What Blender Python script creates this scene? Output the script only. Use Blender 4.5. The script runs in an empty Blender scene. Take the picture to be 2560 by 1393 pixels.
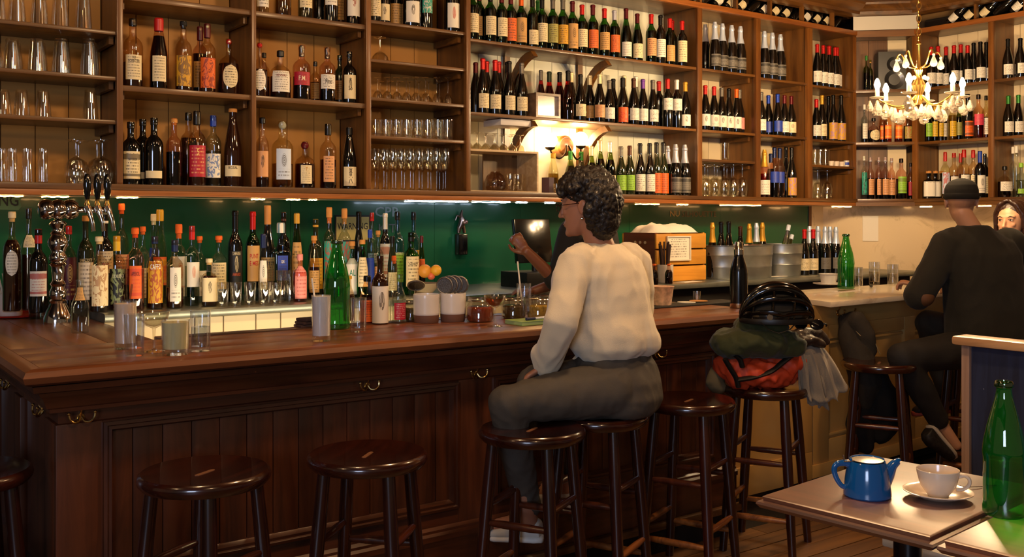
import bpy, bmesh, math, random
from math import sin, cos, pi, atan2, radians, sqrt
from mathutils import Vector, Matrix, noise

random.seed(7)
SC = bpy.context.scene
COL = SC.collection

# ---------------------------------------------------------------- camera
FP, CX, HY, CH = 2480.0, 1280.0, 550.0, 1.462      # focal length in px, principal column, horizon row, camera height
ANG = atan2(3436.0, FP)                            # angle between the bar's long axis (+X) and the view axis
FWX, FWY = cos(ANG), sin(ANG)
RTX, RTY = sin(ANG), -cos(ANG)
cam = bpy.data.cameras.new('camera')
cam.sensor_width = 36.0
cam.lens = 36.0 * FP / 2560.0
cam.shift_y = -(1393 / 2 - HY) / 2560.0
cam.clip_start = 0.02
camo = bpy.data.objects.new('camera', cam)
COL.objects.link(camo)
camo.location = (0, 0, CH)
camo.rotation_euler = (pi / 2, 0, ANG - pi / 2)
SC.camera = camo

# ---------------------------------------------------------------- view, world, room light
SC.view_settings.view_transform = 'Standard'
SC.view_settings.look = 'None'
SC.view_settings.gamma = 1.0
SC.view_settings.use_curve_mapping = False
SC.view_settings.exposure = 1.2
try:
    SC.cycles.transparent_max_bounces = 28
    SC.cycles.max_bounces = 6
    SC.cycles.sample_clamp_indirect = 6.0
except Exception:
    pass
W = bpy.data.worlds.new('world'); SC.world = W
W.use_nodes = True
W.node_tree.nodes['Background'].inputs[0].default_value = (1.0, 0.68, 0.42, 1)
W.node_tree.nodes['Background'].inputs[1].default_value = 0.05

def lamp(name, kind, loc, energy, color, size=0.1, target=None, sy=None, spread=None):
    l = bpy.data.lights.new(name, kind)
    l.energy = energy; l.color = color
    if kind == 'AREA':
        l.size = size
        if sy: l.shape = 'RECTANGLE'; l.size_y = sy
        if spread: l.spread = spread
    else:
        l.shadow_soft_size = size
    o = bpy.data.objects.new(name, l); COL.objects.link(o); o.location = loc
    if target:
        o.rotation_euler = (Vector(target) - Vector(loc)).to_track_quat('-Z', 'Y').to_euler()
    return o
WARM = (1.0, 0.62, 0.30)
# unseen ceiling lamps behind the camera, others put nearer to brighten the shelves
for i, (x, y, z, e) in enumerate([(0.5, 2.2, 2.9, 20), (2.3, 2.2, 2.9, 34), (4.1, 1.9, 2.9, 22), (0.6, 0.0, 2.75, 16), (-1.4, 2.2, 2.8, 10)]):
    lamp('unseen_ceiling_light', 'POINT', (x, y, z), e, WARM, 0.09)
# work light under the bar top, shining on the back counter's front
lamp('work_light', 'AREA', (1.75, 3.66, 0.93), 3.5, (1.0, 0.78, 0.48), 1.3, (1.75, 4.6, 0.95), 0.06)
# daylight of the street window behind the camera, on the left
lamp('window_light', 'AREA', (-3.2, -2.0, 1.9), 45, (0.62, 0.74, 1.0), 1.6, (1.5, 2.8, 0.9), 1.4)

# ---------------------------------------------------------------- photo pixel -> place
def cam_t(px): return (px - CX) / FP
def on_y(px, Y):
    t = cam_t(px); d = Y / (FWY + RTY * t)
    return d * (FWX + RTX * t), d
def on_x(px, X):
    t = cam_t(px); d = X / (FWX + RTX * t)
    return d * (FWY + RTY * t), d
def on_z(px, py, z):
    t = cam_t(px); d = FP * (CH - z) / (py - HY)
    return d * (FWX + RTX * t), d * (FWY + RTY * t), d
def z_at(py, d): return CH + d * (HY - py) / FP
def depth(x, y): return FWX * x + FWY * y
def pt(px, py, d):
    t = cam_t(px)
    return Vector((d * (FWX + RTX * t), d * (FWY + RTY * t), z_at(py, d)))

# ---------------------------------------------------------------- colour and material
def lin(c):
    return c / 12.92 if c <= 0.04045 else ((c + 0.055) / 1.055) ** 2.4
def H(h):
    h = h.lstrip('#')
    return tuple(lin(int(h[i:i + 2], 16) / 255) for i in (0, 2, 4)) + (1.0,)
MATS = {}
def newmat(name):
    m = bpy.data.materials.new(name); m.use_nodes = True
    nt = m.node_tree
    return m, nt, nt.nodes['Principled BSDF'], nt.nodes['Material Output']
def setp(p, **k):
    for a, v in k.items():
        a = a.replace('_', ' ')
        if a in p.inputs: p.inputs[a].default_value = v
def mat(hexc, rough=0.5, metal=0.0, coat=0.0, bump=0.0, bscale=80, var=0.0, spec=0.5, sheen=0.0, sub=0.0, em=0.0, trans=0.0, ior=1.45, crough=0.08, vscale=6):
    key = ('m', hexc, rough, metal, coat, bump, bscale, var, spec, sheen, sub, em, trans, ior, crough, vscale)
    if key in MATS: return MATS[key]
    m, nt, p, out = newmat('surface')
    c = H(hexc)
    setp(p, Base_Color=c, Roughness=rough, Metallic=metal, Coat_Weight=coat, Coat_Roughness=crough, Specular_IOR_Level=spec,
         Sheen_Weight=sheen, Subsurface_Weight=sub, Transmission_Weight=trans, IOR=ior)
    if sub: setp(p, Subsurface_Radius=(0.02, 0.008, 0.004), Subsurface_Scale=0.3)
    if em: setp(p, Emission_Color=c, Emission_Strength=em)
    if var or bump:
        tc = nt.nodes.new('ShaderNodeTexCoord')
        n = nt.nodes.new('ShaderNodeTexNoise'); n.inputs['Scale'].default_value = vscale if var else bscale
        n.inputs['Detail'].default_value = 6
        nt.links.new(tc.outputs['Object'], n.inputs['Vector'])
        if var:
            r = nt.nodes.new('ShaderNodeValToRGB')
            r.color_ramp.elements[0].position = 0.3; r.color_ramp.elements[1].position = 0.7
            r.color_ramp.elements[0].color = tuple(v * (1 - var) for v in c[:3]) + (1,)
            r.color_ramp.elements[1].color = tuple(min(1, v * (1 + var)) for v in c[:3]) + (1,)
            nt.links.new(n.outputs['Fac'], r.inputs['Fac']); nt.links.new(r.outputs['Color'], p.inputs['Base Color'])
        if bump:
            n2 = nt.nodes.new('ShaderNodeTexNoise'); n2.inputs['Scale'].default_value = bscale; n2.inputs['Detail'].default_value = 4
            nt.links.new(tc.outputs['Object'], n2.inputs['Vector'])
            b = nt.nodes.new('ShaderNodeBump'); b.inputs['Strength'].default_value = bump; b.inputs['Distance'].default_value = 0.004
            nt.links.new(n2.outputs['Fac'], b.inputs['Height']); nt.links.new(b.outputs['Normal'], p.inputs['Normal'])
    MATS[key] = m
    return m
def wood(c1, c2, axis=0, scale=9, rough=0.4, coat=0.25, crough=0.2, wear=None, wamt=0.62, seed=0.0, bump=0.12):
    """stretched-noise grain along the given axis, two tones, optional worn patches"""
    key = ('w', c1, c2, axis, scale, rough, coat, crough, wear, wamt, seed, bump)
    if key in MATS: return MATS[key]
    m, nt, p, out = newmat('wood'); N = nt.nodes.new; L = nt.links.new
    tc = N('ShaderNodeTexCoord'); mp = N('ShaderNodeMapping')
    oi = N('ShaderNodeObjectInfo'); add = N('ShaderNodeVectorMath'); add.operation = 'ADD'
    s = [scale] * 3; s[axis] = scale * 0.09
    mp.inputs['Scale'].default_value = s
    mul = N('ShaderNodeMath'); mul.operation = 'MULTIPLY'; mul.inputs[1].default_value = 37.0
    L(oi.outputs['Random'], mul.inputs[0])
    L(tc.outputs['Object'], add.inputs[0]); L(mul.outputs[0], add.inputs[1]); L(add.outputs[0], mp.inputs['Vector'])
    n = N('ShaderNodeTexNoise'); n.inputs['Scale'].default_value = 1.6; n.inputs['Detail'].default_value = 9; n.inputs['Roughness'].default_value = 0.62
    n.inputs['Distortion'].default_value = 0.9
    L(mp.outputs[0], n.inputs['Vector'])
    r = N('ShaderNodeValToRGB'); e = r.color_ramp.elements
    e[0].position = 0.33; e[0].color = H(c1); e[1].position = 0.68; e[1].color = H(c2)
    L(n.outputs['Fac'], r.inputs['Fac'])
    col = r.outputs['Color']
    # per-board tone
    hv = N('ShaderNodeHueSaturation'); mr = N('ShaderNodeMapRange'); mr.inputs['To Min'].default_value = 0.82; mr.inputs['To Max'].default_value = 1.15
    L(oi.outputs['Random'], mr.inputs['Value']); L(mr.outputs[0], hv.inputs['Value']); L(col, hv.inputs['Color']); col = hv.outputs['Color']
    if wear:
        n3 = N('ShaderNodeTexNoise'); n3.inputs['Scale'].default_value = 14; n3.inputs['Detail'].default_value = 8; n3.inputs['Roughness'].default_value = 0.7
        L(tc.outputs['Object'], n3.inputs['Vector'])
        r3 = N('ShaderNodeValToRGB'); r3.color_ramp.elements[0].position = wamt; r3.color_ramp.elements[1].position = wamt + 0.06
        L(n3.outputs['Fac'], r3.inputs['Fac'])
        mx = N('ShaderNodeMix'); mx.data_type = 'RGBA'; mx.inputs[7].default_value = H(wear)
        L(r3.outputs['Color'], mx.inputs[0]); L(col, mx.inputs[6]); col = mx.outputs[2]
    L(col, p.inputs['Base Color'])
    setp(p, Roughness=rough, Coat_Weight=coat, Coat_Roughness=crough)
    b = N('ShaderNodeBump'); b.inputs['Strength'].default_value = bump; b.inputs['Distance'].default_value = 0.003
    L(n.outputs['Fac'], b.inputs['Height']); L(b.outputs['Normal'], p.inputs['Normal'])
    MATS[key] = m
    return m
def thin_glass(hexc='#ffffff', refl=0.10, rough=0.02, edge=0.62, body=None):
    """thin-walled glass: tinted see-through with a Fresnel sheen"""
    key = ('g', hexc, refl, rough, edge, body)
    if key in MATS: return MATS[key]
    m, nt, p, out = newmat('glass'); N = nt.nodes.new; L = nt.links.new
    nt.nodes.remove(p)
    tr = N('ShaderNodeBsdfTransparent'); tr.inputs[0].default_value = H(hexc)
    gl = N('ShaderNodeBsdfGlossy'); gl.inputs['Roughness'].default_value = rough; gl.inputs[0].default_value = (1, 1, 1, 1)
    fr = N('ShaderNodeLayerWeight'); fr.inputs['Blend'].default_value = 0.5
    pw = N('ShaderNodeMath'); pw.operation = 'POWER'; pw.inputs[1].default_value = 3.2
    L(fr.outputs['Facing'], pw.inputs[0])
    mr = N('ShaderNodeMapRange'); mr.inputs['To Min'].default_value = refl * 0.45; mr.inputs['To Max'].default_value = edge
    mr.clamp = True
    L(pw.outputs[0], mr.inputs['Value'])
    base = tr.outputs[0]
    if body:        # coloured glass that also scatters a little of the light falling on it
        tl = N('ShaderNodeBsdfTranslucent'); tl.inputs[0].default_value = H(body[0])
        df = N('ShaderNodeBsdfDiffuse'); df.inputs[0].default_value = H(body[0])
        m1 = N('ShaderNodeMixShader'); m1.inputs[0].default_value = 0.5; L(tl.outputs[0], m1.inputs[1]); L(df.outputs[0], m1.inputs[2])
        m2 = N('ShaderNodeMixShader'); m2.inputs[0].default_value = body[1]; L(base, m2.inputs[1]); L(m1.outputs[0], m2.inputs[2]); base = m2.outputs[0]
    mx = N('ShaderNodeMixShader'); L(mr.outputs[0], mx.inputs[0]); L(base, mx.inputs[1]); L(gl.outputs[0], mx.inputs[2])
    L(mx.outputs[0], out.inputs['Surface'])
    MATS[key] = m
    return m
def emit(hexc, strength):
    key = ('e', hexc, strength)
    if key in MATS: return MATS[key]
    m, nt, p, out = newmat('lamp_glow')
    setp(p, Base_Color=(0, 0, 0, 1), Emission_Color=H(hexc), Emission_Strength=strength)
    MATS[key] = m
    return m

# ---------------------------------------------------------------- mesh builder
class MB:
    def __init__(s): s.v = []; s.f = []; s.uv = None
    def box(s, x0, x1, y0, y1, z0, z1, M=None):
        b = len(s.v)
        P = [(x0, y0, z0), (x1, y0, z0), (x1, y1, z0), (x0, y1, z0), (x0, y0, z1), (x1, y0, z1), (x1, y1, z1), (x0, y1, z1)]
        if M is not None: P = [tuple(M @ Vector(p)) for p in P]
        s.v += P
        s.f += [tuple(b + i for i in q) for q in ((0, 3, 2, 1), (4, 5, 6, 7), (0, 1, 5, 4), (1, 2, 6, 5), (2, 3, 7, 6), (3, 0, 4, 7))]
        return s
    def lathe(s, prof, n=20, c=(0, 0, 0), p=2.0, sx=1.0, sy=1.0, M=None, closed=False):
        """prof: (r, z) list; p: superellipse power of the cross section"""
        b0 = len(s.v); rings = []
        for r, z in prof:
            if r < 1e-6:
                rings.append([len(s.v)]); s.v.append((c[0], c[1], c[2] + z)); continue
            ring = []
            for i in range(n):
                a = 2 * pi * i / n + pi / n
                ca, sa = cos(a), sin(a)
                k = 1.0 if p == 2.0 else (abs(ca) ** p + abs(sa) ** p) ** (-1.0 / p)
                ring.append(len(s.v)); s.v.append((c[0] + r * k * ca * sx, c[1] + r * k * sa * sy, c[2] + z))
            rings.append(ring)
        for A, B in zip(rings, rings[1:]):
            if len(A) == 1 and len(B) == 1: continue
            for i in range(n):
                j = (i + 1) % n
                if len(A) == 1: s.f.append((A[0], B[j], B[i])) if False else s.f.append((A[0], B[i], B[j])[::-1])
                elif len(B) == 1: s.f.append((A[i], A[j], B[0]))
                else: s.f.append((A[i], A[j], B[j], B[i]))
        if M is not None:
            for i in range(b0, len(s.v)): s.v[i] = tuple(M @ Vector(s.v[i]))
        return s
    def tube(s, pts, rad, n=8, caps=True, flat=1.0, up=(0, 0, 1), sub=0):
        """swept tube; rad one number or one per point; flat squashes along the local second axis"""
        pts = [Vector(p) for p in pts]
        rs = list(rad) if isinstance(rad, (list, tuple)) else [rad] * len(pts)
        if sub and len(pts) > 2:      # Catmull-Rom through the given points
            P2, R2 = [], []
            for i in range(len(pts) - 1):
                p0, p1, p2, p3 = pts[max(i - 1, 0)], pts[i], pts[i + 1], pts[min(i + 2, len(pts) - 1)]
                for k in range(sub):
                    t = k / sub
                    P2.append(0.5 * ((2 * p1) + (p2 - p0) * t + (2 * p0 - 5 * p1 + 4 * p2 - p3) * t * t + (3 * p1 - p0 - 3 * p2 + p3) * t ** 3))
                    R2.append(rs[i] + (rs[i + 1] - rs[i]) * t)
            P2.append(pts[-1]); R2.append(rs[-1]); pts, rs = P2, R2
        rings = []; prev = None
        for i, p in enumerate(pts):
            d = (pts[min(i + 1, len(pts) - 1)] - pts[max(i - 1, 0)])
            if d.length < 1e-9: d = Vector((0, 0, 1))
            d.normalize()
            if prev is None:
                u = Vector(up)
                if abs(u.dot(d)) > 0.95: u = Vector((1, 0, 0))
                a = u.cross(d).normalized()
            else:
                a = (prev - d * prev.dot(d)).normalized()
            prev = a; bb = d.cross(a)
            ring = []
            for k in range(n):
                th = 2 * pi * k / n
                ring.append(len(s.v)); s.v.append(tuple(p + a * (rs[i] * cos(th)) + bb * (rs[i] * flat * sin(th))))
            rings.append(ring)
        for A, B in zip(rings, rings[1:]):
            for i in range(n):
                j = (i + 1) % n; s.f.append((A[i], A[j], B[j], B[i]))
        if caps:
            s.f.append(tuple(reversed(rings[0]))); s.f.append(tuple(rings[-1]))
        return s
    def prism(s, poly, a0, a1, axis=1, M=None):
        """extrude a 2-D polygon: axis 1 -> polygon in x,z extruded along y; 0 -> in y,z along x; 2 -> in x,y along z"""
        b = len(s.v); n = len(poly)
        for a in (a0, a1):
            for (u, w) in poly:
                q = (u, a, w) if axis == 1 else (a, u, w) if axis == 0 else (u, w, a)
                s.v.append(tuple(M @ Vector(q)) if M is not None else q)
        s.f.append(tuple(b + i for i in range(n))[::-1]); s.f.append(tuple(b + n + i for i in range(n)))
        for i in range(n):
            j = (i + 1) % n; s.f.append((b + i, b + j, b + n + j, b + n + i))
        return s
    def sphere(s, c, r, n=12, m=8, sz=1.0):
        prof = [(r * sin(pi * i / m), -r * cos(pi * i / m) * sz) for i in range(m + 1)]
        prof[0] = (0, -r * sz); prof[-1] = (0, r * sz)
        return s.lathe(prof, n, c)
    def move(s, M, start=0):
        for i in range(start, len(s.v)): s.v[i] = tuple(M @ Vector(s.v[i]))
        return s
    def mesh(s, name, mt=None, smooth=False, fix=True):
        me = bpy.data.meshes.new(name)
        me.from_pydata([tuple(v) for v in s.v], [], s.f)
        if fix:
            bm = bmesh.new(); bm.from_mesh(me); bmesh.ops.recalc_face_normals(bm, faces=bm.faces); bm.to_mesh(me); bm.free()
        if smooth == 'auto':
            me.polygons.foreach_set('use_smooth', [True] * len(me.polygons)); me.set_sharp_from_angle(angle=radians(38))
        elif smooth:
            me.polygons.foreach_set('use_smooth', [True] * len(me.polygons))
        if mt: me.materials.append(mt)
        return me
    def build(s, name, mt, parent=None, smooth='auto', bevel=0.0, fix=True):
        me = s.mesh(name, mt, smooth, fix)
        if bevel:
            bm = bmesh.new(); bm.from_mesh(me)
            ed = [e for e in bm.edges if len(e.link_faces) == 2 and e.calc_face_angle(0) > 0.6]
            bmesh.ops.bevel(bm, geom=ed, offset=bevel, segments=2, affect='EDGES', profile=0.6, clamp_overlap=True)
            bm.to_mesh(me); bm.free()
            me.polygons.foreach_set('use_smooth', [True] * len(me.polygons)); me.set_sharp_from_angle(angle=radians(50))
        return link(name, me, parent)
def link(name, data, parent=None):
    o = bpy.data.objects.new(name, data); COL.objects.link(o)
    if parent is not None: o.parent = parent
    return o
def tag(o, label=None, cat=None, group=None, kind=None):
    if label: o['label'] = label
    if cat: o['category'] = cat
    if group: o['group'] = group
    if kind: o['kind'] = kind
    return o
def thing(name, label, cat, loc=(0, 0, 0), rz=0.0, group=None):
    o = link(name, None); o.location = loc; o.rotation_euler = (0, 0, rz); o.empty_display_size = 0.05
    return tag(o, label, cat, group)
def dup(root, loc, rz, label=None, group=None):
    r = root.copy(); COL.objects.link(r); r.location = loc; r.rotation_euler = (0, 0, rz)
    if label: r['label'] = label
    if group: r['group'] = group
    for ch in list(root.children):
        c = ch.copy(); COL.objects.link(c); c.parent = r
        for g in ch.children:
            d = g.copy(); COL.objects.link(d); d.parent = c
    return r
def board(name, mt, x0, x1, y0, y1, z0, z1, parent, bevel=0.0):
    o = MB().box(0, x1 - x0, 0, y1 - y0, 0, z1 - z0).build(name, mt, parent, smooth=False, bevel=bevel)
    o.location = (x0, y0, z0)
    return o
# ================================================================ the room
KS, GB = 1.04, 1.085           # distance of the shelving and of the bar (sizes fixed by bottles and stools)
def zk(z): return CH + (z - CH) * KS
def zb(z): return CH + (z - CH) * GB
YF, YB = 4.50 * KS, 4.82 * KS  # shelving face and its back
XR = 6.705 * KS                   # face of the right-hand shelving
ZS = [zk(q) for q in (1.618, 2.052, 2.452, 2.84)]
CX0, CY0 = 6.41 * KS, 4.5 * KS
CEIL = zk(3.06)
W_SHELF = wood('#46290f', '#744a1c', 0, 10, 0.42, 0.3)
W_POST = wood('#5a3212', '#80501e', 2, 10, 0.4, 0.3)
W_SIDE = wood('#4a2a0e', '#7a4e1e', 2, 7, 0.42, 0.3)
W_BAR = wood('#32180c', '#5a2e18', 2, 9, 0.36, 0.45, 0.18, '#7c4a2c', 0.70)
W_BARX = wood('#32180c', '#5a2e18', 0, 9, 0.36, 0.45, 0.18, '#7c4a2c', 0.70)
W_TOP = wood('#4d2612', '#7d4622', 0, 7, 0.42, 0.25, 0.25, '#9a6a3e', 0.72, bump=0.04)
W_TOPY = wood('#4d2612', '#7d4622', 1, 7, 0.42, 0.25, 0.25, '#9a6a3e', 0.72, bump=0.04)
W_FLOOR = wood('#4a2c12', '#7d5426', 0, 8, 0.5, 0.15, 0.3, '#a58a5c', 0.70)
W_CEIL = wood('#4a2c15', '#75491f', 0, 7, 0.5, 0.15)
W_STOOL = wood('#1d0a06', '#3a150a', 2, 8, 0.24, 0.7, 0.12)
W_RUNG = wood('#5a2c10', '#a8662c', 0, 10, 0.35, 0.3, 0.2)
TAN = mat('#bd8640', 0.55, var=0.06, bump=0.05, vscale=3)
CREAM = mat('#dac7a2', 0.5, var=0.05, vscale=3)
PALE = mat('#d8d8c4', 0.5, var=0.05, vscale=3)

fl = MB().box(-4.5, 7.6, -3.0, 5.2, -0.12, -0.02).build('floor', mat('#1a1009', 0.8), smooth=False); tag(fl, kind='structure')
rf = random.Random(3)
y = -0.2
while y < 3.1:
    w = 0.105; x = -0.6 - rf.random() * 1.5
    while x < 6.95:
        l = 1.3 + rf.random() * 1.3
        board('floor_plank', W_FLOOR, max(x, -0.9), min(x + l - 0.004, 7.0), y, y + w - 0.005, -0.02, 0.0 - rf.random() * 0.002, fl)
        x += l
    y += w
wb = MB().box(-4.5, 7.6, YB + 0.03, YB + 0.13, -0.1, 3.2).build('wall_back', mat('#3a2415', 0.7), smooth=False); tag(wb, kind='structure')
wr = MB().box(7.335, 7.44, -3.0, YB + 0.03, -0.1, 3.2).build('wall_right', mat('#8a6a44', 0.7), smooth=False); tag(wr, kind='structure')
ce = MB().box(-4.5, 7.6, -3.0, 5.2, CEIL + 0.02, CEIL + 0.12).build('ceiling', mat('#2a180c', 0.8), smooth=False); tag(ce, kind='structure')
y = 0.2
while y < 4.6:
    board('ceiling_plank', W_CEIL, 1.5, 7.0, y, y + 0.114, CEIL - 0.002 * rf.random(), CEIL + 0.02, ce)
    y += 0.12
# cornice of the back wall, the corner and the right wall: stepped crown mouldings under the ceiling
DX, DY = 6.705 * KS, 4.205 * KS           # right end of the diagonal face
def cornice_run(name, a, b):
    """sweep a stepped profile from a to b; outward is to the left of the walking direction"""
    a = Vector(a); b = Vector(b); d = (b - a).normalized(); n = Vector((d.y, -d.x))
    prof = [(0.0, zk(2.975)), (0.05, zk(2.985)), (0.055, zk(3.005)), (0.085, zk(3.02)), (0.12, zk(3.045)), (0.125, zk(3.06)), (-0.05, zk(3.06)), (-0.05, zk(2.975))]
    m = MB(); nP = len(prof)
    for q in (a, b):
        for o, z in prof: m.v.append((q.x + n.x * o, q.y + n.y * o, z))
    for i in range(nP):
        j = (i + 1) % nP; m.f.append((i, j, nP + j, nP + i))
    m.f += [tuple(range(nP)), tuple(range(nP, 2 * nP))]
    return tag(m.build(name, W_SHELF, smooth=False), kind='structure')
cornice_run('trim_1', (2.2, YF), (CX0 + .05, YF))
cornice_run('trim_2', (CX0 - .04, YF + 0.04), (DX + 0.03, DY - 0.02))
cornice_run('trim_3', (XR, DY + 0.04), (XR, 1.0))

# ---------------------------------------------------------------- shelving along the back wall
shelving = thing('shelving_unit', 'long brown wooden shelving along back wall above green splashback', 'shelving')
posts_px = [(292, 308), (629, 641), (916, 928), (1166, 1177), (1744, 1756), (1891, 1902), (2020, 2032)]
PX = []
for a, b in posts_px:
    x0 = on_y(a, YF)[0]; x1 = on_y(b, YF)[0]; PX.append((x0, x1))
PX.append((on_y(2140, YF)[0], CX0 + .01))
XL = -0.1
for i, (x0, x1) in enumerate(PX):
    board('post', W_POST, x0, x1, YF, YF + 0.03, ZS[0] - .018, ZS[3], shelving, 0.004)
    board('side_panel', W_SIDE, x0 + 0.012, x1 - 0.008, YF + 0.03, YB, ZS[0], ZS[3], shelving)
bays = [(XL, PX[0][0])] + [(PX[i][1], PX[i + 1][0]) for i in range(7)]
BZ = [[zk(1.896), zk(2.086), zk(2.284)], [ZS[1], ZS[2]], [ZS[1], ZS[2]], [zk(1.893), zk(2.088), zk(2.284), zk(2.481)], [ZS[1], ZS[2]], [zk(1.860), ZS[1], ZS[2]], [ZS[1], ZS[2] - 0.012], [zk(1.859), ZS[1] - 0.008, ZS[2] - 0.018]]
for bi, (x0, x1) in enumerate(bays):
    for z in BZ[bi]:
        th = 0.026 if bi in (1, 2) else 0.018
        board('shelf', W_SHELF, x0 - 0.008, x1 + 0.010, YF + 0.012, YB, z - th, z, shelving, 0.003)
        if bi != 4:
            for sx in (x0, x1 - 0.02):
                board('cleat', W_SHELF, sx, sx + 0.02, YF + 0.06, YB - 0.01, z - th - 0.035, z - th, shelving)
    # back planks
    m = PALE if bi == 4 else (CREAM if bi > 4 else TAN)
    n = max(1, round((x1 - x0) / 0.14)); w = (x1 - x0 + 0.02) / n
    for k in range(n):
        board('back_plank', m, x0 - 0.01 + k * w + 0.002, x0 - 0.01 + (k + 1) * w - 0.002, YB, YB + 0.02, ZS[0], ZS[3], shelving)
board('base_board', W_SHELF, XL, CX0 + .01, YF - 0.012, YB, ZS[0] - 0.026, ZS[0], shelving, 0.003)
board('base_rail', wood('#7a4218', '#a8662c', 0, 10, 0.38, 0.35), XL, CX0 + .03, YF - 0.004, YF + 0.02, zk(1.566), ZS[0] - 0.026, shelving, 0.004)
board('top_board', W_SHELF, XL, CX0 + .01, YF - 0.01, YB, ZS[3], ZS[3] + 0.02, shelving, 0.003)
board('top_rail', wood('#7a4218', '#a8662c', 0, 10, 0.38, 0.35), XL, CX0 + .03, YF - 0.02, YF + 0.01, ZS[3] - 0.008, ZS[3] + 0.03, shelving, 0.005)
# curved brackets of the wide wine bay
def bracket(px, z, parent, r=0.26):
    x = on_y(px, YF + 0.06)[0]
    m = MB(); n = 8; ins = []; outs = []
    for k in range(n + 1):
        a = pi / 2 * k / n
        ins.append((YB - r * 1.15 * sin(a) if False else YB - 0.02 - r * (1 - cos(a)), z - 0.02 - r * 1.3 * (1 - sin(a))))
        outs.append((YB - 0.062 - (r - 0.01) * (1 - cos(a)), z - 0.02 - (r * 1.3 + 0.035) * (1 - sin(a)) - 0.036 * sin(a)))
    m.prism(ins + outs[::-1], x - 0.016, x + 0.016, axis=0)
    m.build('bracket', W_SIDE, parent)
    board('bracket_post', W_SIDE, x - 0.02, x + 0.02, YB - 0.02, YB, z - 0.40 if z < 2.2 else z - 0.37, z - 0.018, parent)
for z in (ZS[1], ZS[2]):
    for px in (1330, 1515): bracket(px, z, shelving)
# ---------------------------------------------------------------- corner and right-hand shelving
corner = thing('shelving_unit', 'narrow diagonal shelving unit in the corner with a speaker on top shelf', 'shelving', (CX0, CY0, 0), -pi / 4)
LW = sqrt(2) * 0.295 * KS
def cb(name, m, x0, x1, y0, y1, z0, z1, par, bev=0.0): return board(name, m, x0, x1, y0, y1, z0, z1, par, bev)
for z in (ZS[0], ZS[1] - 0.01, ZS[2] - 0.02, ZS[3] + 0.02): cb('shelf', W_SHELF, 0.0, LW, 0.0, 0.26, z - 0.024, z, corner, 0.003)
cb('base_rail', W_SHELF, 0, LW, -0.012, 0.012, zk(1.566), ZS[0] - 0.026, corner)
cb('top_rail', W_SHELF, 0, LW, -0.02, 0.01, ZS[3] - 0.02, ZS[3] + 0.03, corner)
for k in range(3): cb('back_plank', CREAM if k > 1 else W_SIDE, LW * k / 3, LW * (k + 1) / 3 - 0.003, 0.26, 0.275, ZS[0], ZS[3], corner)
cb('upper_panel', mat('#c9c4b8', 0.35, metal=0.3), -0.02, LW + 0.02, -0.012, 0.0, ZS[3] + 0.035, zk(2.975), corner)
rightu = thing('shelving_unit', 'wooden shelving on right wall behind chandelier and capped man', 'shelving', (XR, DY, 0), -pi / 2)
# local x runs along -Y, local y into the wall (+X)
RB = [0.0, on_x(2286, XR)[0] and 0.0]
def ly(px): return DY - on_x(px, XR)[0]
rp = [(-0.022, 0.022), (ly(2470), ly(2484)), (ly(2660), ly(2680))]
for a, b in rp:
    cb('post', W_POST, a, b, 0.0, 0.03, ZS[0] - .018, ZS[3], rightu, 0.004)
    cb('side_panel', W_SIDE, a + 0.008, b - 0.008, 0.03, 0.30, ZS[0], ZS[3], rightu)
for z in (ZS[1] - 0.015, ZS[2] - 0.02):
    cb('shelf', W_SHELF, 0.02, rp[1][0] + 0.006, 0.012, 0.30, z - 0.022, z, rightu, 0.003)
    cb('shelf', W_SHELF, rp[1][1] - 0.006, rp[2][0] + 0.006, 0.012, 0.30, z - 0.022, z, rightu, 0.003)
cb('base_board', W_SHELF, 0, 2.4, -0.012, 0.30, ZS[0] - 0.026, ZS[0], rightu, 0.003)
cb('base_rail', W_SHELF, 0, 2.4, -0.006, 0.02, zk(1.566), ZS[0] - 0.026, rightu, 0.003)
cb('top_board', W_SHELF, 0, 2.4, -0.01, 0.30, ZS[3], ZS[3] + 0.02, rightu, 0.003)
cb('top_rail', wood('#7a4218', '#a8662c', 0, 10, 0.38, 0.35), 0, 2.4, -0.02, 0.01, ZS[3] - 0.008, ZS[3] + 0.03, rightu, 0.005)
for k in range(7): cb('back_plank', CREAM, 0.02 + k * 0.16, 0.02 + k * 0.16 + 0.156, 0.30, 0.32, ZS[0], ZS[3], rightu)
# dark recess behind the racks of lying bottles on top of the shelving
rk = MB().box(2.2, CX0 + .1, YB - 0.02, YB + 0.02, ZS[3] + 0.02, zk(2.98)).build('trim_4', mat('#33261a', 0.7), smooth=False); tag(rk, kind='structure')
rk = MB().box(XR + 0.30, XR + 0.34, 2.0, DY + 0.1, ZS[3] + 0.02, zk(2.98)).build('trim_5', mat('#33261a', 0.7), smooth=False); tag(rk, kind='structure')

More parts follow.
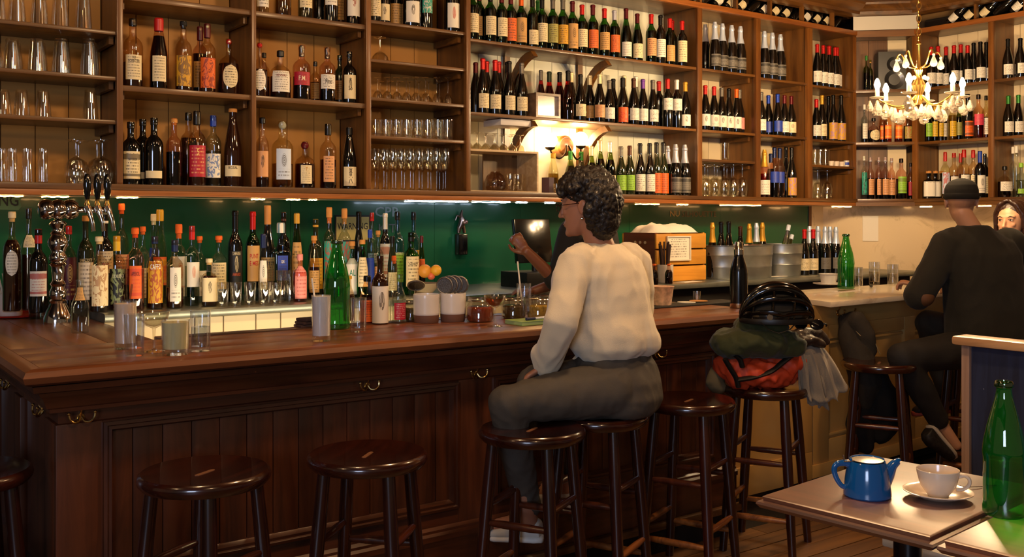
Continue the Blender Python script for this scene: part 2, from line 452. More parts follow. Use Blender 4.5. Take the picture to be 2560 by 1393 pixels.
# ---------------------------------------------------------------- splashback: green painted panels, marble on the right
GREEN = mat('#0d5032', 0.28, coat=0.3, var=0.10, vscale=2)
MX = on_y(2026, YB)[0]
def struct(o): return tag(o, kind='structure')
gx = [XL, 1.2, 2.15, on_y(1085, YB)[0], on_y(1300, YB)[0], 4.6, 5.5, MX - 0.03]
gw = MB().box(XL, MX, YB + 0.008, YB + 0.03, 1.0, zk(1.6)).build('trim_6', mat('#0c3a26', 0.5), smooth=False); struct(gw)
for a, b in zip(gx, gx[1:]):
    board('green_panel', GREEN, a + 0.001, b - 0.001, YB - 0.004, YB + 0.008, 1.0, zk(1.6), gw)
board('edge_strip', W_POST, MX - 0.03, MX, YB - 0.012, YB + 0.02, 1.08, zk(1.6), gw)
def marble(name, c1='#d8c4a0', c2='#a58f70', rough=0.22):
    m, nt, p, out = newmat(name); N = nt.nodes.new; L = nt.links.new
    tc = N('ShaderNodeTexCoord')
    n = N('ShaderNodeTexNoise'); n.inputs['Scale'].default_value = 2.4; n.inputs['Detail'].default_value = 10; n.inputs['Distortion'].default_value = 1.6; n.inputs['Roughness'].default_value = 0.65
    L(tc.outputs['Object'], n.inputs['Vector'])
    r = N('ShaderNodeValToRGB'); e = r.color_ramp.elements
    e[0].position = 0.30; e[0].color = H(c2); e[1].position = 0.46; e[1].color = H(c1)
    L(n.outputs['Fac'], r.inputs['Fac']); L(r.outputs['Color'], p.inputs['Base Color'])
    setp(p, Roughness=rough, Coat_Weight=0.2)
    return m
MARB = marble('marble', '#e2d3b6', '#b7a488'); MARBW = marble('marble_wall', '#dfc9a4', '#a8906c')
mw = MB().box(MX, 6.98, YB - 0.002, YB + 0.02, 0.9, zk(1.6)).build('trim_7', MARBW, smooth=False); struct(mw)
mw = MB().box(-0.3, LW + 0.3, 0.262, 0.275, 0.9, zk(1.6), Matrix.Translation((CX0, CY0, 0)) @ Matrix.Rotation(-pi / 4, 4, 'Z')).build('trim_8', MARBW, smooth=False); struct(mw)
mw = MB().box(7.305, 7.33, 1.0, DY + 0.3, 1.0, zk(1.6)).build('trim_9', MARBW, smooth=False); struct(mw)
mw = MB().box(7.30, 7.33, 1.0, DY + 0.3, 0.0, 1.0).build('baseboard_right', mat('#17100b', 0.6), smooth=False); struct(mw)

# ---------------------------------------------------------------- back counter with zinc top
RX1_ = 0.95 * GB; ZC = zk(1.088); YC = 4.15 * KS
backc = thing('back_counter', 'cream panelled back counter with grey zinc top under the green splashback', 'counter')
zinc = mat('#8b8f86', 0.34, metal=0.75, var=0.18, bump=0.05, bscale=60, vscale=9)
m = MB(); pr = [(YC, ZC - 0.038), (YC - 0.012, ZC - 0.032), (YC - 0.016, ZC - 0.018), (YC - 0.012, ZC - 0.004), (YC - 0.002, ZC), (YB - 0.005, ZC), (YB - 0.005, ZC - 0.04)]
m.prism(pr, RX1_ + .003, 6.95, axis=0).build('zinc_top', zinc, backc)
x = RX1_ + .01
while x < 3.5:
    w = 0.112 + rf.random() * 0.05
    board('bead_plank', CREAM, x, x + w - 0.005, YC + 0.03, YC + 0.045, 0.0, ZC - 0.04, backc, 0.003); x += w
MB().box(RX1_ + .01, 6.9, YC + 0.05, YB - 0.02, 0.0, ZC - 0.042).build('carcass', mat('#140d08', 0.8), backc, smooth=False)

# ---------------------------------------------------------------- the bar
BZT = zb(1.07); BY0, BY1 = 2.815 * GB, 3.32 * GB; BX0, BX1 = 0.475 * GB, 3.42 * GB; RX1 = 0.95 * GB
bar = thing('bar', 'long dark red-brown wooden bar with worn top and panelled front', 'bar')
def bull(y0, z, t=0.048, r=0.022):
    return [(y0 + r, z), (y0 + 0.008, z - 0.006), (y0, z - r), (y0 + 0.006, z - t + 0.008), (y0 + r, z - t)]
# top: front edge plank, main planks, return towards the wall
m = MB(); pr = bull(BY0, BZT) + [(BY0 + 0.052, BZT - 0.048), (BY0 + 0.052, BZT)]
v0 = [(y, z) for y, z in pr]; b = 0
for (xx, mit) in ((BX0, 1), (BX1, 0)):
    for (yy, z) in v0: m.v.append((xx + (yy - BY0) * mit, yy, z))
nP = len(v0)
for i in range(nP): j = (i + 1) % nP; m.f.append((i, j, nP + j, nP + i))
m.f += [tuple(range(nP)), tuple(range(nP, 2 * nP))]
m.build('edge_plank', W_TOP, bar)
m = MB()
for (yy, mit) in ((BY0, 1), (YB - 0.02, 0)):
    for (q, z) in v0: m.v.append((BX0 + (q - BY0), yy + (q - BY0) * mit, z))
for i in range(nP): j = (i + 1) % nP; m.f.append((i, j, nP + j, nP + i))
m.f += [tuple(range(nP)), tuple(range(nP, 2 * nP))]
m.build('edge_plank', W_TOPY, bar)
e = 0.0535; yy = BY0 + e; xs = BX0 + e
for k, w in enumerate((0.17, 0.17, BY1 - yy - 0.34)):
    board('top_plank', W_TOP, xs, BX1, yy, yy + w - 0.0015, BZT - 0.045, BZT, bar, 0.001); yy += w
w3 = (RX1 - xs) / 3
for k in range(3):
    board('top_plank', W_TOPY, xs + k * w3, xs + (k + 1) * w3 - 0.0015, BY1, YB - 0.01, BZT - 0.045, BZT, bar, 0.001)
board('back_rail', wood('#2e1a10', '#51301c', 0, 8, 0.4), RX1 + 0.02, BX1 - 0.05, BY1, BY1 + 0.07, BZT - 0.03, BZT + 0.004, bar, 0.004)
# moulding under the top
FY, FX0, FX1 = 2.925 * GB, 0.575 * GB, 3.30 * GB
prof = [(BY0 + 0.03, zb(1.022)), (BY0 + 0.034, zb(1.005)), (BY0 + 0.05, zb(1.0)), (BY0 + 0.055, zb(0.99)), (BY0 + 0.062, zb(0.985)), (BY0 + 0.075, zb(0.955)), (BY0 + 0.085, zb(0.95)), (BY0 + 0.086, zb(0.94)), (FY, zb(0.936)), (FY + 0.02, zb(0.936)), (FY + 0.02, zb(1.022))]
def mitred(prof, x1, y1, name):
    n = len(prof); m = MB()
    for (q, z) in prof: m.v.append((x1, q, z))
    for (q, z) in prof: m.v.append((BX0 + (q - BY0), q, z))
    for (q, z) in prof: m.v.append((BX0 + (q - BY0), y1, z))
    for s in (0, n):
        for i in range(n): j = (i + 1) % n; m.f.append((s + i, s + j, s + n + j, s + n + i))
    m.f += [tuple(range(n)), tuple(range(2 * n, 3 * n))]
    return m.build(name, W_BARX, bar)
mitred(prof, BX1 - 0.02, YC + 0.1, 'cornice')
mitred([(FY - 0.006, zb(0.936)), (FY - 0.006, zb(0.905)), (FY, zb(0.90)), (FY + 0.02, zb(0.90)), (FY + 0.02, zb(0.936))], FX1, YC, 'frieze')
MB().box(FX0 + 0.03, FX1 - 0.01, FY + 0.03, BY1 - .05, 0.0, zb(1.022)).box(FX0 + 0.03, RX1 - 0.03, BY1 - .05, YC, 0.0, zb(1.022)).build('carcass', mat('#1c0d07', 0.7), bar, smooth=False)
ZP0, ZP1 = zb(0.455), zb(0.895)
xa = on_y(258, FY)[0]; xb = on_y(1146, FY)[0]; xc = on_y(1236, FY)[0]; xd = on_y(1783, FY)[0]
for a, b in ((FX0, xa), (xb, xc), (xd, FX1)): board('stile', W_BAR, a, b, FY, FY + 0.03, zb(.24), zb(.90), bar, 0.003)
for a, b in ((xa, xb), (xc, xd)):
    board('top_rail', W_BARX, a, b, FY, FY + 0.03, ZP1 - 0.004, zb(0.90), bar)
    board('bottom_rail', W_BARX, a, b, FY, FY + 0.03, zb(.24), ZP0, bar, 0.003)
    # panel moulding: four mitred sticks of a stepped profile
    def stick(p0, p1, inn, nm):
        st = [(0, 0.0), (0, -0.010), (0.010, -0.012), (0.014, -0.004), (0.024, -0.006), (0.03, 0.012), (0.036, 0.02), (0.0, 0.02)]
        mm = MB(); d = (Vector(p1) - Vector(p0)).normalized(); iv = Vector(inn)
        for q, sg in ((Vector(p0), 1), (Vector(p1), -1)):
            for o, yv in st:
                w = q + iv * o + d * (sg * o); mm.v.append((w.x, FY + yv, w.y))
        n = len(st)
        for i in range(n): j = (i + 1) % n; mm.f.append((i, j, n + j, n + i))
        mm.f += [tuple(range(n)), tuple(range(n, 2 * n))]
        mm.build(nm, W_BARX if abs(inn[1]) else W_BAR, bar)
    stick((a, ZP0), (b, ZP0), (0, 1), 'panel_moulding'); stick((a, ZP1), (b, ZP1), (0, -1), 'panel_moulding')
    stick((a, ZP0), (a, ZP1), (1, 0), 'panel_moulding'); stick((b, ZP0), (b, ZP1), (-1, 0), 'panel_moulding')
    nb = round((b - a) / 0.092); w = (b - a) / nb
    for k in range(nb): board('panel_board', W_BAR, a + k * w + 0.0012, a + (k + 1) * w - 0.0012, FY + 0.016, FY + 0.03, ZP0, ZP1, bar, 0.002)
# end panel of the bar (left side) with two recessed panels
for a, b in ((FY + 0.0, FY + 0.16), (3.72, 3.88), (4.25, YC)): board('stile', W_BAR, FX0, FX0 + 0.03, a + 0.03, b, 0.0, zb(0.90), bar, 0.003)
for a, b in ((FY + 0.16, 3.72), (3.88, 4.25)):
    board('end_panel', W_BAR, FX0 + 0.018, FX0 + 0.03, a, b, 0.1, zb(0.9), bar)
    board('bottom_rail', W_BAR, FX0, FX0 + 0.03, a, b, 0.0, zb(0.42), bar)
# base: moulding, plinth and foot ledge
mo = [(FY - 0.018, 0.235), (FY - 0.018, 0.275), (FY - 0.010, 0.285), (FY - 0.010, 0.30), (FY - 0.002, 0.312), (FY + 0.0, 0.235)]
mo = [(FY - 0.022, zb(.36)), (FY - 0.022, zb(.378)), (FY - 0.012, zb(.386)), (FY - 0.012, zb(.395)), (FY, zb(.404)), (FY, zb(.36))]
MB().prism(mo, FX0 - 0.02, FX1, axis=0).build('base_moulding', W_BARX, bar)
board('plinth', W_BARX, FX0 - 0.012, FX1, FY - 0.014, FY + 0.0, zb(.24), zb(.36), bar)
board('foot_ledge', wood('#4a2a12', '#8a5c2c', 0, 8, 0.5, 0.1, 0.3, '#a58a5c', 0.6), FX0 + 0.1, FX1 + 0.02, FY - 0.045, FY - 0.012, zb(.212), zb(.24), bar, 0.005)
board('toe_kick', mat('#120a06', 0.7), FX0, FX1, FY - 0.02, FY + 0.03, 0.0, zb(.212), bar)
# coat hooks: brass double hooks under the moulding
brass = mat('#c8a86a', 0.22, metal=1.0)
hk = []
def make_hook(name, label, x, y, z, rz):
    t = thing(name, label, 'hook', (x, y, z), rz, None)
    MB().lathe([(0, 0), (0.011, 0), (0.011, 0.003), (0, 0.003)], 12, M=Matrix.Rotation(pi / 2, 4, 'X')).build('plate', brass, t)
    for s in (-1, 1):
        MB().tube([(0.004 * s, -0.003, 0.0), (0.010 * s, -0.012, -0.012), (0.022 * s, -0.022, -0.012), (0.034 * s, -0.024, -0.002), (0.037 * s, -0.022, 0.012)], [0.004, 0.004, 0.0036, 0.003, 0.0034], 8, sub=3).sphere((0.037 * s, -0.022, 0.015), 0.0055, 8, 6).build('prong', brass, t)
    MB().tube([(0, -0.002, 0.002), (0, -0.012, 0.02), (0, -0.02, 0.034)], [0.004, 0.0035, 0.003], 8).sphere((0, -0.02, 0.037), 0.005, 8, 6).build('prong', brass, t)
for (px, nm) in ((200, 'double brass coat hook at the left corner of the bar front'), (915, 'brass coat hook above the middle of the bar panel'), (1188, 'brass coat hook beside the seated woman in cream sweater'), (1640, 'small coat hook on bar front right of the seated woman')):
    make_hook('coat_hook', nm, on_y(px, FY)[0], FY - 0.0065, zb(0.918), 0)
for (px, nm) in ((24, 'brass coat hook farther back on the bar end'), (108, 'brass coat hook on bar end nearest the corner')):
    yv = on_x(px, FX0)[0]; make_hook('coat_hook', nm, FX0 - 0.0005, yv, zb(0.915), -pi / 2)

# ---------------------------------------------------------------- marble counter on the right with cream front
ZM = zb(1.065)
marb = thing('marble_counter', 'cream panelled counter with pale marble top in front of capped man', 'counter')
top = [(a * GB, b * GB) for a, b in ((4.06, 2.99), (6.2, 3.10), (6.2, 3.62), (4.30, 3.60), (4.20, 3.40))]
MB().prism(top, ZM - 0.03, ZM, axis=2).build('marble_top', MARB, marb, bevel=0.006)
CRP = mat('#c49a58', 0.42, coat=0.2, var=0.05, vscale=3)
def slant(x, y0=3.075): return y0 + (x - 4.06) * 0.051
ma = math.atan(0.051)
fr = Matrix.Translation((3.40 * GB, 3.075 * GB, 0)) @ Matrix.Rotation(ma, 4, 'Z')
def mcb(nm, m, x0, x1, y0, y1, z0, z1, bev=0.003):
    o = MB().box(x0, x1, y0, y1, z0, z1).build(nm, m, marb, smooth=False, bevel=bev); o.matrix_local = fr; return o
mcb('front_panel', CRP, 0.76, 3.0, 0.03, 0.50, 0.07, ZM - 0.03, 0.0)
mcb('apron', CRP, 0.76, 3.0, 0.012, 0.03, zb(.93), ZM - 0.032)
for a, b in ((0.76, 0.90), (1.68, 1.80), (2.8, 3.0)): mcb('stile', CRP, a, b, 0.008, 0.03, 0.14, zb(.93))
for a, b in ((0.90, 1.68), (1.80, 2.8)):
    mcb('top_rail', CRP, a, b, 0.010, 0.03, zb(.86), zb(.93)); mcb('bottom_rail', CRP, a, b, 0.010, 0.03, 0.14, .26)
    mcb('panel_moulding', CRP, a + 0.004, b - 0.004, 0.015, 0.03, zb(.835), zb(.848), 0.004); mcb('panel_moulding', CRP, a + 0.004, b - 0.004, 0.015, 0.03, 0.275, 0.29, 0.004)
mcb('plinth', CRP, 0.74, 3.02, 0.0, 0.03, 0.07, 0.14); mcb('toe_kick', mat('#0e0805', 0.8), 0.78, 3.0, 0.06, 0.4, 0.0, 0.07, 0.0)
gate = thing('half_door', 'cream panelled half door between dark bar and marble counter', 'gate', (3.33 * GB, 3.10 * GB, 0), 0.02)
MB().box(0, 0.80, 0.0, 0.03, 0.07, 0.86).build('leaf', CRP, gate, smooth=False)
MB().box(0.0, 0.80, -0.012, 0.0, 0.78, 0.86).build('top_rail', CRP, gate, smooth=False, bevel=0.003)
MB().box(0.0, 0.80, -0.012, 0.0, 0.07, 0.22).build('bottom_rail', CRP, gate, smooth=False, bevel=0.003)
for a, b in ((0, 0.09), (0.71, 0.80)): MB().box(a, b, -0.012, 0.0, 0.22, 0.78).build('stile', CRP, gate, smooth=False, bevel=0.003)
# ================================================================ bottles and glasses
HEX = dict(red='#c01f1c', crimson='#b0122e', wine='#5a1018', black='#0d0c0c', white='#e9e2d3', silver='#b9bcc8', gold='#c9962f', cork='#c98a45', green='#2f7a2e',
           lime='#8fc43a', blue='#1f3fa8', navy='#16244f', purple='#6a3a94', orange='#e2641c', grey='#6c675e', brown='#4a2716', teal='#2f9c86', yellow='#e0b52a',
           cream='#e4d2a6', pink='#e58f86', tan='#c99a58', peach='#d79a66', olive='#a09a4e', dkgreen='#20301c', mustard='#d09a20', ice='#c9d6ea', rose='#d9405a')
PROF = {
 'burg':  ([(0, 0), (.9, 0), (1, .018), (1, .40), (.96, .48), (.80, .58), (.58, .68), (.43, .76), (.37, .82), (.355, .95), (.40, .955), (.40, .985), (.34, 1), (0, 1)], .074, (.80, 1.004), (.10, .36)),
 'bord':  ([(0, 0), (.9, 0), (1, .018), (1, .59), (.96, .64), (.72, .70), (.46, .745), (.39, .79), (.375, .95), (.42, .955), (.42, .985), (.36, 1), (0, 1)], .072, (.80, 1.004), (.14, .50)),
 'champ': ([(0, 0), (.9, 0), (1, .018), (1, .40), (.95, .48), (.75, .60), (.52, .70), (.41, .78), (.37, .88), (.42, .90), (.42, .93), (.36, .95), (.30, .985), (0, 1)], .083, (.64, 1.006), (.10, .34)),
 'spirit':([(0, 0), (.92, 0), (1, .015), (1, .57), (.98, .61), (.90, .655), (.68, .70), (.44, .73), (.36, .76), (.345, .80), (.345, .92), (.40, .93), (.40, 1), (0, 1)], .080, (.90, 1.006), (.10, .48)),
 'squat': ([(0, 0), (.92, 0), (1, .015), (1, .46), (.96, .54), (.80, .62), (.48, .67), (.30, .70), (.27, .76), (.27, .88), (.30, .89), (.30, 1), (0, 1)], .098, (.88, 1.006), (.10, .50)),
 'slim':  ([(0, 0), (.9, 0), (1, .015), (1, .44), (.95, .52), (.74, .66), (.54, .78), (.42, .86), (.40, .95), (.44, .955), (.44, 1), (0, 1)], .068, (.88, 1.006), (.10, .45)),
 'apo':   ([(0, 0), (.94, 0), (1, .015), (1, .58), (.97, .62), (.75, .67), (.40, .70), (.32, .73), (.32, .86), (.38, .87), (.38, 1), (0, 1)], .086, (.87, 1.006), (.10, .50)),
 'long':  ([(0, 0), (.92, 0), (1, .015), (1, .48), (.95, .56), (.70, .66), (.50, .74), (.42, .82), (.40, .94), (.46, .95), (.46, 1), (0, 1)], .062, (.93, 1.006), (.08, .40)),
 'water': ([(0, 0), (.90, 0), (1, .02), (1, .06), (.97, .09), (.97, .43), (1, .455), (1, .48), (.95, .55), (.80, .66), (.58, .78), (.42, .87), (.355, .93), (.355, .955), (.42, .958), (.42, .985), (.36, 1.0)], .098, None, None),
}
# body codes: (glass tint, liquid colour or None, opaque?)
BODY = dict(K=('#0b0a08', None, 1), G=('#5f9a4a', '#120c06', 0), A=('#f4ead8', '#8a4a12', 0), D=('#efe2cc', '#2a0f06', 0), C=('#eef0ea', None, 0), R=('#f2dcd0', '#5e1208', 0),
            Y=('#f2efd8', '#c9b43a', 0), E=('#2fae52', None, 0), P=('#f0d0c8', '#d06a58', 0), O=('#f4dcc0', '#c84a14', 0), B=('#2a1408', None, 1), V=('#9fae5a', '#3c3a12', 0),
            S=('#d04030', '#8a0a10', 0), W=('#dfe6e4', '#cfd4c8', 0), N=('#1c2410', None, 1), U=('#bcd4e6', None, 0))
GLW = dict(K='dark', G='green', A='amber', D='brown', C='clear', R='dark red', Y='yellow', E='emerald', P='pink', O='orange', B='brown', V='olive', S='red', W='clear', N='dark green', U='bluish')
def opaque_glass(h): return mat(h, 0.07, coat=0.6, crough=0.03, spec=0.6)
def liquid(h): return thin_glass(h, 0.05, 0.03)
MESH = {}
def shared(key, fn):
    if key not in MESH: MESH[key] = fn()
    return MESH[key]
def label_mat(col, style='l', ink='#3a2a1c'):
    key = ('lab', col, style, ink)
    if key in MATS: return MATS[key]
    m, nt, p, out = newmat('paper_label'); N = nt.nodes.new; L = nt.links.new
    c = H(HEX.get(col, col)); ik = H(ink)
    setp(p, Base_Color=c, Roughness=0.5)
    if style != 'p':
        uv = N('ShaderNodeTexCoord'); sp = N('ShaderNodeSeparateXYZ'); L(uv.outputs['UV'], sp.inputs[0])
        def M(op, a, b=None, cc=None):
            n = N('ShaderNodeMath'); n.operation = op
            for i, q in enumerate((a, b, cc)):
                if q is None: continue
                if isinstance(q, (int, float)): n.inputs[i].default_value = q
                else: L(q, n.inputs[i])
            return n.outputs[0]
        u, v = sp.outputs[0], sp.outputs[1]
        cu = M('ABSOLUTE', M('SUBTRACT', u, 0.5))
        oi = N('ShaderNodeObjectInfo')
        nz = N('ShaderNodeTexNoise'); nz.noise_dimensions = '3D'; nz.inputs['Scale'].default_value = 1.0; nz.inputs['Detail'].default_value = 2
        cmb = N('ShaderNodeCombineXYZ'); L(M('MULTIPLY', u, 34.0), cmb.inputs[0])
        rows = 9.0
        L(M('FLOOR', M('MULTIPLY', v, rows)), cmb.inputs[1]); L(M('MULTIPLY', oi.outputs['Random'], 50.0), cmb.inputs[2]); L(cmb.outputs[0], nz.inputs['Vector'])
        ink_n = M('GREATER_THAN', nz.outputs['Fac'], 0.5)
        row = M('LESS_THAN', M('FRACT', M('MULTIPLY', v, rows)), 0.42)
        margin = M('MULTIPLY', M('LESS_THAN', cu, 0.36), M('MULTIPLY', M('GREATER_THAN', v, 0.10), M('LESS_THAN', v, 0.92)))
        mask = M('MULTIPLY', M('MULTIPLY', ink_n, row), margin)
        if style == 'e':      # a round emblem over a few lines
            d = M('SQRT', M('ADD', M('POWER', M('MULTIPLY', M('SUBTRACT', u, 0.5), 1.3), 2.0), M('POWER', M('SUBTRACT', v, 0.62), 2.0)))
            disc = M('MULTIPLY', M('LESS_THAN', d, 0.22), M('GREATER_THAN', M('SINE', M('MULTIPLY', d, 90.0)), -0.2))
            mask = M('ADD', M('MULTIPLY', mask, M('LESS_THAN', v, 0.34)), disc)
        if style == 'b':      # bands
            mask = M('ADD', mask, M('ADD', M('LESS_THAN', M('ABSOLUTE', M('SUBTRACT', v, 0.80)), 0.10), M('LESS_THAN', M('ABSOLUTE', M('SUBTRACT', v, 0.14)), 0.05)))
        if style == 'a':      # a painted picture: warped blotches
            n4 = N('ShaderNodeTexNoise'); n4.inputs['Scale'].default_value = 3.2; n4.inputs['Distortion'].default_value = 2.0
            cm2 = N('ShaderNodeCombineXYZ'); L(u, cm2.inputs[0]); L(v, cm2.inputs[1]); L(M('MULTIPLY', oi.outputs['Random'], 20.0), cm2.inputs[2]); L(cm2.outputs[0], n4.inputs['Vector'])
            mask = M('MULTIPLY', M('GREATER_THAN', n4.outputs['Fac'], 0.52), M('LESS_THAN', cu, 0.42))
        if style == 'k':      # a sparse drawing on plain paper
            d = M('SQRT', M('ADD', M('POWER', M('MULTIPLY', M('SUBTRACT', u, 0.5), 1.6), 2.0), M('POWER', M('MULTIPLY', M('SUBTRACT', v, 0.6), 0.8), 2.0)))
            mask = M('MULTIPLY', M('LESS_THAN', d, 0.20), M('GREATER_THAN', nz.outputs['Fac'], 0.46))
        mx = N('ShaderNodeMix'); mx.data_type = 'RGBA'; mx.inputs[6].default_value = c; mx.inputs[7].default_value = ik
        cl = N('ShaderNodeClamp'); L(mask, cl.inputs[0])
        L(M('MULTIPLY', cl.outputs[0], 0.8), mx.inputs[0]); L(mx.outputs[2], p.inputs['Base Color'])
    MATS[key] = m
    return m
def interp(prof, z):
    for (r0, z0), (r1, z1) in zip(prof, prof[1:]):
        if z0 <= z <= z1 and z1 > z0: return r0 + (r1 - r0) * (z - z0) / (z1 - z0)
    return prof[-1][0]
def patch(z0, z1, hw, rad, p=2.0, oval=False, nu=12, nv=1, a0=-pi / 2, prof=None):
    """curved label patch facing local -Y, with UVs"""
    nv = 10 if oval else (6 if prof and z1 > .5 else nv); rad0 = rad
    vs = []; fs = []; uvs = []
    for j in range(nv + 1):
        v = j / nv; half = hw
        if prof: rad = max(interp(prof, z0 + (z1 - z0) * v), .2) * rad0 + .004
        if oval: half = hw * sqrt(max(0.0, 1 - (2 * v - 1) ** 2)) + 1e-3
        for i in range(nu + 1):
            u = i / nu; a = a0 + (u * 2 - 1) * half
            ca, sa = cos(a), sin(a); k = 1.0 if p == 2 else (abs(ca) ** p + abs(sa) ** p) ** (-1 / p)
            vs.append((rad * k * ca, rad * k * sa, z0 + (z1 - z0) * v)); uvs.append((0.5 + (u - 0.5) * half / hw, v))
    for j in range(nv):
        for i in range(nu):
            q = j * (nu + 1) + i; fs.append((q, q + 1, q + nu + 2, q + nu + 1))
    me = bpy.data.meshes.new('label'); me.from_pydata(vs, [], fs)
    ul = me.uv_layers.new(name='UVMap')
    for l in me.loops: ul.data[l.index].uv = uvs[l.vertex_index]
    me.polygons.foreach_set('use_smooth', [True] * len(me.polygons))
    return me
FONT_CACHE = {}
def text_mesh(txt, bold=True):
    """flat text, unit cap height about 0.7, centred on x"""
    cu = bpy.data.curves.new('lettering', 'FONT'); cu.body = txt; cu.align_x = 'CENTER'; cu.align_y = 'CENTER'; cu.size = 1.0
    cu.resolution_u = 2; cu.offset = 0.012 if bold else 0
    o = bpy.data.objects.new('lettering', cu); COL.objects.link(o)
    me = bpy.data.meshes.new_from_object(o.evaluated_get(bpy.context.evaluated_depsgraph_get()))
    bpy.data.objects.remove(o); bpy.data.curves.remove(cu)
    return me
def flat_text(txt, size, mt, M, parent, name='lettering', width=None):
    me = text_mesh(txt); w = max(v.co.x for v in me.vertices) - min(v.co.x for v in me.vertices)
    sx = size if width is None else width / w
    for v in me.vertices: v.co = Vector((v.co.x * sx, v.co.y * size, 0))
    me.materials.append(mt)
    o = link(name, me, parent); o.matrix_local = M
    return o
def curved_text(txt, zc, zs, r, h, width_ang, mt, parent, rad=1.03):
    """lettering bent round a bottle drawn in unit space (radius 1, height 1)"""
    me = text_mesh(txt); xs = [v.co.x for v in me.vertices]; w = max(xs) - min(xs)
    for v in me.vertices:
        a = -pi / 2 + v.co.x / w * width_ang
        v.co = Vector((rad * cos(a), rad * sin(a), zc + v.co.y * zs))
    me.materials.append(mt)
    return link('lettering', me, parent)
ORD = ['first', 'second', 'third', 'fourth', 'fifth', 'sixth', 'seventh', 'eighth', 'ninth', 'tenth', 'eleventh', 'twelfth', 'thirteenth', 'fourteenth', 'fifteenth', 'sixteenth',
       'seventeenth', 'eighteenth', 'nineteenth', 'twentieth', 'twenty-first', 'twenty-second', 'twenty-third', 'twenty-fourth', 'twenty-fifth'] + ['twenty-' + q for q in ('sixth', 'seventh', 'eighth', 'ninth')] + ['thirtieth'] + ['thirty-' + q for q in ('first', 'second', 'third', 'fourth', 'fifth', 'sixth', 'seventh', 'eighth', 'ninth')] + ['fortieth'] + ['forty-' + q for q in ('first', 'second', 'third', 'fourth', 'fifth', 'sixth', 'seventh', 'eighth', 'ninth')]
KINDW = dict(burg='wine bottle', bord='wine bottle', champ='sparkling wine bottle', spirit='spirit bottle', squat='squat spirit bottle', slim='slim bottle', apo='apothecary spirit bottle', long='longneck bottle', water='water bottle')
rb = random.Random(11)
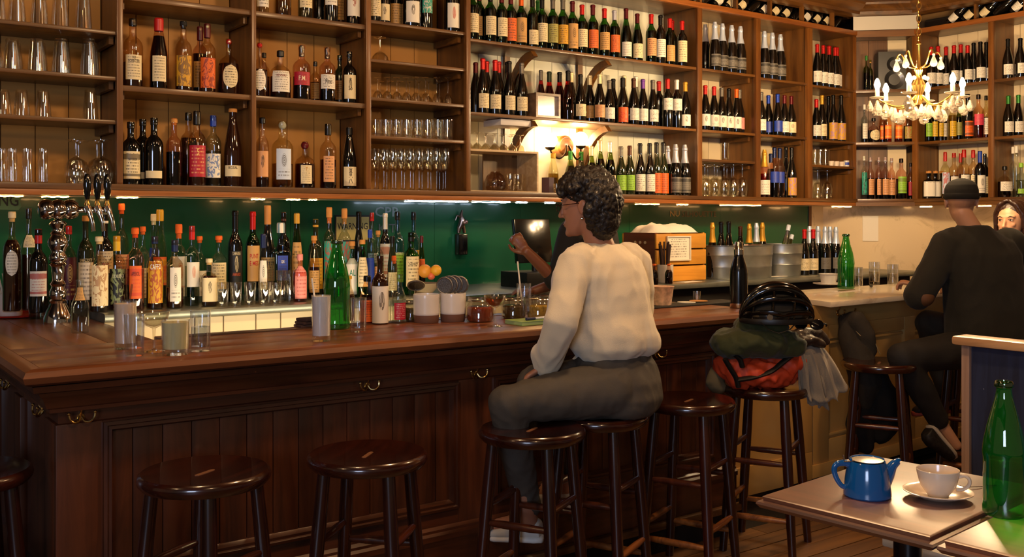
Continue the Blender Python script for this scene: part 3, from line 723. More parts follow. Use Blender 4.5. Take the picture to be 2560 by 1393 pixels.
def bottle(x, y, z, h, kind, body, cap, lab, label, group=None, dia=None, style='l', lz=None, hw=1.0, ink='#3a2a1c', text=None, p=2.0, oval=False, fill=None, stop='auto', rz=None, tilt=None, caplen=None, neck=None):
    prof, dflt, capz, lz0 = PROF[kind]
    r = (dia or dflt) / 2
    cat = 'bottle'
    nm = KINDW[kind].replace(' ', '_')
    if rz is None:
        face = atan2(-y, -x) + pi / 2
        rz = face * (0.45 + rb.random() * 0.3) + (rb.random() - 0.5) * 0.25
    t = thing(nm, label, cat, (x, y, z), rz, group); t.scale = (r, r, h)
    if tilt: t.rotation_euler = tilt
    tint, liq, opq = BODY[body]
    n = 24 if p == 2 else 28
    gm = opaque_glass(tint) if opq else thin_glass(tint, 0.12)
    link('body', shared(('b', kind, body, p), lambda: MB().lathe(prof, n, p=p).mesh('body', gm, True)), t)
    if liq:
        fl = fill if fill is not None else (0.66 if kind in ('burg', 'bord') else 0.5)
        def mk():
            pr = [(0, .01), (.86, .01), (.94, .025)] + [(q * .94, zz) for q, zz in prof if 0.03 < zz < fl] + [(interp(prof, fl) * .94, fl), (0, fl)]
            return MB().lathe(pr, n, p=p).mesh('contents', liquid(liq) if body not in 'GD' else opaque_glass(liq), True)
        link('contents', shared(('l', kind, body, p, round(fl, 2)), mk), t)
    if cap and capz:
        c0 = capz[0] if caplen is None else 1 - caplen
        hx = HEX.get(cap, cap)
        typ = stop
        if typ == 'auto': typ = 'foil' if kind in ('burg', 'bord', 'champ') else ('cork' if cap in ('cork', 'cream', 'orange') else 'screw')
        cm = {'foil': mat(hx, 0.32, metal=0.35), 'cork': mat(hx, 0.7, var=0.12, vscale=30), 'screw': mat(hx, 0.35), 'ball': mat(hx, 0.25, coat=0.4), 'pour': mat('#8a8478', 0.2, metal=0.8), 'swing': mat(hx, 0.5)}[typ]
        def mk():
            m = MB()
            if typ == 'foil':
                pr = [(interp(prof, c0) * 1.05, c0)] + [(q * 1.06 + .01, zz) for q, zz in prof if c0 < zz < .999 and q > 0] + [(prof[-2][0] * 1.03, 1.004), (0, 1.005)]
            elif typ == 'ball':
                c0b = 1 - (0.16 if caplen is None else caplen); rr = (1 - c0b) / 2; q = rr * h / r
                pr = [(0, c0b)] + [(q * sin(pi * i / 8), c0b + rr * (1 - cos(pi * i / 8))) for i in range(1, 8)] + [(0, 1)]
            elif typ == 'cork':
                nr = interp(prof, c0)
                pr = [(nr * .9, c0), (nr * .9, c0 + (1 - c0) * .35), (nr * 1.22, c0 + (1 - c0) * .38), (nr * 1.22, .985), (nr * 1.1, 1.002), (0, 1.003)]
            elif typ == 'pour':
                pr = [(.3, .80), (.34, .82), (.30, .86), (.34, .9), (.30, .97), (.18, 1.0), (0, 1.0)]
            else:
                nr = interp(prof, min(.99, c0 + .02))
                pr = [(nr * 1.06, c0), (nr * 1.14, c0 + .005), (nr * 1.14, .985), (nr * 1.0, 1.004), (0, 1.005)]
            return m.lathe(pr, 18).mesh('cap', cm, 'auto')
        link('capsule' if typ == 'foil' else 'stopper' if typ in ('cork', 'ball', 'pour') else 'cap', shared(('c', kind, cap, typ, round(c0, 2), round(h / r, 1) if typ == 'ball' else 0), mk), t)
    if neck:
        link('neck_band', shared(('n', kind, neck), lambda: patch(capz[0] - .10, capz[0] - .005, pi, interp(prof, capz[0] - .05) * 1.06, nu=18)), t).data.materials.append(label_mat(neck, 'p')) if ('nm', kind, neck) not in MESH else None
    if lab:
        a, b = lz or lz0
        me = shared(('p', round(a, 2), round(b, 2), hw, p, oval, lab, style, ink, kind), lambda: patch(a, b, hw, 1.012, p, oval, prof=prof))
        if not me.materials: me.materials.append(label_mat(lab, style, ink))
        lo = link('label', me, t)
        if text:
            for (tx, zc, zs, wa, ic) in text: curved_text(tx, zc, zs, r, h, wa, mat(ic, 0.5), lo)
    return t
def describe(body, kind, cap, lab, i, phrase, n):
    s = GLW[body] + ' ' + KINDW[kind]
    if cap: s += ', ' + cap + (' capsule' if kind in ('burg', 'bord', 'champ') else ' stopper' if cap in ('cork', 'cream') else ' cap')
    if lab: s += ', ' + lab + ' label'
    s += ', ' + ORD[i] + ' from left, ' + phrase
    if len(s.split()) > 16: s = s.replace('sparkling wine', 'sparkling').replace(' spirit bottle', ' bottle')
    if len(s.split()) > 16: s = s.replace(' from left', '')
    return s
def parse_row(spec, phrase, group, place, zs, limit=None, maxback=2.2):
    """spec lines: px top kind body cap label [key=val ...]; place(px, back) -> x, y, depth"""
    items = []
    for ln in spec.strip().splitlines():
        a = ln.split()
        kw = {}
        for q in a[6:]:
            k, v = q.split('=', 1); kw[k] = v
        items.append((float(a[0]), float(a[1]), a[2], a[3], a[4], a[5], kw))
    items.sort(key=lambda q: q[0])
    order = sorted(range(len(items)), key=lambda i: (float(items[i][6].get('r', 0)), items[i][0]))
    taken = []
    for i in order:
        px, top, kind, body, cap, lab, kw = items[i]
        back = float(kw.get('r', 0))
        shrink = 1.0
        while True:
            x, y, d = place(px, back)
            rad = (float(kw['w']) / FP * d * 0.96 if 'w' in kw else PROF[kind][1]) / 2 * shrink
            if limit:
                lo, hi = limit(x, y); x = min(max(x, lo + rad + 0.003), hi - rad - 0.003)
            if all((x - a) ** 2 + (y - b) ** 2 > (rad + c + 0.001) ** 2 for a, b, c in taken): break
            back += 0.12
            if back > maxback:
                back = float(kw.get('r', 0)); shrink *= 0.94
                if shrink < 0.6: break
        taken.append((x, y, rad))
        h = z_at(top, d) - zs
        cap = None if cap == '-' else cap; lab = None if lab == '-' else lab
        arg = dict(dia=rad * 2)
        if 's' in kw: arg['style'] = kw['s']
        if 'lz' in kw: arg['lz'] = tuple(float(q) for q in kw['lz'].split('-'))
        if 'hw' in kw: arg['hw'] = float(kw['hw'])
        if 'ink' in kw: arg['ink'] = HEX.get(kw['ink'], kw['ink'])
        if 'p' in kw: arg['p'] = float(kw['p'])
        if 'o' in kw: arg['oval'] = True
        if 'f' in kw: arg['fill'] = float(kw['f'])
        if 'st' in kw: arg['stop'] = kw['st']
        if 'cl' in kw: arg['caplen'] = float(kw['cl'])
        if 'rz' in kw: arg['rz'] = float(kw['rz'])
        if 't' in kw:
            tx = []
            for q in kw['t'].split('|'):
                w, zc, zsz, wa, ic = q.split(';'); tx.append((w.replace('_', ' '), float(zc), float(zsz), float(wa), HEX.get(ic, ic)))
            arg['text'] = tx
        bottle(x, y, zs + 0.0005, h, kind, body, cap, lab, describe(body, kind, cap, lab, i, phrase, len(items)), group, **arg)
def bay_limit(x, y):
    return min(bays, key=lambda q: 0 if q[0] <= x <= q[1] else min(abs(x - q[0]), abs(x - q[1])))
def place_back(dy=0.075):
    def f(px, back):
        y = YF + dy + back * 0.095; x, d = on_y(px, y); return x, y, d
    return f
def place_right(px, back):
    X = XR + 0.075 + back * 0.095; y, d = on_x(px, X)
    a, b = (DY - rp[1][0], DY - .03) if px < 2478 else (DY - rp[2][0], DY - rp[1][1])
    y = min(max(y, a + .042), b - .042)
    return X, y, depth(X, y)
def place_corner(px, back):
    # line parallel to the diagonal face
    o = (0.065 + back * 0.09) / sqrt(2); t = cam_t(px)
    X0, Y0 = CX0 + o, CY0 + o
    # X0+s, Y0-s
    s = (t * (FWX * X0 + FWY * Y0) - (RTX * X0 + RTY * Y0)) / ((RTX - RTY) - t * (FWX - FWY))
    return X0 + s, Y0 - s, depth(X0 + s, Y0 - s)

parse_row('''
332 48 spirit D black cream w=51 lz=.10-.46 f=.36 hw=.85 t=OLD;.42;.05;.35;#3a2a1c|FORESTER;.37;.055;1.1;#3a2a1c
397 47 slim R red cream w=46 lz=.10-.46 hw=.8 f=.75 cl=.18 st=screw
458.5 54 spirit D black mustard w=43 s=a ink=#6a4a2a lz=.06-.50 f=.20 st=cork
500 68 spirit R wine tan w=40 r=1 f=.6 cl=.2 st=screw
518 61 spirit D wine orange w=43 s=a ink=#7a1a14 lz=.06-.50 f=.3 cl=.2 st=screw
572 98 squat D red cream w=55 o=1 lz=.10-.52 hw=.75 f=.55 st=ball cl=.1''', "second bay's upper shelf", 'bottles in the second bay', place_back(), limit=bay_limit, zs=ZS[1])
parse_row('''
327 306 spirit K black cream w=48 s=b lz=.09-.53 t=DOCTOR;.40;.05;.9;#2a2018
357 299 spirit K black white w=44 r=1 lz=.10-.20 s=p
385 296 spirit K black cream w=47 lz=.10-.21 s=p
435 297 spirit R cork - w=41 f=.5
471 283 spirit D black - w=44 r=1 f=.66
492 279 spirit D black crimson w=47 lz=.12-.54 f=.5 ink=#e8b070 cl=.18 t=5;.45;.12;.25;#f0c878
533 290 spirit W blue white w=41 s=a ink=#3a6ab0 lz=.12-.46 f=.5 cl=.15
582 273 slim B cork cream w=46 lz=.13-.27 s=p cl=.07 t=BOZAL;.24;.05;1.0;#3a2a1c''', "second bay's lower shelf", 'bottles in the second bay', place_back(), limit=bay_limit, zs=ZS[0])
parse_row('''
655 -120 apo C black white w=36
708 -120 slim Y cork - w=42 f=.4
763 -118 spirit W cork cream w=38 f=.3 lz=.16-.5
799 -112 spirit K black - w=38 r=1
827 -115 spirit K black white w=36 lz=.24-.6
850 -110 slim B black tan w=24 r=1
884 -108 spirit R wine white w=38 lz=.12-.5 s=k ink=#a02818''', "third bay's top shelf", 'bottles in the third bay', place_back(), limit=bay_limit, zs=ZS[2])
parse_row('''
649 107 squat D red white w=42 o=1 lz=.10-.5 hw=.75 st=ball cl=.1 f=.5
660 133 spirit D black - w=30 r=1.2 f=.5
701 128 squat A black white w=55 lz=.12-.56 hw=.9 f=.45 t=REVIVAL;.46;.07;.9;#8a3a20
754 114 spirit R grey crimson w=46 lz=.26-.50 f=.42 st=pour t=F.M.;.38;.12;.8;#e8d0b0
788 155 spirit D black tan w=28 r=1
818 119 spirit R grey white w=43 lz=.23-.49 f=.42 st=pour t=Fino;.36;.12;.8;#2a2018
849 139 spirit N black tan w=32 r=1
873 130 spirit K black cream w=39 s=k lz=.08-.54 hw=.85 t=*;.42;.16;.3;#2a2018|So;.28;.12;.5;#2a2018''', "third bay's upper shelf", 'bottles in the third bay', place_back(), limit=bay_limit, zs=ZS[1])
parse_row('''
656 295 spirit A black peach w=34 s=k lz=.15-.52 f=.14 cl=.08
706 304 spirit Y silver ice w=56 s=e lz=.12-.58 hw=.72 f=.36 st=ball cl=.12
762 354 squat A wine cream w=53 lz=.09-.48 hw=.55 f=.52 st=ball cl=.17 t=7;.40;.10;.16;#c08a2a
820 311 spirit A black peach w=43 lz=.10-.50 hw=.7 f=.45 cl=.17
873 320 slim K black cream w=38 lz=.05-.36 s=p rz=-.25 t=六;.15;.16;.5;#2a2018|喜;.27;.14;.45;#2a2018''', "third bay's lower shelf", 'bottles in the third bay', place_back(), limit=bay_limit, zs=ZS[0])
parse_row('''
937 -85 bord K black cream w=34 lz=.10-.4
961 -85 bord K black cream w=31 s=k lz=.06-.34
989 -80 bord K black tan w=34 r=1 lz=.02-.4
1029 -78 bord K wine white w=50 s=k lz=.06-.42 hw=.75
1066 -76 bord K black teal w=32 s=a ink=#d8d0c0 lz=.26-.6
1137 -70 bord K red white w=44 s=k ink=#c03020 lz=.06-.46 hw=.8''', "fourth bay's top shelf", 'bottles in the fourth bay', place_back(), limit=bay_limit, zs=zk(2.481))
# wide wine bay
parse_row('''
1182 -30 bord G wine cream
1198 -24 bord G wine tan r=.6 hw=.4
1226 -22 bord G black cream
1254 -18 bord G wine cream
1277 -15 bord G wine orange lz=.08-.52
1303 -10 bord G orange tan s=e lz=.08-.56
1331 -8 bord G black cream lz=.06-.34
1355 -5 bord G black cream
1382 -3 bord G grey olive
1407 -2 bord G grey mustard
1431 4 bord G wine tan s=e lz=.08-.56
1455 13 bord G red cream
1482 13 bord G wine orange
1511 22 bord G red tan
1536 27 bord G silver orange lz=.12-.48
1565 22 burg G wine white lz=.06-.34
1593 35 burg G wine cream lz=.06-.36
1628 36 bord G red peach
1651 39 bord K black white
1674 47 bord G red tan lz=.08-.42
1705 53 bord K red cream lz=.1-.56
1345 2 bord G green - r=1
1680 52 bord G red - r=1''', 'top shelf of wide wine bay', 'wines on the top shelf of the wide bay', place_back(), limit=bay_limit, zs=ZS[2])
parse_row('''
1189 157 burg K wine - r=1
1207 147 burg K red cream
1217 154 burg K red - r=1
1238 151 burg K red cream
1247 155 burg K red - r=1.2
1273 154 burg K black cream
1268 156 burg K black - r=1.2
1304 158 burg K grey cream
1300 160 burg K black - r=1.2
1352 176 burg S grey - r=1.6 f=.72
1373 180 burg S dkgreen - r=1.4 f=.72
1399 181 burg S black - r=.8 f=.72
1420 178 burg S black - f=.72
1428 182 burg K cream - r=1
1451 187 burg K black cream
1474 189 burg K cream tan r=.4
1499 186 burg K cream peach
1523 202 burg K grey white
1533 198 burg K black - r=1
1557 195 burg K black orange s=a ink=#d02818 lz=.04-.36
1584 197 burg K brown white
1560 190 burg C cream - r=1.4
1607 199 burg K purple white
1632 201 burg K grey white
1647 204 bord K red - r=1
1669 198 bord K red white lz=.36-.60
1692 200 bord K white white lz=.36-.60
1715 206 burg K gold white s=k lz=.06-.30
1590 192 bord C white - r=1.6''', 'middle shelf of wide wine bay', 'wines on the middle shelf of the wide bay', place_back(), limit=bay_limit, zs=ZS[1])
parse_row('''
1383 384 slim Y yellow - r=1
1426 378 burg V green - r=1.4
1453 380 burg V green - r=1
1478 366 burg V cream - r=.5
1500 352 burg V cream cream
1525 355 burg V white cream
1552 367 burg N grey lime lz=.09-.40
1574 365 burg N brown lime lz=.09-.40
1600 359 burg K black white lz=.07-.40
1624 359 burg K black white lz=.07-.40
1641 357 burg N black orange lz=.04-.42
1658 357 burg N black orange lz=.04-.42
1669 366 champ K silver - r=1
1689 362 champ K silver grey s=b ink=#15120f lz=.06-.36
1713 363 champ K silver grey s=b ink=#15120f lz=.06-.36''', 'bottom shelf of wide wine bay', 'wines on the bottom shelf of the wide bay', place_back(), limit=bay_limit, zs=ZS[0])
# sixth to eighth bay
parse_row('''
1763 62 champ K silver - r=1
1787 56 champ K ice grey s=b ink=#15120f
1806 60 champ K ice grey s=b ink=#15120f
1829 64 champ K ice grey s=b ink=#15120f
1851 67 champ K ice grey s=b ink=#15120f''', "sixth bay's top shelf", 'sparkling wines on the top shelves', place_back(), limit=bay_limit, zs=ZS[2])
parse_row('''
1763 214 burg K red white s=k
1785 217 burg K red white s=e
1804 220 burg K grey white s=k
1822 222 burg K black white s=k
1841 223 burg K orange white s=k
1860 226 burg K grey pink s=k''', "sixth bay's middle shelf", 'wines in the sixth bay', place_back(), limit=bay_limit, zs=ZS[1])
parse_row('''
1911 79 champ K ice grey s=b ink=#15120f
1931 83 champ K ice grey s=b ink=#15120f
1951 87 champ K ice grey s=b ink=#15120f''', "seventh bay's top shelf", 'sparkling wines on the top shelves', place_back(), limit=bay_limit, zs=ZS[2] - .012)
parse_row('''
1903 231 burg K grey white
1921 239 burg K blue blue r=.6
1944 236 burg K blue blue
1961 239 burg K wine white
1978 241 burg K wine cream s=e
1996 242 burg K grey white''', "seventh bay's middle shelf", 'wines in the seventh bay', place_back(), limit=bay_limit, zs=ZS[1])
parse_row('''
1911 375 champ P gold white lz=.06-.36
1927 385 burg R navy - r=1
1936 370 bord R navy blue lz=.3-.52 f=.5
1949 371 bord R navy blue lz=.3-.52 f=.5
1968 369 burg K black - r=1
1979 369 burg K black mustard s=a ink=#a87aa0 lz=.05-.40''', "seventh bay's bottom shelf", 'bottles on the bottom of the seventh bay', place_back(), limit=bay_limit, zs=ZS[0])
parse_row('''
2043 111 burg K red white
2058 114 burg K red white
2073 116 burg K red white
2088 119 burg K red white
2103 121 burg K red white
2120 123 burg K red white''', "eighth bay's top shelf", 'red-capped wines in the eighth bay', place_back(), limit=bay_limit, zs=ZS[2] - .018)
parse_row('''
2041 249 burg K red white
2055 239 burg K gold cream
2071 241 burg K black - r=1
2083 238 burg K black mustard s=a ink=#a87aa0 lz=.04-.4
2103 239 burg K black mustard s=a ink=#a87aa0 lz=.04-.4''', "eighth bay's middle shelf", 'wines in the eighth bay', place_back(), limit=bay_limit, zs=ZS[1] - .008)
# corner unit
parse_row('''
2161 262 apo W white white w=16
2184 296 squat R black cream w=30 o=1 lz=.08-.52
2206 272 spirit O orange orange w=17 r=.8 lz=.1-.5 s=b ink=#f0b040
2219 270 spirit O orange orange w=20 lz=.1-.5 s=b ink=#f0b040
2246 272 spirit O orange orange w=20 lz=.1-.5 s=b ink=#f0b040
2270 275 spirit R black olive w=22 s=a ink=#b02818''', 'middle shelf of corner unit', 'bottles in the corner unit', place_corner, ZS[1] - .01)
parse_row('''
2160 391 spirit C white teal w=17 s=a ink=#10302a lz=.1-.62
2176 394 spirit R silver peach w=19
2197 394 spirit R silver peach w=18 r=.6
2213 394 spirit R silver peach w=20
2229 396 spirit R silver peach w=18 r=.6
2253 397 spirit R black lime w=27 s=b lz=.14-.55 ink=#6a7a2a
2276 408 spirit R black crimson w=18 r=1''', 'bottom shelf of corner unit', 'bottles in the corner unit', place_corner, ZS[0])
parse_row('''
2166 140 apo V green - w=15
2176 150 spirit V gold - w=13 r=.8''', 'top shelf of corner unit', 'bottles in the corner unit', place_corner, ZS[2] - .02)
# right wall
parse_row('''
2328 118 burg K red white
2345 116 burg K red white
2365 118 burg K red white r=.8
2385 114 burg K red white
2402 112 burg K red white
2419 114 burg K red white
2434 108 burg K black white
2451 105 burg K black white
2466 106 burg K black white r=.5
2520 98 burg K black white
2551 96 burg K black white''', "right wall's top shelf", 'wines on the right wall', place_right, ZS[2] - .02)
parse_row('''
2314 262 bord V green lime w=19
2337 258 bord V gold yellow w=21 lz=.14-.52
2352 262 bord Y gold yellow w=15 r=.6
2361 262 bord K grey white w=14 r=.9
2381 256 bord Y gold yellow w=20 lz=.1-.5
2397 262 bord V black olive w=17 r=.5
2419 236 spirit K black orange w=28 s=b lz=.06-.4 ink=#2a1a12
2446 237 spirit O black rose w=27 lz=.3-.55
2465 240 spirit Y black white w=20 r=.4
2521 240 burg K green white
2546 238 burg K green white''', "right wall's middle shelf", 'bottles on the right wall', place_right, ZS[1] - .015)
parse_row('''
2304 428 apo K cork white w=30 s=p lz=.08-.62 p=4
2329 428 apo K cork white w=26 s=p lz=.08-.62 p=4 r=.5
2347 428 apo K cork white w=24 s=p lz=.08-.62 r=1
2363 381 spirit Y red ice w=23 s=a ink=#c04030 lz=.1-.56 cl=.2
2385 383 spirit D red white w=25 cl=.1
2401 384 spirit D red white w=20 r=1 cl=.2
2410 375 spirit D red white w=27 cl=.16
2433 376 spirit D red cream w=25 cl=.16 r=.4
2450 378 spirit K blue white w=26 s=e cl=.25
2462 385 spirit K black cream w=22 r=.5
2503 416 squat A black white w=36 lz=.2-.5
2526 368 apo C white - w=22 r=1
2541 366 apo C white - w=22 r=.6
2553 408 apo W lime lime w=26 lz=.1-.24''', "right wall's bottom shelf", 'bottles on the right wall', place_right, ZS[0])

# ---------------------------------------------------------------- bottles standing on the back counter
def place_zinc(px, back):
    y = YC + 0.10 + back * 0.16; x, d = on_y(px, y); return x, y, d
parse_row('''
30 530 spirit D cream white w=45 r=1.4 o=1 lz=.36-.62 hw=.7 f=.72
72 522 spirit D black cream w=38 r=1.6 f=.55 lz=.62-.74
96 574 spirit K red white w=46 r=.8 s=b ink=#b02020 lz=.2-.5 cl=.17
172 566 spirit R red wine w=40 r=1.8 s=e ink=#d8b060 lz=.1-.62
214 539 spirit N cork white w=41 r=1.2 lz=.1-.5 t=RAMAZZOTTI;.52;.05;1.5;#d8c8a0
262 536 spirit K white cream w=44 r=1.8 lz=.3-.6 t=JENKS;.44;.08;.8;#b02020
248 592 spirit A cream cream w=48 r=.1 s=a ink=#a8784a lz=.08-.62 hw=.95 f=.2
304 510 spirit D orange peach w=38 r=2 lz=.2-.5 f=.5
292 591 spirit D yellow black w=46 r=.3 ink=#8a9a6a lz=.08-.56 s=a cl=.2 t=ODILEBUS;.46;.06;1.3;#cfd0b0
338 570 spirit P orange orange w=45 r=.1 s=b ink=#d04020 lz=.14-.54 hw=.7 cl=.12 t=APEROL;.44;.07;.9;#5a1a10
357 567 spirit C orange cream w=36 r=1.3
387 592 spirit D navy mustard w=43 r=.2 s=a ink=#a03020 lz=.08-.66 hw=.95 t=CAFFO;.58;.10;1.3;#e8e4d8
400 525 slim Y mustard orange w=40 r=1.7 s=b ink=#d8a020 lz=.2-.5 f=.5
384 536 slim C cream blue w=30 r=2 lz=.4-.62
437 601 spirit D navy white w=44 r=.1 s=e ink=#1a1614 lz=.1-.6 hw=.65 cl=.17 f=.3
447 561 spirit C orange white w=42 r=1.2 s=e ink=#d06a30 lz=.1-.6 cl=.18
480 566 spirit W red white w=38 r=.5 s=k ink=#d08060 lz=.24-.55 cl=.17
499 591 spirit C orange white w=36 r=1.5 s=k
523 647 apo D cream cream w=37 r=.1 s=k p=5 lz=.10-.60 f=.64
547 590 spirit C orange cream w=44 r=1.2 lz=.2-.6
588 528 bord K black black w=38 r=1.2 s=k ink=#c8b890 lz=.2-.56 t=S.MARIA;.53;.05;1.1;#c8b890|AMARO;.30;.05;1.1;#c05020
632 530 bord G red tan w=37 r=1.2 s=p lz=.22-.62 t=PUNT;.50;.07;1.2;#b01c18|E_MES;.42;.07;1.2;#b01c18
669 515 burg K cork tan w=42 r=1.4 st=swing lz=.2-.45
658 586 slim C navy white w=26 r=.1 s=e ink=#1a1614 lz=.2-.62 hw=.8 cl=.2
702 558 apo U white blue w=48 r=.9 p=5 lz=.26-.58 hw=.5 t=GIN;.50;.06;.3;#e8e4d8
709 532 spirit K brown - w=36 r=2
742 534 slim V gold tan w=32 r=1.2 lz=.1-.66
750 636 apo P pink pink w=36 r=.1 lz=.06-.75 f=.6 ink=#b04a48
789 549 spirit N gold mustard w=38 r=1.6 lz=.1-.5
785 590 slim A cork tan w=30 r=.8
823 519 spirit R cork teal w=36 r=1.6 s=a ink=#b04a38 lz=.2-.62 cl=.18
861 522 spirit W cork teal w=36 r=1.6 s=a ink=#b04a38 lz=.2-.62 cl=.18
897 530 burg K black - w=34 r=1.8
880 604 apo W cork white w=36 r=.3 lz=.06-.7 f=.3 s=p t=AL;.44;.16;.9;#2a7a5a
906 600 slim E cork cream w=30 r=.1 lz=.2-.7
925 575 slim U blue blue w=26 r=.6 lz=.05-.58 s=p
930 533 spirit D red white w=28 r=1.8 lz=.2-.5
945 577 spirit W cork peach w=30 r=.8 lz=.1-.45
963 534 bord K white white w=30 r=1.5 s=b ink=#c06a3a lz=.2-.62
981 591 slim N black cream w=26 r=.2 lz=.1-.4
994 530 spirit U black lime w=36 r=1.2 lz=.14-.5 t=CHARTREUSE;.49;.04;1.5;#e8e4d8
1034 531 spirit U black yellow w=34 r=1.8 lz=.14-.52 t=CHARTREUSE;.50;.04;1.5;#2a2018
1028 582 spirit E black cream w=42 r=.4 lz=.14-.62 cl=.14 t=GENEPY;.50;.05;1.2;#3a2a1c
1054 590 slim V wine orange w=20 r=.7 lz=.4-.6''', 'back counter under green splashback', 'bottles along the back counter', place_zinc, ZC, maxback=3.4)

# ---------------------------------------------------------------- glassware
CLEAR = thin_glass('#f8f6ee', 0.30, 0.02, 0.8)
GPROF = {
 'pint': [(.027, 0), (.029, .004), (.036, .07), (.042, .148), (.040, .148), (.034, .07), (.027, .012), (0, .012)],
 'tumbler': [(.030, 0), (.032, .003), (.036, .10), (.035, .112), (.033, .10), (.029, .012), (0, .012)],
 'jar': [(.030, 0), (.034, .004), (.034, .075), (.030, .085), (.031, .10), (.029, .10), (.028, .084), (.032, .072), (.031, .01), (0, .01)],
 'rocks': [(.036, 0), (.039, .003), (.042, .092), (.040, .092), (.037, .016), (0, .016)],
 'rocks_low': [(.033, 0), (.035, .003), (.038, .078), (.036, .078), (.033, .014), (0, .014)],
 'collins': [(.027, 0), (.029, .003), (.0305, .150), (.029, .150), (.0275, .018), (0, .018)],
 'shooter': [(.022, 0), (.024, .003), (.027, .105), (.0255, .105), (.022, .02), (0, .02)],
}
SPROF = {   # foot, stem, bowl
 'coupe': ([(0, 0), (.034, 0), (.034, .002), (.012, .006), (.005, .012)], [(.005, .012), (.0042, .05), (.006, .075)], [(.006, .075), (.026, .085), (.044, .105), (.049, .128), (.0475, .128), (.042, .106), (.024, .087), (0, .08)]),
 'wine': ([(0, 0), (.034, 0), (.034, .002), (.010, .006), (.0045, .012)], [(.0045, .012), (.0038, .06), (.005, .085)], [(.005, .085), (.024, .095), (.036, .125), (.037, .150), (.031, .185), (.030, .185), (.0355, .150), (.034, .125), (.022, .097), (0, .089)]),
 'goblet': ([(0, 0), (.034, 0), (.034, .002), (.010, .006), (.005, .012)], [(.005, .012), (.0045, .045), (.006, .062)], [(.006, .062), (.028, .075), (.038, .105), (.037, .135), (.032, .160), (.031, .160), (.036, .135), (.036, .105), (.026, .077), (0, .068)]),
}
def gl(kind, x, y, z, label, group=None, inv=False, sc=1.0, hsc=1.0, rz=0.0):
    if kind in GPROF:
        H0 = max(q[1] for q in GPROF[kind])
        nm = {'pint': 'pint_glass', 'jar': 'glass_jar', 'collins': 'highball_glass', 'rocks': 'rocks_glass', 'rocks_low': 'rocks_glass', 'shooter': 'small_glass', 'tumbler': 'tumbler'}[kind]
        me = shared(('gl', kind), lambda: MB().lathe([(0, 0)] + GPROF[kind], 20).mesh(nm, CLEAR, 'auto'))
        o = link(nm, me); tag(o, label, 'glass', group)
    else:
        f, s, b = SPROF[kind]; H0 = max(q[1] for q in b)
        o = thing(kind + '_glass', label, 'glass', (x, y, z), 0, group)
        for nm, pr in (('foot', f), ('stem', s), ('bowl', b)):
            link(nm, shared(('gl', kind, nm), lambda pr=pr, nm=nm: MB().lathe(pr, 18).mesh(nm, CLEAR, 'auto')), o)
    o.scale = (sc, sc, sc * hsc)
    o.location = (x, y, z + (H0 * sc * hsc if inv else 0) + 0.0006)
    o.rotation_euler = (pi if inv else 0, 0, rz)
    return o, H0 * sc * hsc
def glass_row(kind, pxs, top, zs, phrase, group, inv=True, dy=0.075, backs=(0,), sc=1.0, place=None, w=None):
    word = {'pint': 'pint glass', 'tumbler': 'tumbler', 'jar': 'small jar glass', 'rocks': 'rocks glass', 'rocks_low': 'rocks glass', 'coupe': 'coupe glass', 'wine': 'wine glass', 'goblet': 'stemmed goblet', 'collins': 'highball glass', 'shooter': 'small glass'}[kind]
    for bk in backs:
        for i, px in enumerate(pxs):
            if place: x, y, d = place(px, bk)
            else:
                y = YF + dy + bk; x, d = on_y(px + bk * 60, y)
                lo, hi = bay_limit(x, y); rr = (max(q[0] for q in (GPROF.get(kind) or SPROF[kind][2]))) * sc + 0.004
                x = min(max(x, lo + rr), hi - rr)
            want = z_at(top, d if bk == 0 else on_y(px, YF + dy)[1]) - zs
            H0 = max(q[1] for q in (GPROF.get(kind) or SPROF[kind][2]))
            hs = want / H0
            R0 = max(q[0] for q in (GPROF.get(kind) or (SPROF[kind][2] + SPROF[kind][0])))
            if len(pxs) > 1:
                gap = min(abs((place(pxs[q + 1], bk)[0] if place else on_y(pxs[q + 1], YF + dy)[0]) - (place(pxs[q], bk)[0] if place else on_y(pxs[q], YF + dy)[0])) for q in range(len(pxs) - 1))
                srad = min(sc * 1.2, gap * .485 / R0)
            else: srad = sc
            row = ('' if len(backs) == 1 else 'front row, ' if bk == backs[0] else 'back row, ')
            gl(kind, x, y, zs, f"{'upturned ' if inv else ''}clear {word}, {row}{ORD[i]} from left, {phrase}", group, inv, srad, hs / srad)
glass_row('pint', [-8, 42, 98, 150, 208], -25, zk(2.284), "first bay's top shelf", 'glasses in the first bay', True)
glass_row('pint', [-20, 30, 92, 152, 222], 98, zk(2.086), "first bay's second shelf", 'glasses in the first bay', True, backs=(0, .1))
glass_row('pint', [8, 54, 108, 226], 226, zk(1.896), "first bay's third shelf", 'glasses in the first bay', True, backs=(0,))
glass_row('jar', [2, 30, 68, 107], 372, ZS[0], "first bay's bottom shelf", 'glasses in the first bay', False)
glass_row('goblet', [190, 258], 350, ZS[0], "first bay's bottom shelf", 'stemmed glasses in the first bay', True, backs=(0, .1), sc=1.05)
glass_row('coupe', [950], 94, zk(2.284), "fourth bay's second shelf", 'glasses in the fourth bay', True)
glass_row('coupe', [944, 968, 992, 1016, 1040, 1064, 1092, 1120], 194, zk(2.088), "fourth bay's third shelf", 'glasses in the fourth bay', True, backs=(0, .12), sc=.8)
glass_row('rocks_low', [940, 966, 992, 1018, 1044, 1070, 1096, 1120], 300, zk(1.893), "fourth bay's fourth shelf", 'glasses in the fourth bay', False, backs=(0, .12), sc=.72)
glass_row('wine', [938, 960, 982, 1004, 1026, 1048, 1070, 1092, 1114], 372, ZS[0], "fourth bay's bottom shelf", 'glasses in the fourth bay', False, backs=(0, .12), sc=.78)
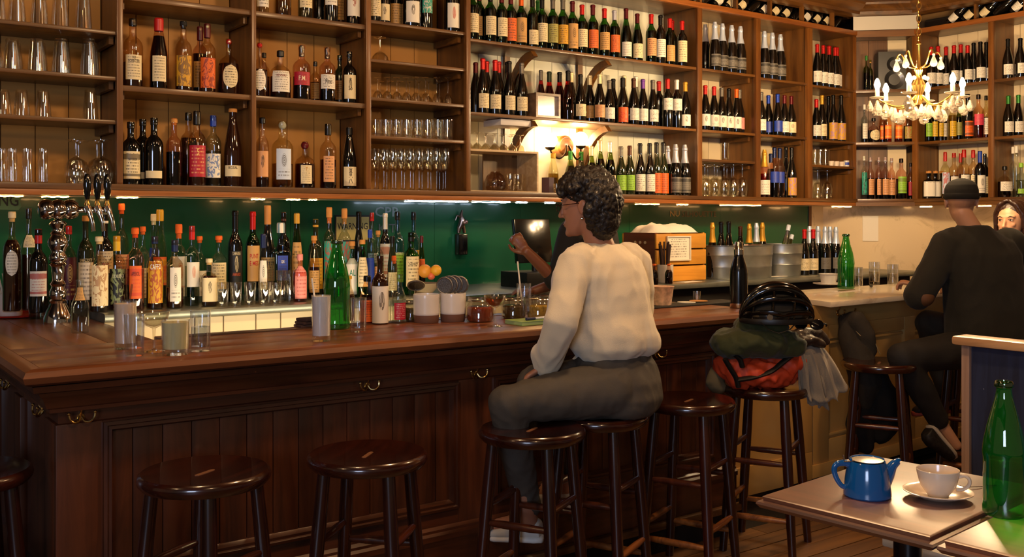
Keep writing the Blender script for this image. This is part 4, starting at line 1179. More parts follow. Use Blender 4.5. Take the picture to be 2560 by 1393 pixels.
glass_row('goblet', [1762, 1786, 1810, 1834, 1856], 412, ZS[0], "sixth bay's bottom shelf", 'glasses in the sixth bay', True, backs=(0, .12), sc=.9)
glass_row('collins', [1812], 358, zk(1.860), "sixth bay's small shelf", None, False)
glass_row('tumbler', [2038, 2051, 2064], 373, zk(1.859), "eighth bay's small shelf", 'glasses in the eighth bay', False)
glass_row('goblet', [2044, 2068], 427, ZS[0], "eighth bay's bottom shelf", 'glasses in the eighth bay', True, sc=.85)
def pz0(px, bk): x, d = on_y(px, YC + 0.06 + bk); return x, YC + 0.06 + bk, d
glass_row('rocks_low', [557, 590, 625, 661, 690], 706, ZC, 'at the zinc counter edge', 'tumblers on the zinc counter', False, place=pz0)
glass_row('rocks_low', [673, 702, 724], 676, ZC, 'second row on zinc counter', 'tumblers on the zinc counter', False, place=lambda px, b: pz0(px, .1))
# ================================================================ lamps
# chandelier over the marble counter
cp = pt(2297, 240, 5.5)
ch = thing('chandelier', 'lit brass and crystal chandelier with candle bulbs hanging at right', 'chandelier', (cp.x, cp.y, cp.z))
BR = mat('#c9a45c', 0.25, metal=1.0); CRY = mat('#fff6e6', .03, trans=.85, ior=1.5, spec=.8)
BULB = emit('#ffd6a0', 800.0)
candle = mat('#f4ead0', 0.4)
zt = lambda py: z_at(py, 5.5) - cp.z
MB().lathe([(0, zt(262)), (.012, zt(262)), (.03, zt(250)), (.018, zt(238)), (.03, zt(226)), (.04, zt(214)), (.022, zt(200)), (.014, zt(188)), (.022, zt(176)), (.01, zt(168)), (.009, zt(112)), (.013, zt(110)), (.008, zt(104)), (0, zt(104))], 16).build('column', BR, ch)
# chain
z = zt(104); k = 0
while z < CEIL - cp.z - 0.05:
    m = MB(); pts = [(0.011 * cos(a), 0, 0.022 * sin(a) + z + 0.02) for a in [2 * pi * i / 12 for i in range(13)]]
    m.tube(pts, 0.003, 6, caps=False)
    o = m.build('chain_link', BR, ch); o.rotation_euler = (0, 0, (k % 2) * pi / 2 + 0.4); z += 0.036; k += 1
def drop(r, L):
    return [(0, 0), (r * .25, -L * .05), (r * .35, -L * .18), (r * .8, -L * .5), (r, -L * .72), (r * .7, -L * .92), (0, -L)]
NA = 6
for i in range(NA):
    a = 2 * pi * i / NA + 0.35
    R = 0.235 if i % 2 else 0.225
    ax, ay = cos(a), sin(a)
    q = lambda r, z_: (ax * r, ay * r, z_)
    MB().tube([q(.02, zt(240)), q(.07, zt(262)), q(.13, zt(266)), q(.19, zt(256)), q(R, zt(246))], [.006, .006, .006, .006, .005], 8, sub=4).build('arm', BR, ch)
    MB().lathe([(0, 0), (.030, .003), (.042, .010), (.041, .012), (.012, .006), (0, .006)], 14, (ax * R, ay * R, zt(247))).build('drip_pan', CRY, ch)
    MB().lathe([(0, 0), (.0115, 0), (.0115, .05), (0, .052)], 10, (ax * R, ay * R, zt(245))).build('candle', candle, ch)
    MB().lathe([(0, 0), (.008, .002), (.0155, .018), (.0165, .028), (.011, .046), (.004, .060), (0, .062)], 10, (ax * R, ay * R, zt(245) + .05)).build('bulb', BULB, ch)
    for j, (rr, zz, s_) in enumerate(((R, zt(249), .026), (R + .04, zt(250), .021), (.13, zt(268), .027), (R - .045, zt(254), .021), (R + .01, zt(262), .02))):
        MB().lathe(drop(s_, s_ * 3.2), 8, (ax * rr, ay * rr, zz)).build('crystal', CRY, ch, smooth=False)
for i in range(8):
    a = 2 * pi * i / 8
    MB().lathe(drop(.023, .075), 8, (cos(a) * .06, sin(a) * .06, zt(262))).build('crystal', CRY, ch, smooth=False)
for i in range(5):
    a = 2 * pi * i / 5 + .6; ax, ay = cos(a), sin(a)
    MB().tube([(ax * .012, ay * .012, zt(170)), (ax * .05, ay * .05, zt(166)), (ax * .075, ay * .075, zt(150)), (ax * .09, ay * .09, zt(134)), (ax * .108, ay * .108, zt(132)), (ax * .12, ay * .12, zt(142))], .0042, 7, sub=4).build('scroll', BR, ch)
    MB().lathe(drop(.02, .065), 8, (ax * .12, ay * .12, zt(146))).sphere((ax * .12, ay * .12, zt(146) + .003), .008, 8, 6).build('crystal', CRY, ch, smooth=False)
    MB().sphere((ax * .045, ay * .045, zt(196)), .013, 8, 6).build('crystal', CRY, ch, smooth=False)
# wall sconce in the wide wine bay
sx, sd = on_y(1398, YB - 0.02); sz = z_at(366, sd)
sc_ = thing('wall_sconce', 'double wall sconce with two lit globes on round wooden base', 'wall lamp', (sx, YB, sz))
MB().lathe([(0, 0), (.066, 0), (.066, .085), (.055, .098), (.05, .098), (.03, .106), (0, .106)], 28, M=Matrix.Rotation(pi / 2, 4, 'X')).build('base', wood('#8a5424', '#c98a45', 0, 14), sc_)
IRON = mat('#2a2018', 0.4, metal=0.8)
GLOBE = emit('#ffc680', 32.0)
for s, zz in ((-1, .02), (1, .04)):
    MB().tube([(.01 * s, -.105, 0), (.03 * s, -.12, -.05), (.07 * s, -.11, -.085), (.115 * s, -.095, -.06), (.125 * s, -.085, zz - .045)], .006, 8, sub=4).build('arm', IRON, sc_)
    MB().lathe([(.012, -.055), (.03, -.045), (.034, -.035), (.028, -.035), (.01, -.045)], 14, (.125 * s, -.085, zz)).build('cup', IRON, sc_)
    MB().sphere((.125 * s, -.085, zz + .008), .047, 18, 12).build('globe', GLOBE, sc_, smooth=True)
# rope light tucked under the shelving's bottom rail
rope = thing('rope_light', 'thin rope light glowing under the bottom edge of the back shelving', 'rope light')
WL = emit('#ffbe74', 26.0); CL = emit('#cfe4ff', 30.0)
for a, b, c in ((-20, 58, 0), (104, 172, 0), (252, 262, 0), (292, 345, 0), (628, 662, 0), (716, 750, 0), (772, 792, 0), (1012, 1170, 1), (1180, 1275, 1), (1290, 1318, 1), (1362, 1388, 1), (1588, 1648, 0), (1692, 1720, 0), (1800, 1902, 0), (2080, 2128, 0)):
    x0 = on_y(a, YF + .03)[0]; x1 = on_y(b, YF + .03)[0]
    n = 5
    MB().tube([(x0 + (x1 - x0) * i / n, YF + .03, zk(1.559) + (.002 if i % 2 else -.001)) for i in range(n + 1)], 0.0026, 6).build('light_segment', CL if c else WL, rope)
MB().tube([(XL + (CX0 - .1 - XL) * i / 24, YF + .032, zk(1.5615) + (.0015 if i % 2 else 0)) for i in range(25)], 0.0022, 5).build('cable', mat('#c8b48a', 0.4), rope)
rope2 = thing('rope_light', 'thin rope light glowing under the bottom edge of the right-hand shelving', 'rope light')
for a, b in ((2300, 2330), (2440, 2478), (2492, 2540)):
    y0 = on_x(a, XR + .03)[0]; y1 = on_x(b, XR + .03)[0]
    MB().tube([(XR + .03, y0, zk(1.559)), (XR + .03, y1, zk(1.559))], 0.0035, 6).build('light_segment', WL, rope2)

# ================================================================ stools
SEAT = 0.722
stool0 = thing('bar_stool', 'dark round bar stool', 'stool')
pr = [(0, -.046), (.150, -.046), (.180, -.041), (.1905, -.028), (.1925, -.018), (.189, -.006), (.181, 0), (.172, -.001), (.140, -.005), (.08, -.009), (0, -.010)]
MB().lathe(pr, 48, (0, 0, SEAT)).build('seat', wood('#1d0a06', '#3a150a', 0, 8, 0.22, 0.8, 0.10, '#6a3018', 0.72), stool0)
MB().prism([(-.036, -.007), (.036, -.007), (.042, 0), (.036, .007), (-.036, .007), (-.042, 0)], SEAT - .0105, SEAT - .0085, axis=2).build('slot', mat('#7a5238', 0.6), stool0, smooth=False)
def legp(sx_, sy_, z_): f = (SEAT - .046 - z_) / (SEAT - .046); return Vector((sx_ * (.105 + .047 * f), sy_ * (.105 + .047 * f), z_))
for sx_, sy_ in ((1, 1), (1, -1), (-1, 1), (-1, -1)):
    MB().tube([legp(sx_, sy_, 0), legp(sx_, sy_, .25), legp(sx_, sy_, .5), legp(sx_, sy_, SEAT - .04)], [.0175, .0215, .0225, .020], 14).build('leg', W_STOOL, stool0)
def rung(a, b, z_, rr, mt, par):
    p, q = legp(*a, z_), legp(*b, z_)
    MB().tube([p, p.lerp(q, .08), p.lerp(q, .3), p.lerp(q, .7), p.lerp(q, .92), q], [rr * .75, rr * .85, rr * 1.1, rr * 1.1, rr * .85, rr * .75], 10).build('rung', mt, par)
W_RUNGD = wood('#2a0f08', '#5a2812', 0, 10, 0.3, 0.5, 0.15)
for (a, b, zs_) in (((1, 1), (1, -1), (.16, .40)), ((-1, 1), (-1, -1), (.16, .40)), ((1, 1), (-1, 1), (.22, .46)), ((1, -1), (-1, -1), (.22, .46))):
    for i, z_ in enumerate(zs_): rung(a, b, z_, .0125, W_RUNG if i == 0 else W_RUNGD, stool0)
SP = {}
def stool_at(key, px, py, rz, label):
    x, y, d = on_z(px, py, SEAT); SP[key] = (x, y, d)
    if key == 'S1':
        stool0.location = (x, y, 0); stool0.rotation_euler = (0, 0, rz); stool0['label'] = label; stool0['group'] = 'bar stools'
    else: dup(stool0, (x, y, 0), rz, label, 'bar stools')
stool_at('S1', 512, 1174, .54, 'dark round bar stool standing below the left drinks, slot in seat')
stool_at('S0', -95, 1176, .1, 'dark bar stool cut off at the far left edge')
stool_at('S2', 919, 1130, .75, 'dark bar stool with worn ring, second whole stool from left')
stool_at('S3', 1330, 1068, .5, 'dark bar stool in front of the seated woman')
stool_at('SW', 1496, 1031, .45, 'dark bar stool the woman in cream sweater sits on')
stool_at('S4', 1722, 996, .38, 'empty dark bar stool between seated woman and piled clothes')
stool_at('S5', 1915, 962, .45, 'dark bar stool carrying the pile of clothes and helmet')
stool_at('S6', 2198, 903, .5, 'reddish bar stool standing empty beside the capped man')
stool_at('S7', 2435, 893, .3, 'dark bar stool the capped man sits on')

# ================================================================ table group on the right
TZ = 0.76
ang = radians(6)
W_TAB = wood('#4a2210', '#7a3f22', 1, 12, 0.42, 1.0, 0.40)
W_TAB.node_tree.nodes['Principled BSDF'].inputs['Coat IOR'].default_value = 2.3
def table(label, x, y, w, l):
    t = thing('dining_table', label, 'table', (x, y, 0), ang)
    # moulded slab: local x 0..w, y 0..-l
    prof = [(0, TZ), (-.006, TZ - .004), (-.004, TZ - .012), (-.016, TZ - .016), (-.018, TZ - .022), (-.010, TZ - .032), (0, TZ - .034)]
    m = MB(); rings = []
    for o, z_ in prof:
        rings.append([len(m.v) + i for i in range(4)])
        m.v += [(-o * 0 + (0 + o), 0 - o, z_), (w - o, 0 - o, z_), (w - o, -l + o, z_), (0 + o, -l + o, z_)]
    for A, B in zip(rings, rings[1:]):
        for i in range(4): j = (i + 1) % 4; m.f.append((A[i], A[j], B[j], B[i]))
    m.f += [tuple(rings[0]), tuple(rings[-1])]
    m.build('top', W_TAB, t)
    ir = mat('#0a0a0b', 0.25, coat=0.4)
    MB().lathe([(0, .0), (.20, .0), (.20, .02), (.12, .04), (.05, .07), (.045, .10), (.036, .12), (.036, TZ - .10), (.05, TZ - .09), (.05, TZ - .07), (.036, TZ - .06), (.036, TZ - .04), (.12, TZ - .036), (0, TZ - .035)], 24, (w * .55, -l * .5, 0)).build('pedestal', ir, t)
    return t
x1_, y1_, _ = on_z(1914, 1238, TZ)
table('small brown wooden table with blue teapot and cream cup', x1_, y1_, .60, .425)
ux, uy = cos(ang), sin(ang); vx, vy = sin(ang), -cos(ang)
table('brown wooden table under the tall green bottle at lower right', x1_ + vx * .468, y1_ + vy * .468, .60, .62)
# bench with tall blue back
bench = thing('bench', 'bench with worn navy painted back and pale wooden cap', 'bench', (2.80, 1.87, 0))
NAVY = wood('#1a1e33', '#2c3656', 2, 14, 0.45, 0.2, 0.3, '#8a8fa2', 0.66)
GREYP = wood('#8f8a80', '#c9c4ba', 1, 10, 0.5, 0.1, 0.3, '#5a5248', 0.62)
capw = wood('#a5784e', '#d0a678', 1, 10, 0.4, 0.3)
MB().box(0, .46, -1.5, 0, .425, .455).build('seat', GREYP, bench, bevel=0.006)
for k in range(6): board('back_plank', NAVY, .475, .50, -.25 * (k + 1) + .001, -.25 * k - .03 if k == 0 else -.25 * k - .001, 0.0, 1.03, bench)
board('end_trim', wood('#8a6a58', '#b0907c', 2, 10, 0.5), .462, .512, -.03, 0.0, 0.0, 1.03, bench, .004)
MB().box(.44, .53, -1.5, .025, 1.03, 1.062).build('cap', capw, bench, bevel=0.012)
for yy_ in (-.06, -.8): board('leg', GREYP, .02, .08, yy_ - .06, yy_, 0, .425, bench, .003)
# teapot
bx, by, bd = on_z(2168, 1240, TZ)
tp = thing('teapot', 'glossy blue ceramic teapot with steel lid on the table', 'teapot', (bx, by, TZ), atan2(RTY, RTX))
BLUE = mat('#0f5a9c', 0.16, coat=0.8, crough=0.05)
MB().lathe([(0, 0), (.054, 0), (.0585, .004), (.0585, .012), (.052, .06), (.047, .083), (.044, .090), (.041, .088), (.041, .084), (0, .084)], 40).build('body', BLUE, tp)
MB().tube([(-.043, 0, .080), (-.058, 0, .084), (-.078, 0, .080), (-.084, 0, .066), (-.078, 0, .045), (-.066, 0, .027), (-.055, 0, .022)], [.010, .0085, .0075, .007, .0065, .006, .007], 12, flat=0.75, up=(0, 1, 0), sub=5).build('handle', BLUE, tp)
MB().tube([(.040, 0, .035), (.052, 0, .055), (.064, 0, .076), (.078, 0, .088), (.080, 0, .0885)], [.022, .018, .0125, .009, .0065], 14, flat=0.8, up=(0, 1, 0), sub=4).build('spout', BLUE, tp)
STEEL = mat('#c9c4ba', 0.18, metal=1.0)
MB().lathe([(0, .0865), (.036, .088), (.040, .091), (.040, .093), (.012, .0945), (0, .0945)], 36).build('lid', STEEL, tp)
MB().tube([(.041 * cos(a), .041 * sin(a), .0925) for a in [pi * i / 14 for i in range(15)]], .0032, 8).build('lid_rim', BLUE, tp)
MB().box(-.062, -.036, -.010, .010, .0885, .0905).tube([(-.058, 0, .09), (-.061, 0, .104)], .0022, 6).build('lid_hinge', STEEL, tp)
# cup, saucer, spoon
bx, by, bd = on_z(2345, 1246, TZ)
sa = thing('saucer', 'cream saucer under the coffee cup', 'saucer', (bx, by, TZ), 0)
CER = mat('#e8d8c4', 0.2, coat=0.6, crough=0.06)
MB().lathe([(0, .003), (.036, .003), (.038, 0), (.042, .001), (.066, .011), (.083, .018), (.084, .0205), (.080, .021), (.062, .0145), (.040, .006), (0, .006)], 40).build('dish', CER, sa)
cu_ = thing('coffee_cup', 'cream ceramic coffee cup standing on a saucer', 'cup', (bx, by, TZ + .0065), atan2(RTY, RTX) - .25)
MB().lathe([(0, .001), (.022, .001), (.024, 0), (.027, .004), (.043, .028), (.050, .055), (.0515, .066), (.0505, .0675), (.0485, .066), (.046, .052), (.038, .026), (.02, .008), (0, .007)], 40).build('bowl', CER, cu_)
MB().tube([(.047, 0, .050), (.062, 0, .054), (.073, 0, .045), (.072, 0, .031), (.058, 0, .020), (.042, 0, .019)], [.0058, .005, .0048, .0048, .005, .0056], 10, flat=1.4, up=(0, 1, 0), sub=5).build('handle', CER, cu_)
bx, by, bd = on_z(2435, 1222, TZ)
sp_ = thing('teaspoon', 'steel teaspoon lying on table behind the cup', 'spoon', (bx, by, TZ), atan2(RTY, RTX) + .3)
MB().tube([(-.03, 0, .006), (.02, 0, .004), (.07, 0, .003)], [.002, .0022, .004], 8, flat=.5).build('handle', STEEL, sp_)
MB().sphere((-.044, 0, .006), .016, 12, 8, .3).build('bowl', STEEL, sp_)

# ================================================================ green water bottles
def water_bottle(px, py, z, toppy, label, w=None, fill=.45, liqc='#b4e8ae'):
    x, y, d = on_z(px, py, z)
    hh = z_at(toppy, d) - z
    t = thing('water_bottle', label, 'bottle', (x, y, z + .0005), rb.random())
    prof = PROF['water'][0]; r = hh * .98 * .153
    inner = [(q * .93, max(zz, .012)) for q, zz in prof[1:-3]]
    t.scale = (r, r, hh)
    out_ = prof + [(q * .82, zz) for q, zz in ((.36, 1.0), (.36, .9))]
    link('body', shared(('wb',), lambda: MB().lathe(prof, 32).mesh('body', thin_glass('#7fd07e', 0.2, 0.01, 0.62, ('#1f9a3c', 0.22)), True)), t)
    link('lip', shared(('wbl',), lambda: MB().lathe([(.36, .952), (.45, .957), (.46, .97), (.45, .985), (.38, 1.0), (.30, 1.0), (.30, .96)], 24).mesh('lip', thin_glass('#5cc060', 0.4, .02), True)), t)
    if fill:
        pr = [(0, .02), (.85, .02), (.93, .04)] + [(q * .93, zz) for q, zz in prof if .05 < zz < fill] + [(interp(prof, fill) * .93, fill), (0, fill)]
        link('water', MB().lathe(pr, 32).mesh('water', thin_glass(liqc, 0.06, .01), True), t)
    return t
water_bottle(842, 822, BZT, 600, 'tall green glass water bottle behind the white highball on the bar', fill=.62)
water_bottle(2510, 1287, TZ, 953, 'green glass water bottle on the table at lower right', fill=.40)
water_bottle(2115, 722, ZM, 585, 'green glass water bottle on the marble counter', fill=.40)

# ================================================================ drinks on the bar
def glass_on_bar(kind, px, base, top, label, w=None, liq=None, lev=.7, straw=None, z=BZT, name=None):
    x, y, d = on_z(px, base, z); hh = z_at(top, d) - z
    P = GPROF[kind]; H0 = max(q[1] for q in P); R0 = max(q[0] for q in P)
    s = hh / H0; sr = (w / FP * d / 2 / R0) if w else s
    nm = {'collins': 'highball_glass', 'rocks': 'rocks_glass', 'shooter': 'small_glass', 'tumbler': 'tumbler'}[kind]
    t = thing(nm, label, 'glass', (x, y, z + .0005), 0); t.scale = (sr, sr, s)
    link('glass', shared(('glh', kind), lambda: MB().lathe([(0, 0)] + P, 32).mesh('glass', thin_glass('#f8fafc', 0.30, 0.01, 0.85), 'auto')), t)
    b0 = P[-2][1]; inner = [(q, zz) for q, zz in P if zz >= b0]
    if liq:
        ri = P[-2][0] * .985
        top_r = P[-4][0] if len(P) > 6 else P[-3][0]
        z1 = b0 + (H0 - b0) * lev
        pr = [(0, b0 + .0005), (ri, b0 + .0005), (ri + (top_r - ri) * lev * .97, z1), (0, z1)]
        link('drink', MB().lathe(pr, 28).mesh('drink', liq, 'auto'), t)
    if straw:
        for q in straw:
            ex, ez = q
            o = MB().tube([(-.006, 0, b0 + .004), (ex, .004, ez)], .0032, 8).build('straw', mat('#e4dccb', .3) if ez > .2 else thin_glass('#d8dce0', .3), t)
    return t, x, y
milky = lambda h: mat(h, 0.35)
glass_on_bar('collins', 313, 872, 752, 'highball glass of cloudy pink drink with straw, leftmost on bar', w=54, liq=milky('#e9cdb2'), lev=.93, straw=[(.02, .20)])
glass_on_bar('shooter', 336, 890, 786, 'empty narrow glass in front of the pink drink', w=50)
glass_on_bar('rocks', 439, 887, 800, 'rocks glass of cloudy pale yellow drink on the bar', w=70, liq=milky('#dccf9a'), lev=.92)
glass_on_bar('collins', 501, 878, 777, 'highball glass of clear water beside the yellow drink', w=50, liq=thin_glass('#e4eaf0', .12), lev=.55)
glass_on_bar('collins', 803, 853, 738, 'highball glass of milky white drink with straw on the bar', w=48, liq=milky('#e2dcda'), lev=.97, straw=[(-.03, .205)])
glass_on_bar('collins', 896, 830, 745, 'nearly empty highball glass right of the green bottle', w=40, liq=thin_glass('#e4eaf0', .12), lev=.2)
glass_on_bar('collins', 1310, 796, 709, 'water glass with clear straw behind the green book', w=37, liq=thin_glass('#e4eaf0', .12), lev=.42, straw=[(-.03, .245)])
def stem_on(kind, px, base, top, label, z=BZT, liq=None, w=None):
    x, y, d = on_z(px, base, z); hh = z_at(top, d) - z
    o, _ = gl(kind, x, y, z, label); H0 = max(q[1] for q in SPROF[kind][2]); s = hh / H0
    sr = (w / FP * d / 2 / max(q[0] for q in SPROF[kind][2])) if w else s
    o.scale = (sr, sr, s); o.location = (x, y, z + .0005)
    if liq:
        b = SPROF[kind][2]; pr = [(0, b[-1][1] + .001)] + [(q * .97, zz) for q, zz in reversed(b[4:-1])][:3]
        pr = [(0, .081), (.023, .088), (.041, .107), (.0445, .116), (0, .116)]
        MB().lathe(pr, 24).build('drink', liq, o)
    return o
stem_on('coupe', 385, 880, 780, 'empty coupe glass between the pink and yellow drinks', w=76)
stem_on('coupe', 1237, 817, 738, 'coupe glass of amber cocktail beside the green book', w=56, liq=thin_glass('#c98a2a', .1))

# ================================================================ draft tower
x, y, d = on_z(145, 808, BZT)
dt = thing('beer_tower', 'polished chrome beer tower with three taps on the bar return', 'beer tower', (x, y, BZT))
CHROME = mat('#cfc8c0', 0.08, metal=1.0)
k = d / FP
def hz(py): return (808 - py) * k
prof = [(0, 0), (36, 808), (36, 800), (34, 790), (28, 775), (22, 764), (19, 758), (21, 752), (17, 748), (20, 740), (21, 730), (17, 722), (15, 716), (19, 710), (15, 704), (13, 700), (16, 668), (18, 664), (22, 660), (17, 655), (22, 648), (22, 640), (18, 634), (17, 628), (20, 622), (24, 614), (25, 604), (20, 594), (16, 588), (19, 584), (15, 578), (15, 572), (20, 565), (22, 560), (16, 553), (0, 548)]
MB().lathe([(0, 0)] + [(a * k * 0.97, hz(b)) for a, b in prof[1:]], 32).build('column', CHROME, dt)
zc_ = hz(524)
for i, ox in enumerate((-.045, 0, .045)):
    R_ = Matrix.Translation((ox, 0, zc_)) @ Matrix.Rotation(pi / 2, 4, 'Y')
    MB().lathe([(0, -.032), (.018, -.031), (.032, -.025), (.040, -.012), (.042, .0), (.040, .012), (.034, .024), (.030, .03), (0, .032)], 28, M=R_).build('drum', CHROME, dt)
MB().tube([(.05, 0, zc_), (.20, 0, zc_)], .013, 14).build('manifold', CHROME, dt)
for i, ox in enumerate((.105, .145, .185)):
    MB().tube([(ox, 0, zc_), (ox, -.02, zc_), (ox, -.035, zc_ + .002)], [.012, .012, .015], 12).build('shank', CHROME, dt)
    MB().tube([(ox, -.035, zc_ + .012), (ox + .006, -.042, zc_ - .008), (ox + .016, -.05, zc_ - .045), (ox + .022, -.052, zc_ - .09)], [.014, .0125, .0095, .0085], 12, sub=3).build('spout', CHROME, dt)
    MB().lathe([(0, 0), (.009, 0), (.011, .01), (.007, .02), (.009, .03), (0, .032)], 12, (ox, -.037, zc_ + .012)).build('collar', mat('#b08a4a', .25, metal=1.0), dt)
    MB().lathe([(0, 0), (.008, 0), (.014, .03), (.0165, .065), (.014, .092), (.008, .106), (0, .109)], 16, (ox, -.037, zc_ + .042)).build('tap_handle', mat('#0b0a0a', .12, coat=.7), dt)
# paper straws in a white cup on a red tray
x, y, d = on_z(26, 792, BZT)
tr_ = thing('bar_tray', 'round red-rimmed tray under the cup of straws', 'tray', (x + .03, y + .03, BZT))
MB().lathe([(0, 0), (.13, 0), (.15, .004), (.155, .012), (.152, .012), (.146, .006), (0, .004)], 40).build('dish', mat('#b02a1c', .3), tr_)
cp_ = thing('straw_cup', 'white plastic cup full of paper straws at left', 'cup', (x, y, BZT + .005))
MB().lathe([(0, 0), (.045, 0), (.047, .003), (.056, .092), (.059, .096), (.057, .098), (.053, .094), (.044, .006), (0, .006)], 30).build('cup', mat('#e2d6c4', .35), cp_)
rs = random.Random(5)
for i in range(16):
    a = rs.random() * 2 * pi; r0 = .02 * rs.random(); tl = .05 + .05 * rs.random()
    MB().tube([(r0 * cos(a), r0 * sin(a), .012), ((r0 + tl) * cos(a) * .8, (r0 + tl) * sin(a) * .8, .155 + rs.random() * .04)], .0042, 7).build('straw', mat(('#e6dcc8', '#e6dcc8', '#2a2018', '#d8c8b0')[i % 4], .5), cp_)
# small clear bottles near the tower
x, y, d = on_z(200, 832, BZT); bottle(x, y, BZT, z_at(700, d) - BZT, 'long', 'C', None, 'tan', 'small clear tonic bottle right of the beer tower', dia=42 * d / FP, lz=(.62, .86), hw=.8)
x, y, d = on_z(97, 797, BZT); bottle(x, y, BZT, z_at(678, d) - BZT, 'apo', 'W', None, None, 'clear glass dasher bottle between straw cup and beer tower', dia=46 * d / FP, fill=.4)
# bottles standing on the bar's far edge, middle
for (px, base, top, kind, body, cap, lab, w, lb, kw) in (
    (950, 810, 640, 'spirit', 'B', None, 'white', 42, 'tall brown bottle with large white label beside tonic bottle', dict(lz=(.02, .56), hw=1.35, style='k')),
    (997, 808, 685, 'long', 'C', None, 'crimson', 35, 'small clear tonic bottle with pinkish label left of crocks', dict(lz=(.08, .42), style='l', ink='#d8b0a0')),
    (918, 809, 690, 'slim', 'O', 'black', 'orange', 40, 'orange bitters bottle behind the nearly empty highball', dict(lz=(.05, .5), fill=.6)),
    (872, 803, 690, 'long', 'D', 'gold', None, 30, 'small dark bottle with gold cap behind the green bottle', dict(fill=.6)),
    (985, 800, 640, 'long', 'C', 'orange', None, 24, 'thin clear bottle with orange neck behind tonic bottle', dict(caplen=.12))):
    x, y, d = on_z(px, base, BZT); bottle(x, y, BZT, z_at(top, d) - BZT, kind, body, cap, lab, lb, dia=w * d / FP, **kw)
# crocks with strainers
CROCK = mat('#d6cfc6', .3, coat=.3, var=.06, vscale=10); CLAY = mat('#6e4a38', .6)
for i, (px, base, lb) in enumerate(((1066, 806, 'white and brown stoneware crock holding one strainer'), (1132, 803, 'white and brown stoneware crock full of coil strainers'))):
    x, y, d = on_z(px, base, BZT); s = d / FP
    t = thing('stoneware_crock', lb, 'crock', (x, y, BZT))
    r = 33 * s; h = 71 * s
    MB().lathe([(0, 0), (r * .88, 0), (r * .92, .003), (r * .97, h * .27)], 32).build('clay_base', CLAY, t)
    pr = [(r * .972, h * .27)]
    for q in range(9): pr.append((r * (.985 + .008 * (q % 2)), h * (.28 + .07 * q)))
    pr += [(r * 1.0, h * .97), (r * .98, h), (r * .92, h), (r * .9, h * .9), (r * .86, h * .1), (0, h * .1)]
    MB().lathe(pr, 32).build('glazed_wall', CROCK, t)
def strainer(x, y, z, rz, tilt, label):
    t = thing('cocktail_strainer', label, 'strainer', (x, y, z)); t.rotation_euler = (tilt, 0, rz)
    MB().tube([(.034 * cos(a), 0, .034 * sin(a)) for a in [2 * pi * i / 24 for i in range(25)]], .004, 6, caps=False).build('coil', mat('#8d8880', .3, metal=1.0, bump=.6, bscale=400), t)
    MB().lathe([(0, 0), (.031, 0), (.031, .0015), (0, .0015)], 24, M=Matrix.Rotation(pi / 2, 4, 'X')).build('plate', mat('#6a6660', .35, metal=1.0, bump=.5, bscale=300), t)
    MB().tube([(0, 0, -.03), (0, .004, -.08)], .0045, 8).build('handle', STEEL, t)
for i, (px, py, rz, ti) in enumerate(((1040, 714, -.5, .9), (1112, 714, -.9, .1), (1124, 711, -.9, .1), (1136, 710, -.9, .1), (1150, 712, -.9, .1))):
    x, y, d = on_z(1066 if i == 0 else 1132, 805, BZT); q = pt(px, py, d)
    strainer(q.x, q.y, q.z, rz, ti, 'steel fine strainer leaning in the left crock' if i == 0 else f'steel coil strainer, {ORD[i - 1]} from left in the right crock')
# preserving jars
for i, (px, base, top, w, col, lb) in enumerate(((1200, 804, 740, 70, '#7a3018', 'glass jar of dark red preserves right of the crocks'), (1285, 796, 740, 62, '#4a3a1c', 'glass jar behind the amber coupe'), (1347, 796, 738, 60, '#a88a3a', 'glass jar of yellow preserves beside the seated woman'), (1028, 800, 748, 56, '#6a5a2a', 'glass jar behind the left crock'))):
    x, y, d = on_z(px, base, BZT); s = d / FP; r = w / 2 * s; h = (base - top) * s
    t = thing('preserving_jar', lb, 'jar', (x, y, BZT))
    MB().lathe([(0, 0), (r * .9, 0), (r, .005), (r, h * .55), (r * .86, h * .70), (r * .80, h * .74), (r * .80, h * .8), (r * .84, h * .82)], 28).build('body', thin_glass('#f0ede4', .2), t)
    MB().lathe([(0, .004), (r * .86, .004), (r * .93, .01), (r * .93, h * .52), (r * .8, h * .6), (0, h * .6)], 24).build('preserve', mat(col, .2, var=.5, vscale=60, coat=.4), t)
    MB().lathe([(0, h * .99), (r * .80, h * .99), (r * .86, h * .96), (r * .86, h * .86), (r * .80, h * .84), (0, h * .84)], 28).build('lid', thin_glass('#e8e4da', .3), t)
    MB().tube([(r * .86 * cos(a), r * .86 * sin(a), h * .83) for a in [2 * pi * i_ / 20 for i_ in range(21)]], .002, 6, caps=False).build('wire_clip', STEEL, t)
# book and pen
x, y, d = on_z(1320, 809, BZT)
bk_ = thing('book', 'slim light green book lying on the bar by the woman', 'book', (x, y, BZT), .02)
MB().box(-.075, .075, -.06, .06, 0, .0015).build('cover', mat('#8fae5a', .5), bk_, smooth=False); MB().box(-.074, .073, -.058, .058, .0015, .014).build('pages', mat('#a9c07a', .7), bk_, smooth=False); MB().box(-.075, .075, -.06, .06, .014, .0155).build('cover', mat('#9aba62', .5), bk_, smooth=False)
pe = thing('pen', 'dark blue and white pen lying on green book', 'pen', (x + .02, y - .02, BZT + .0155), .15)
MB().tube([(-.05, 0, .006), (.0, 0, .006)], .006, 10).build('barrel', mat('#1c2450', .3), pe); MB().tube([(.0, 0, .006), (.055, 0, .006), (.065, 0, .005)], [.0058, .0058, .002], 10).build('cap', mat('#d8d8e0', .3), pe)
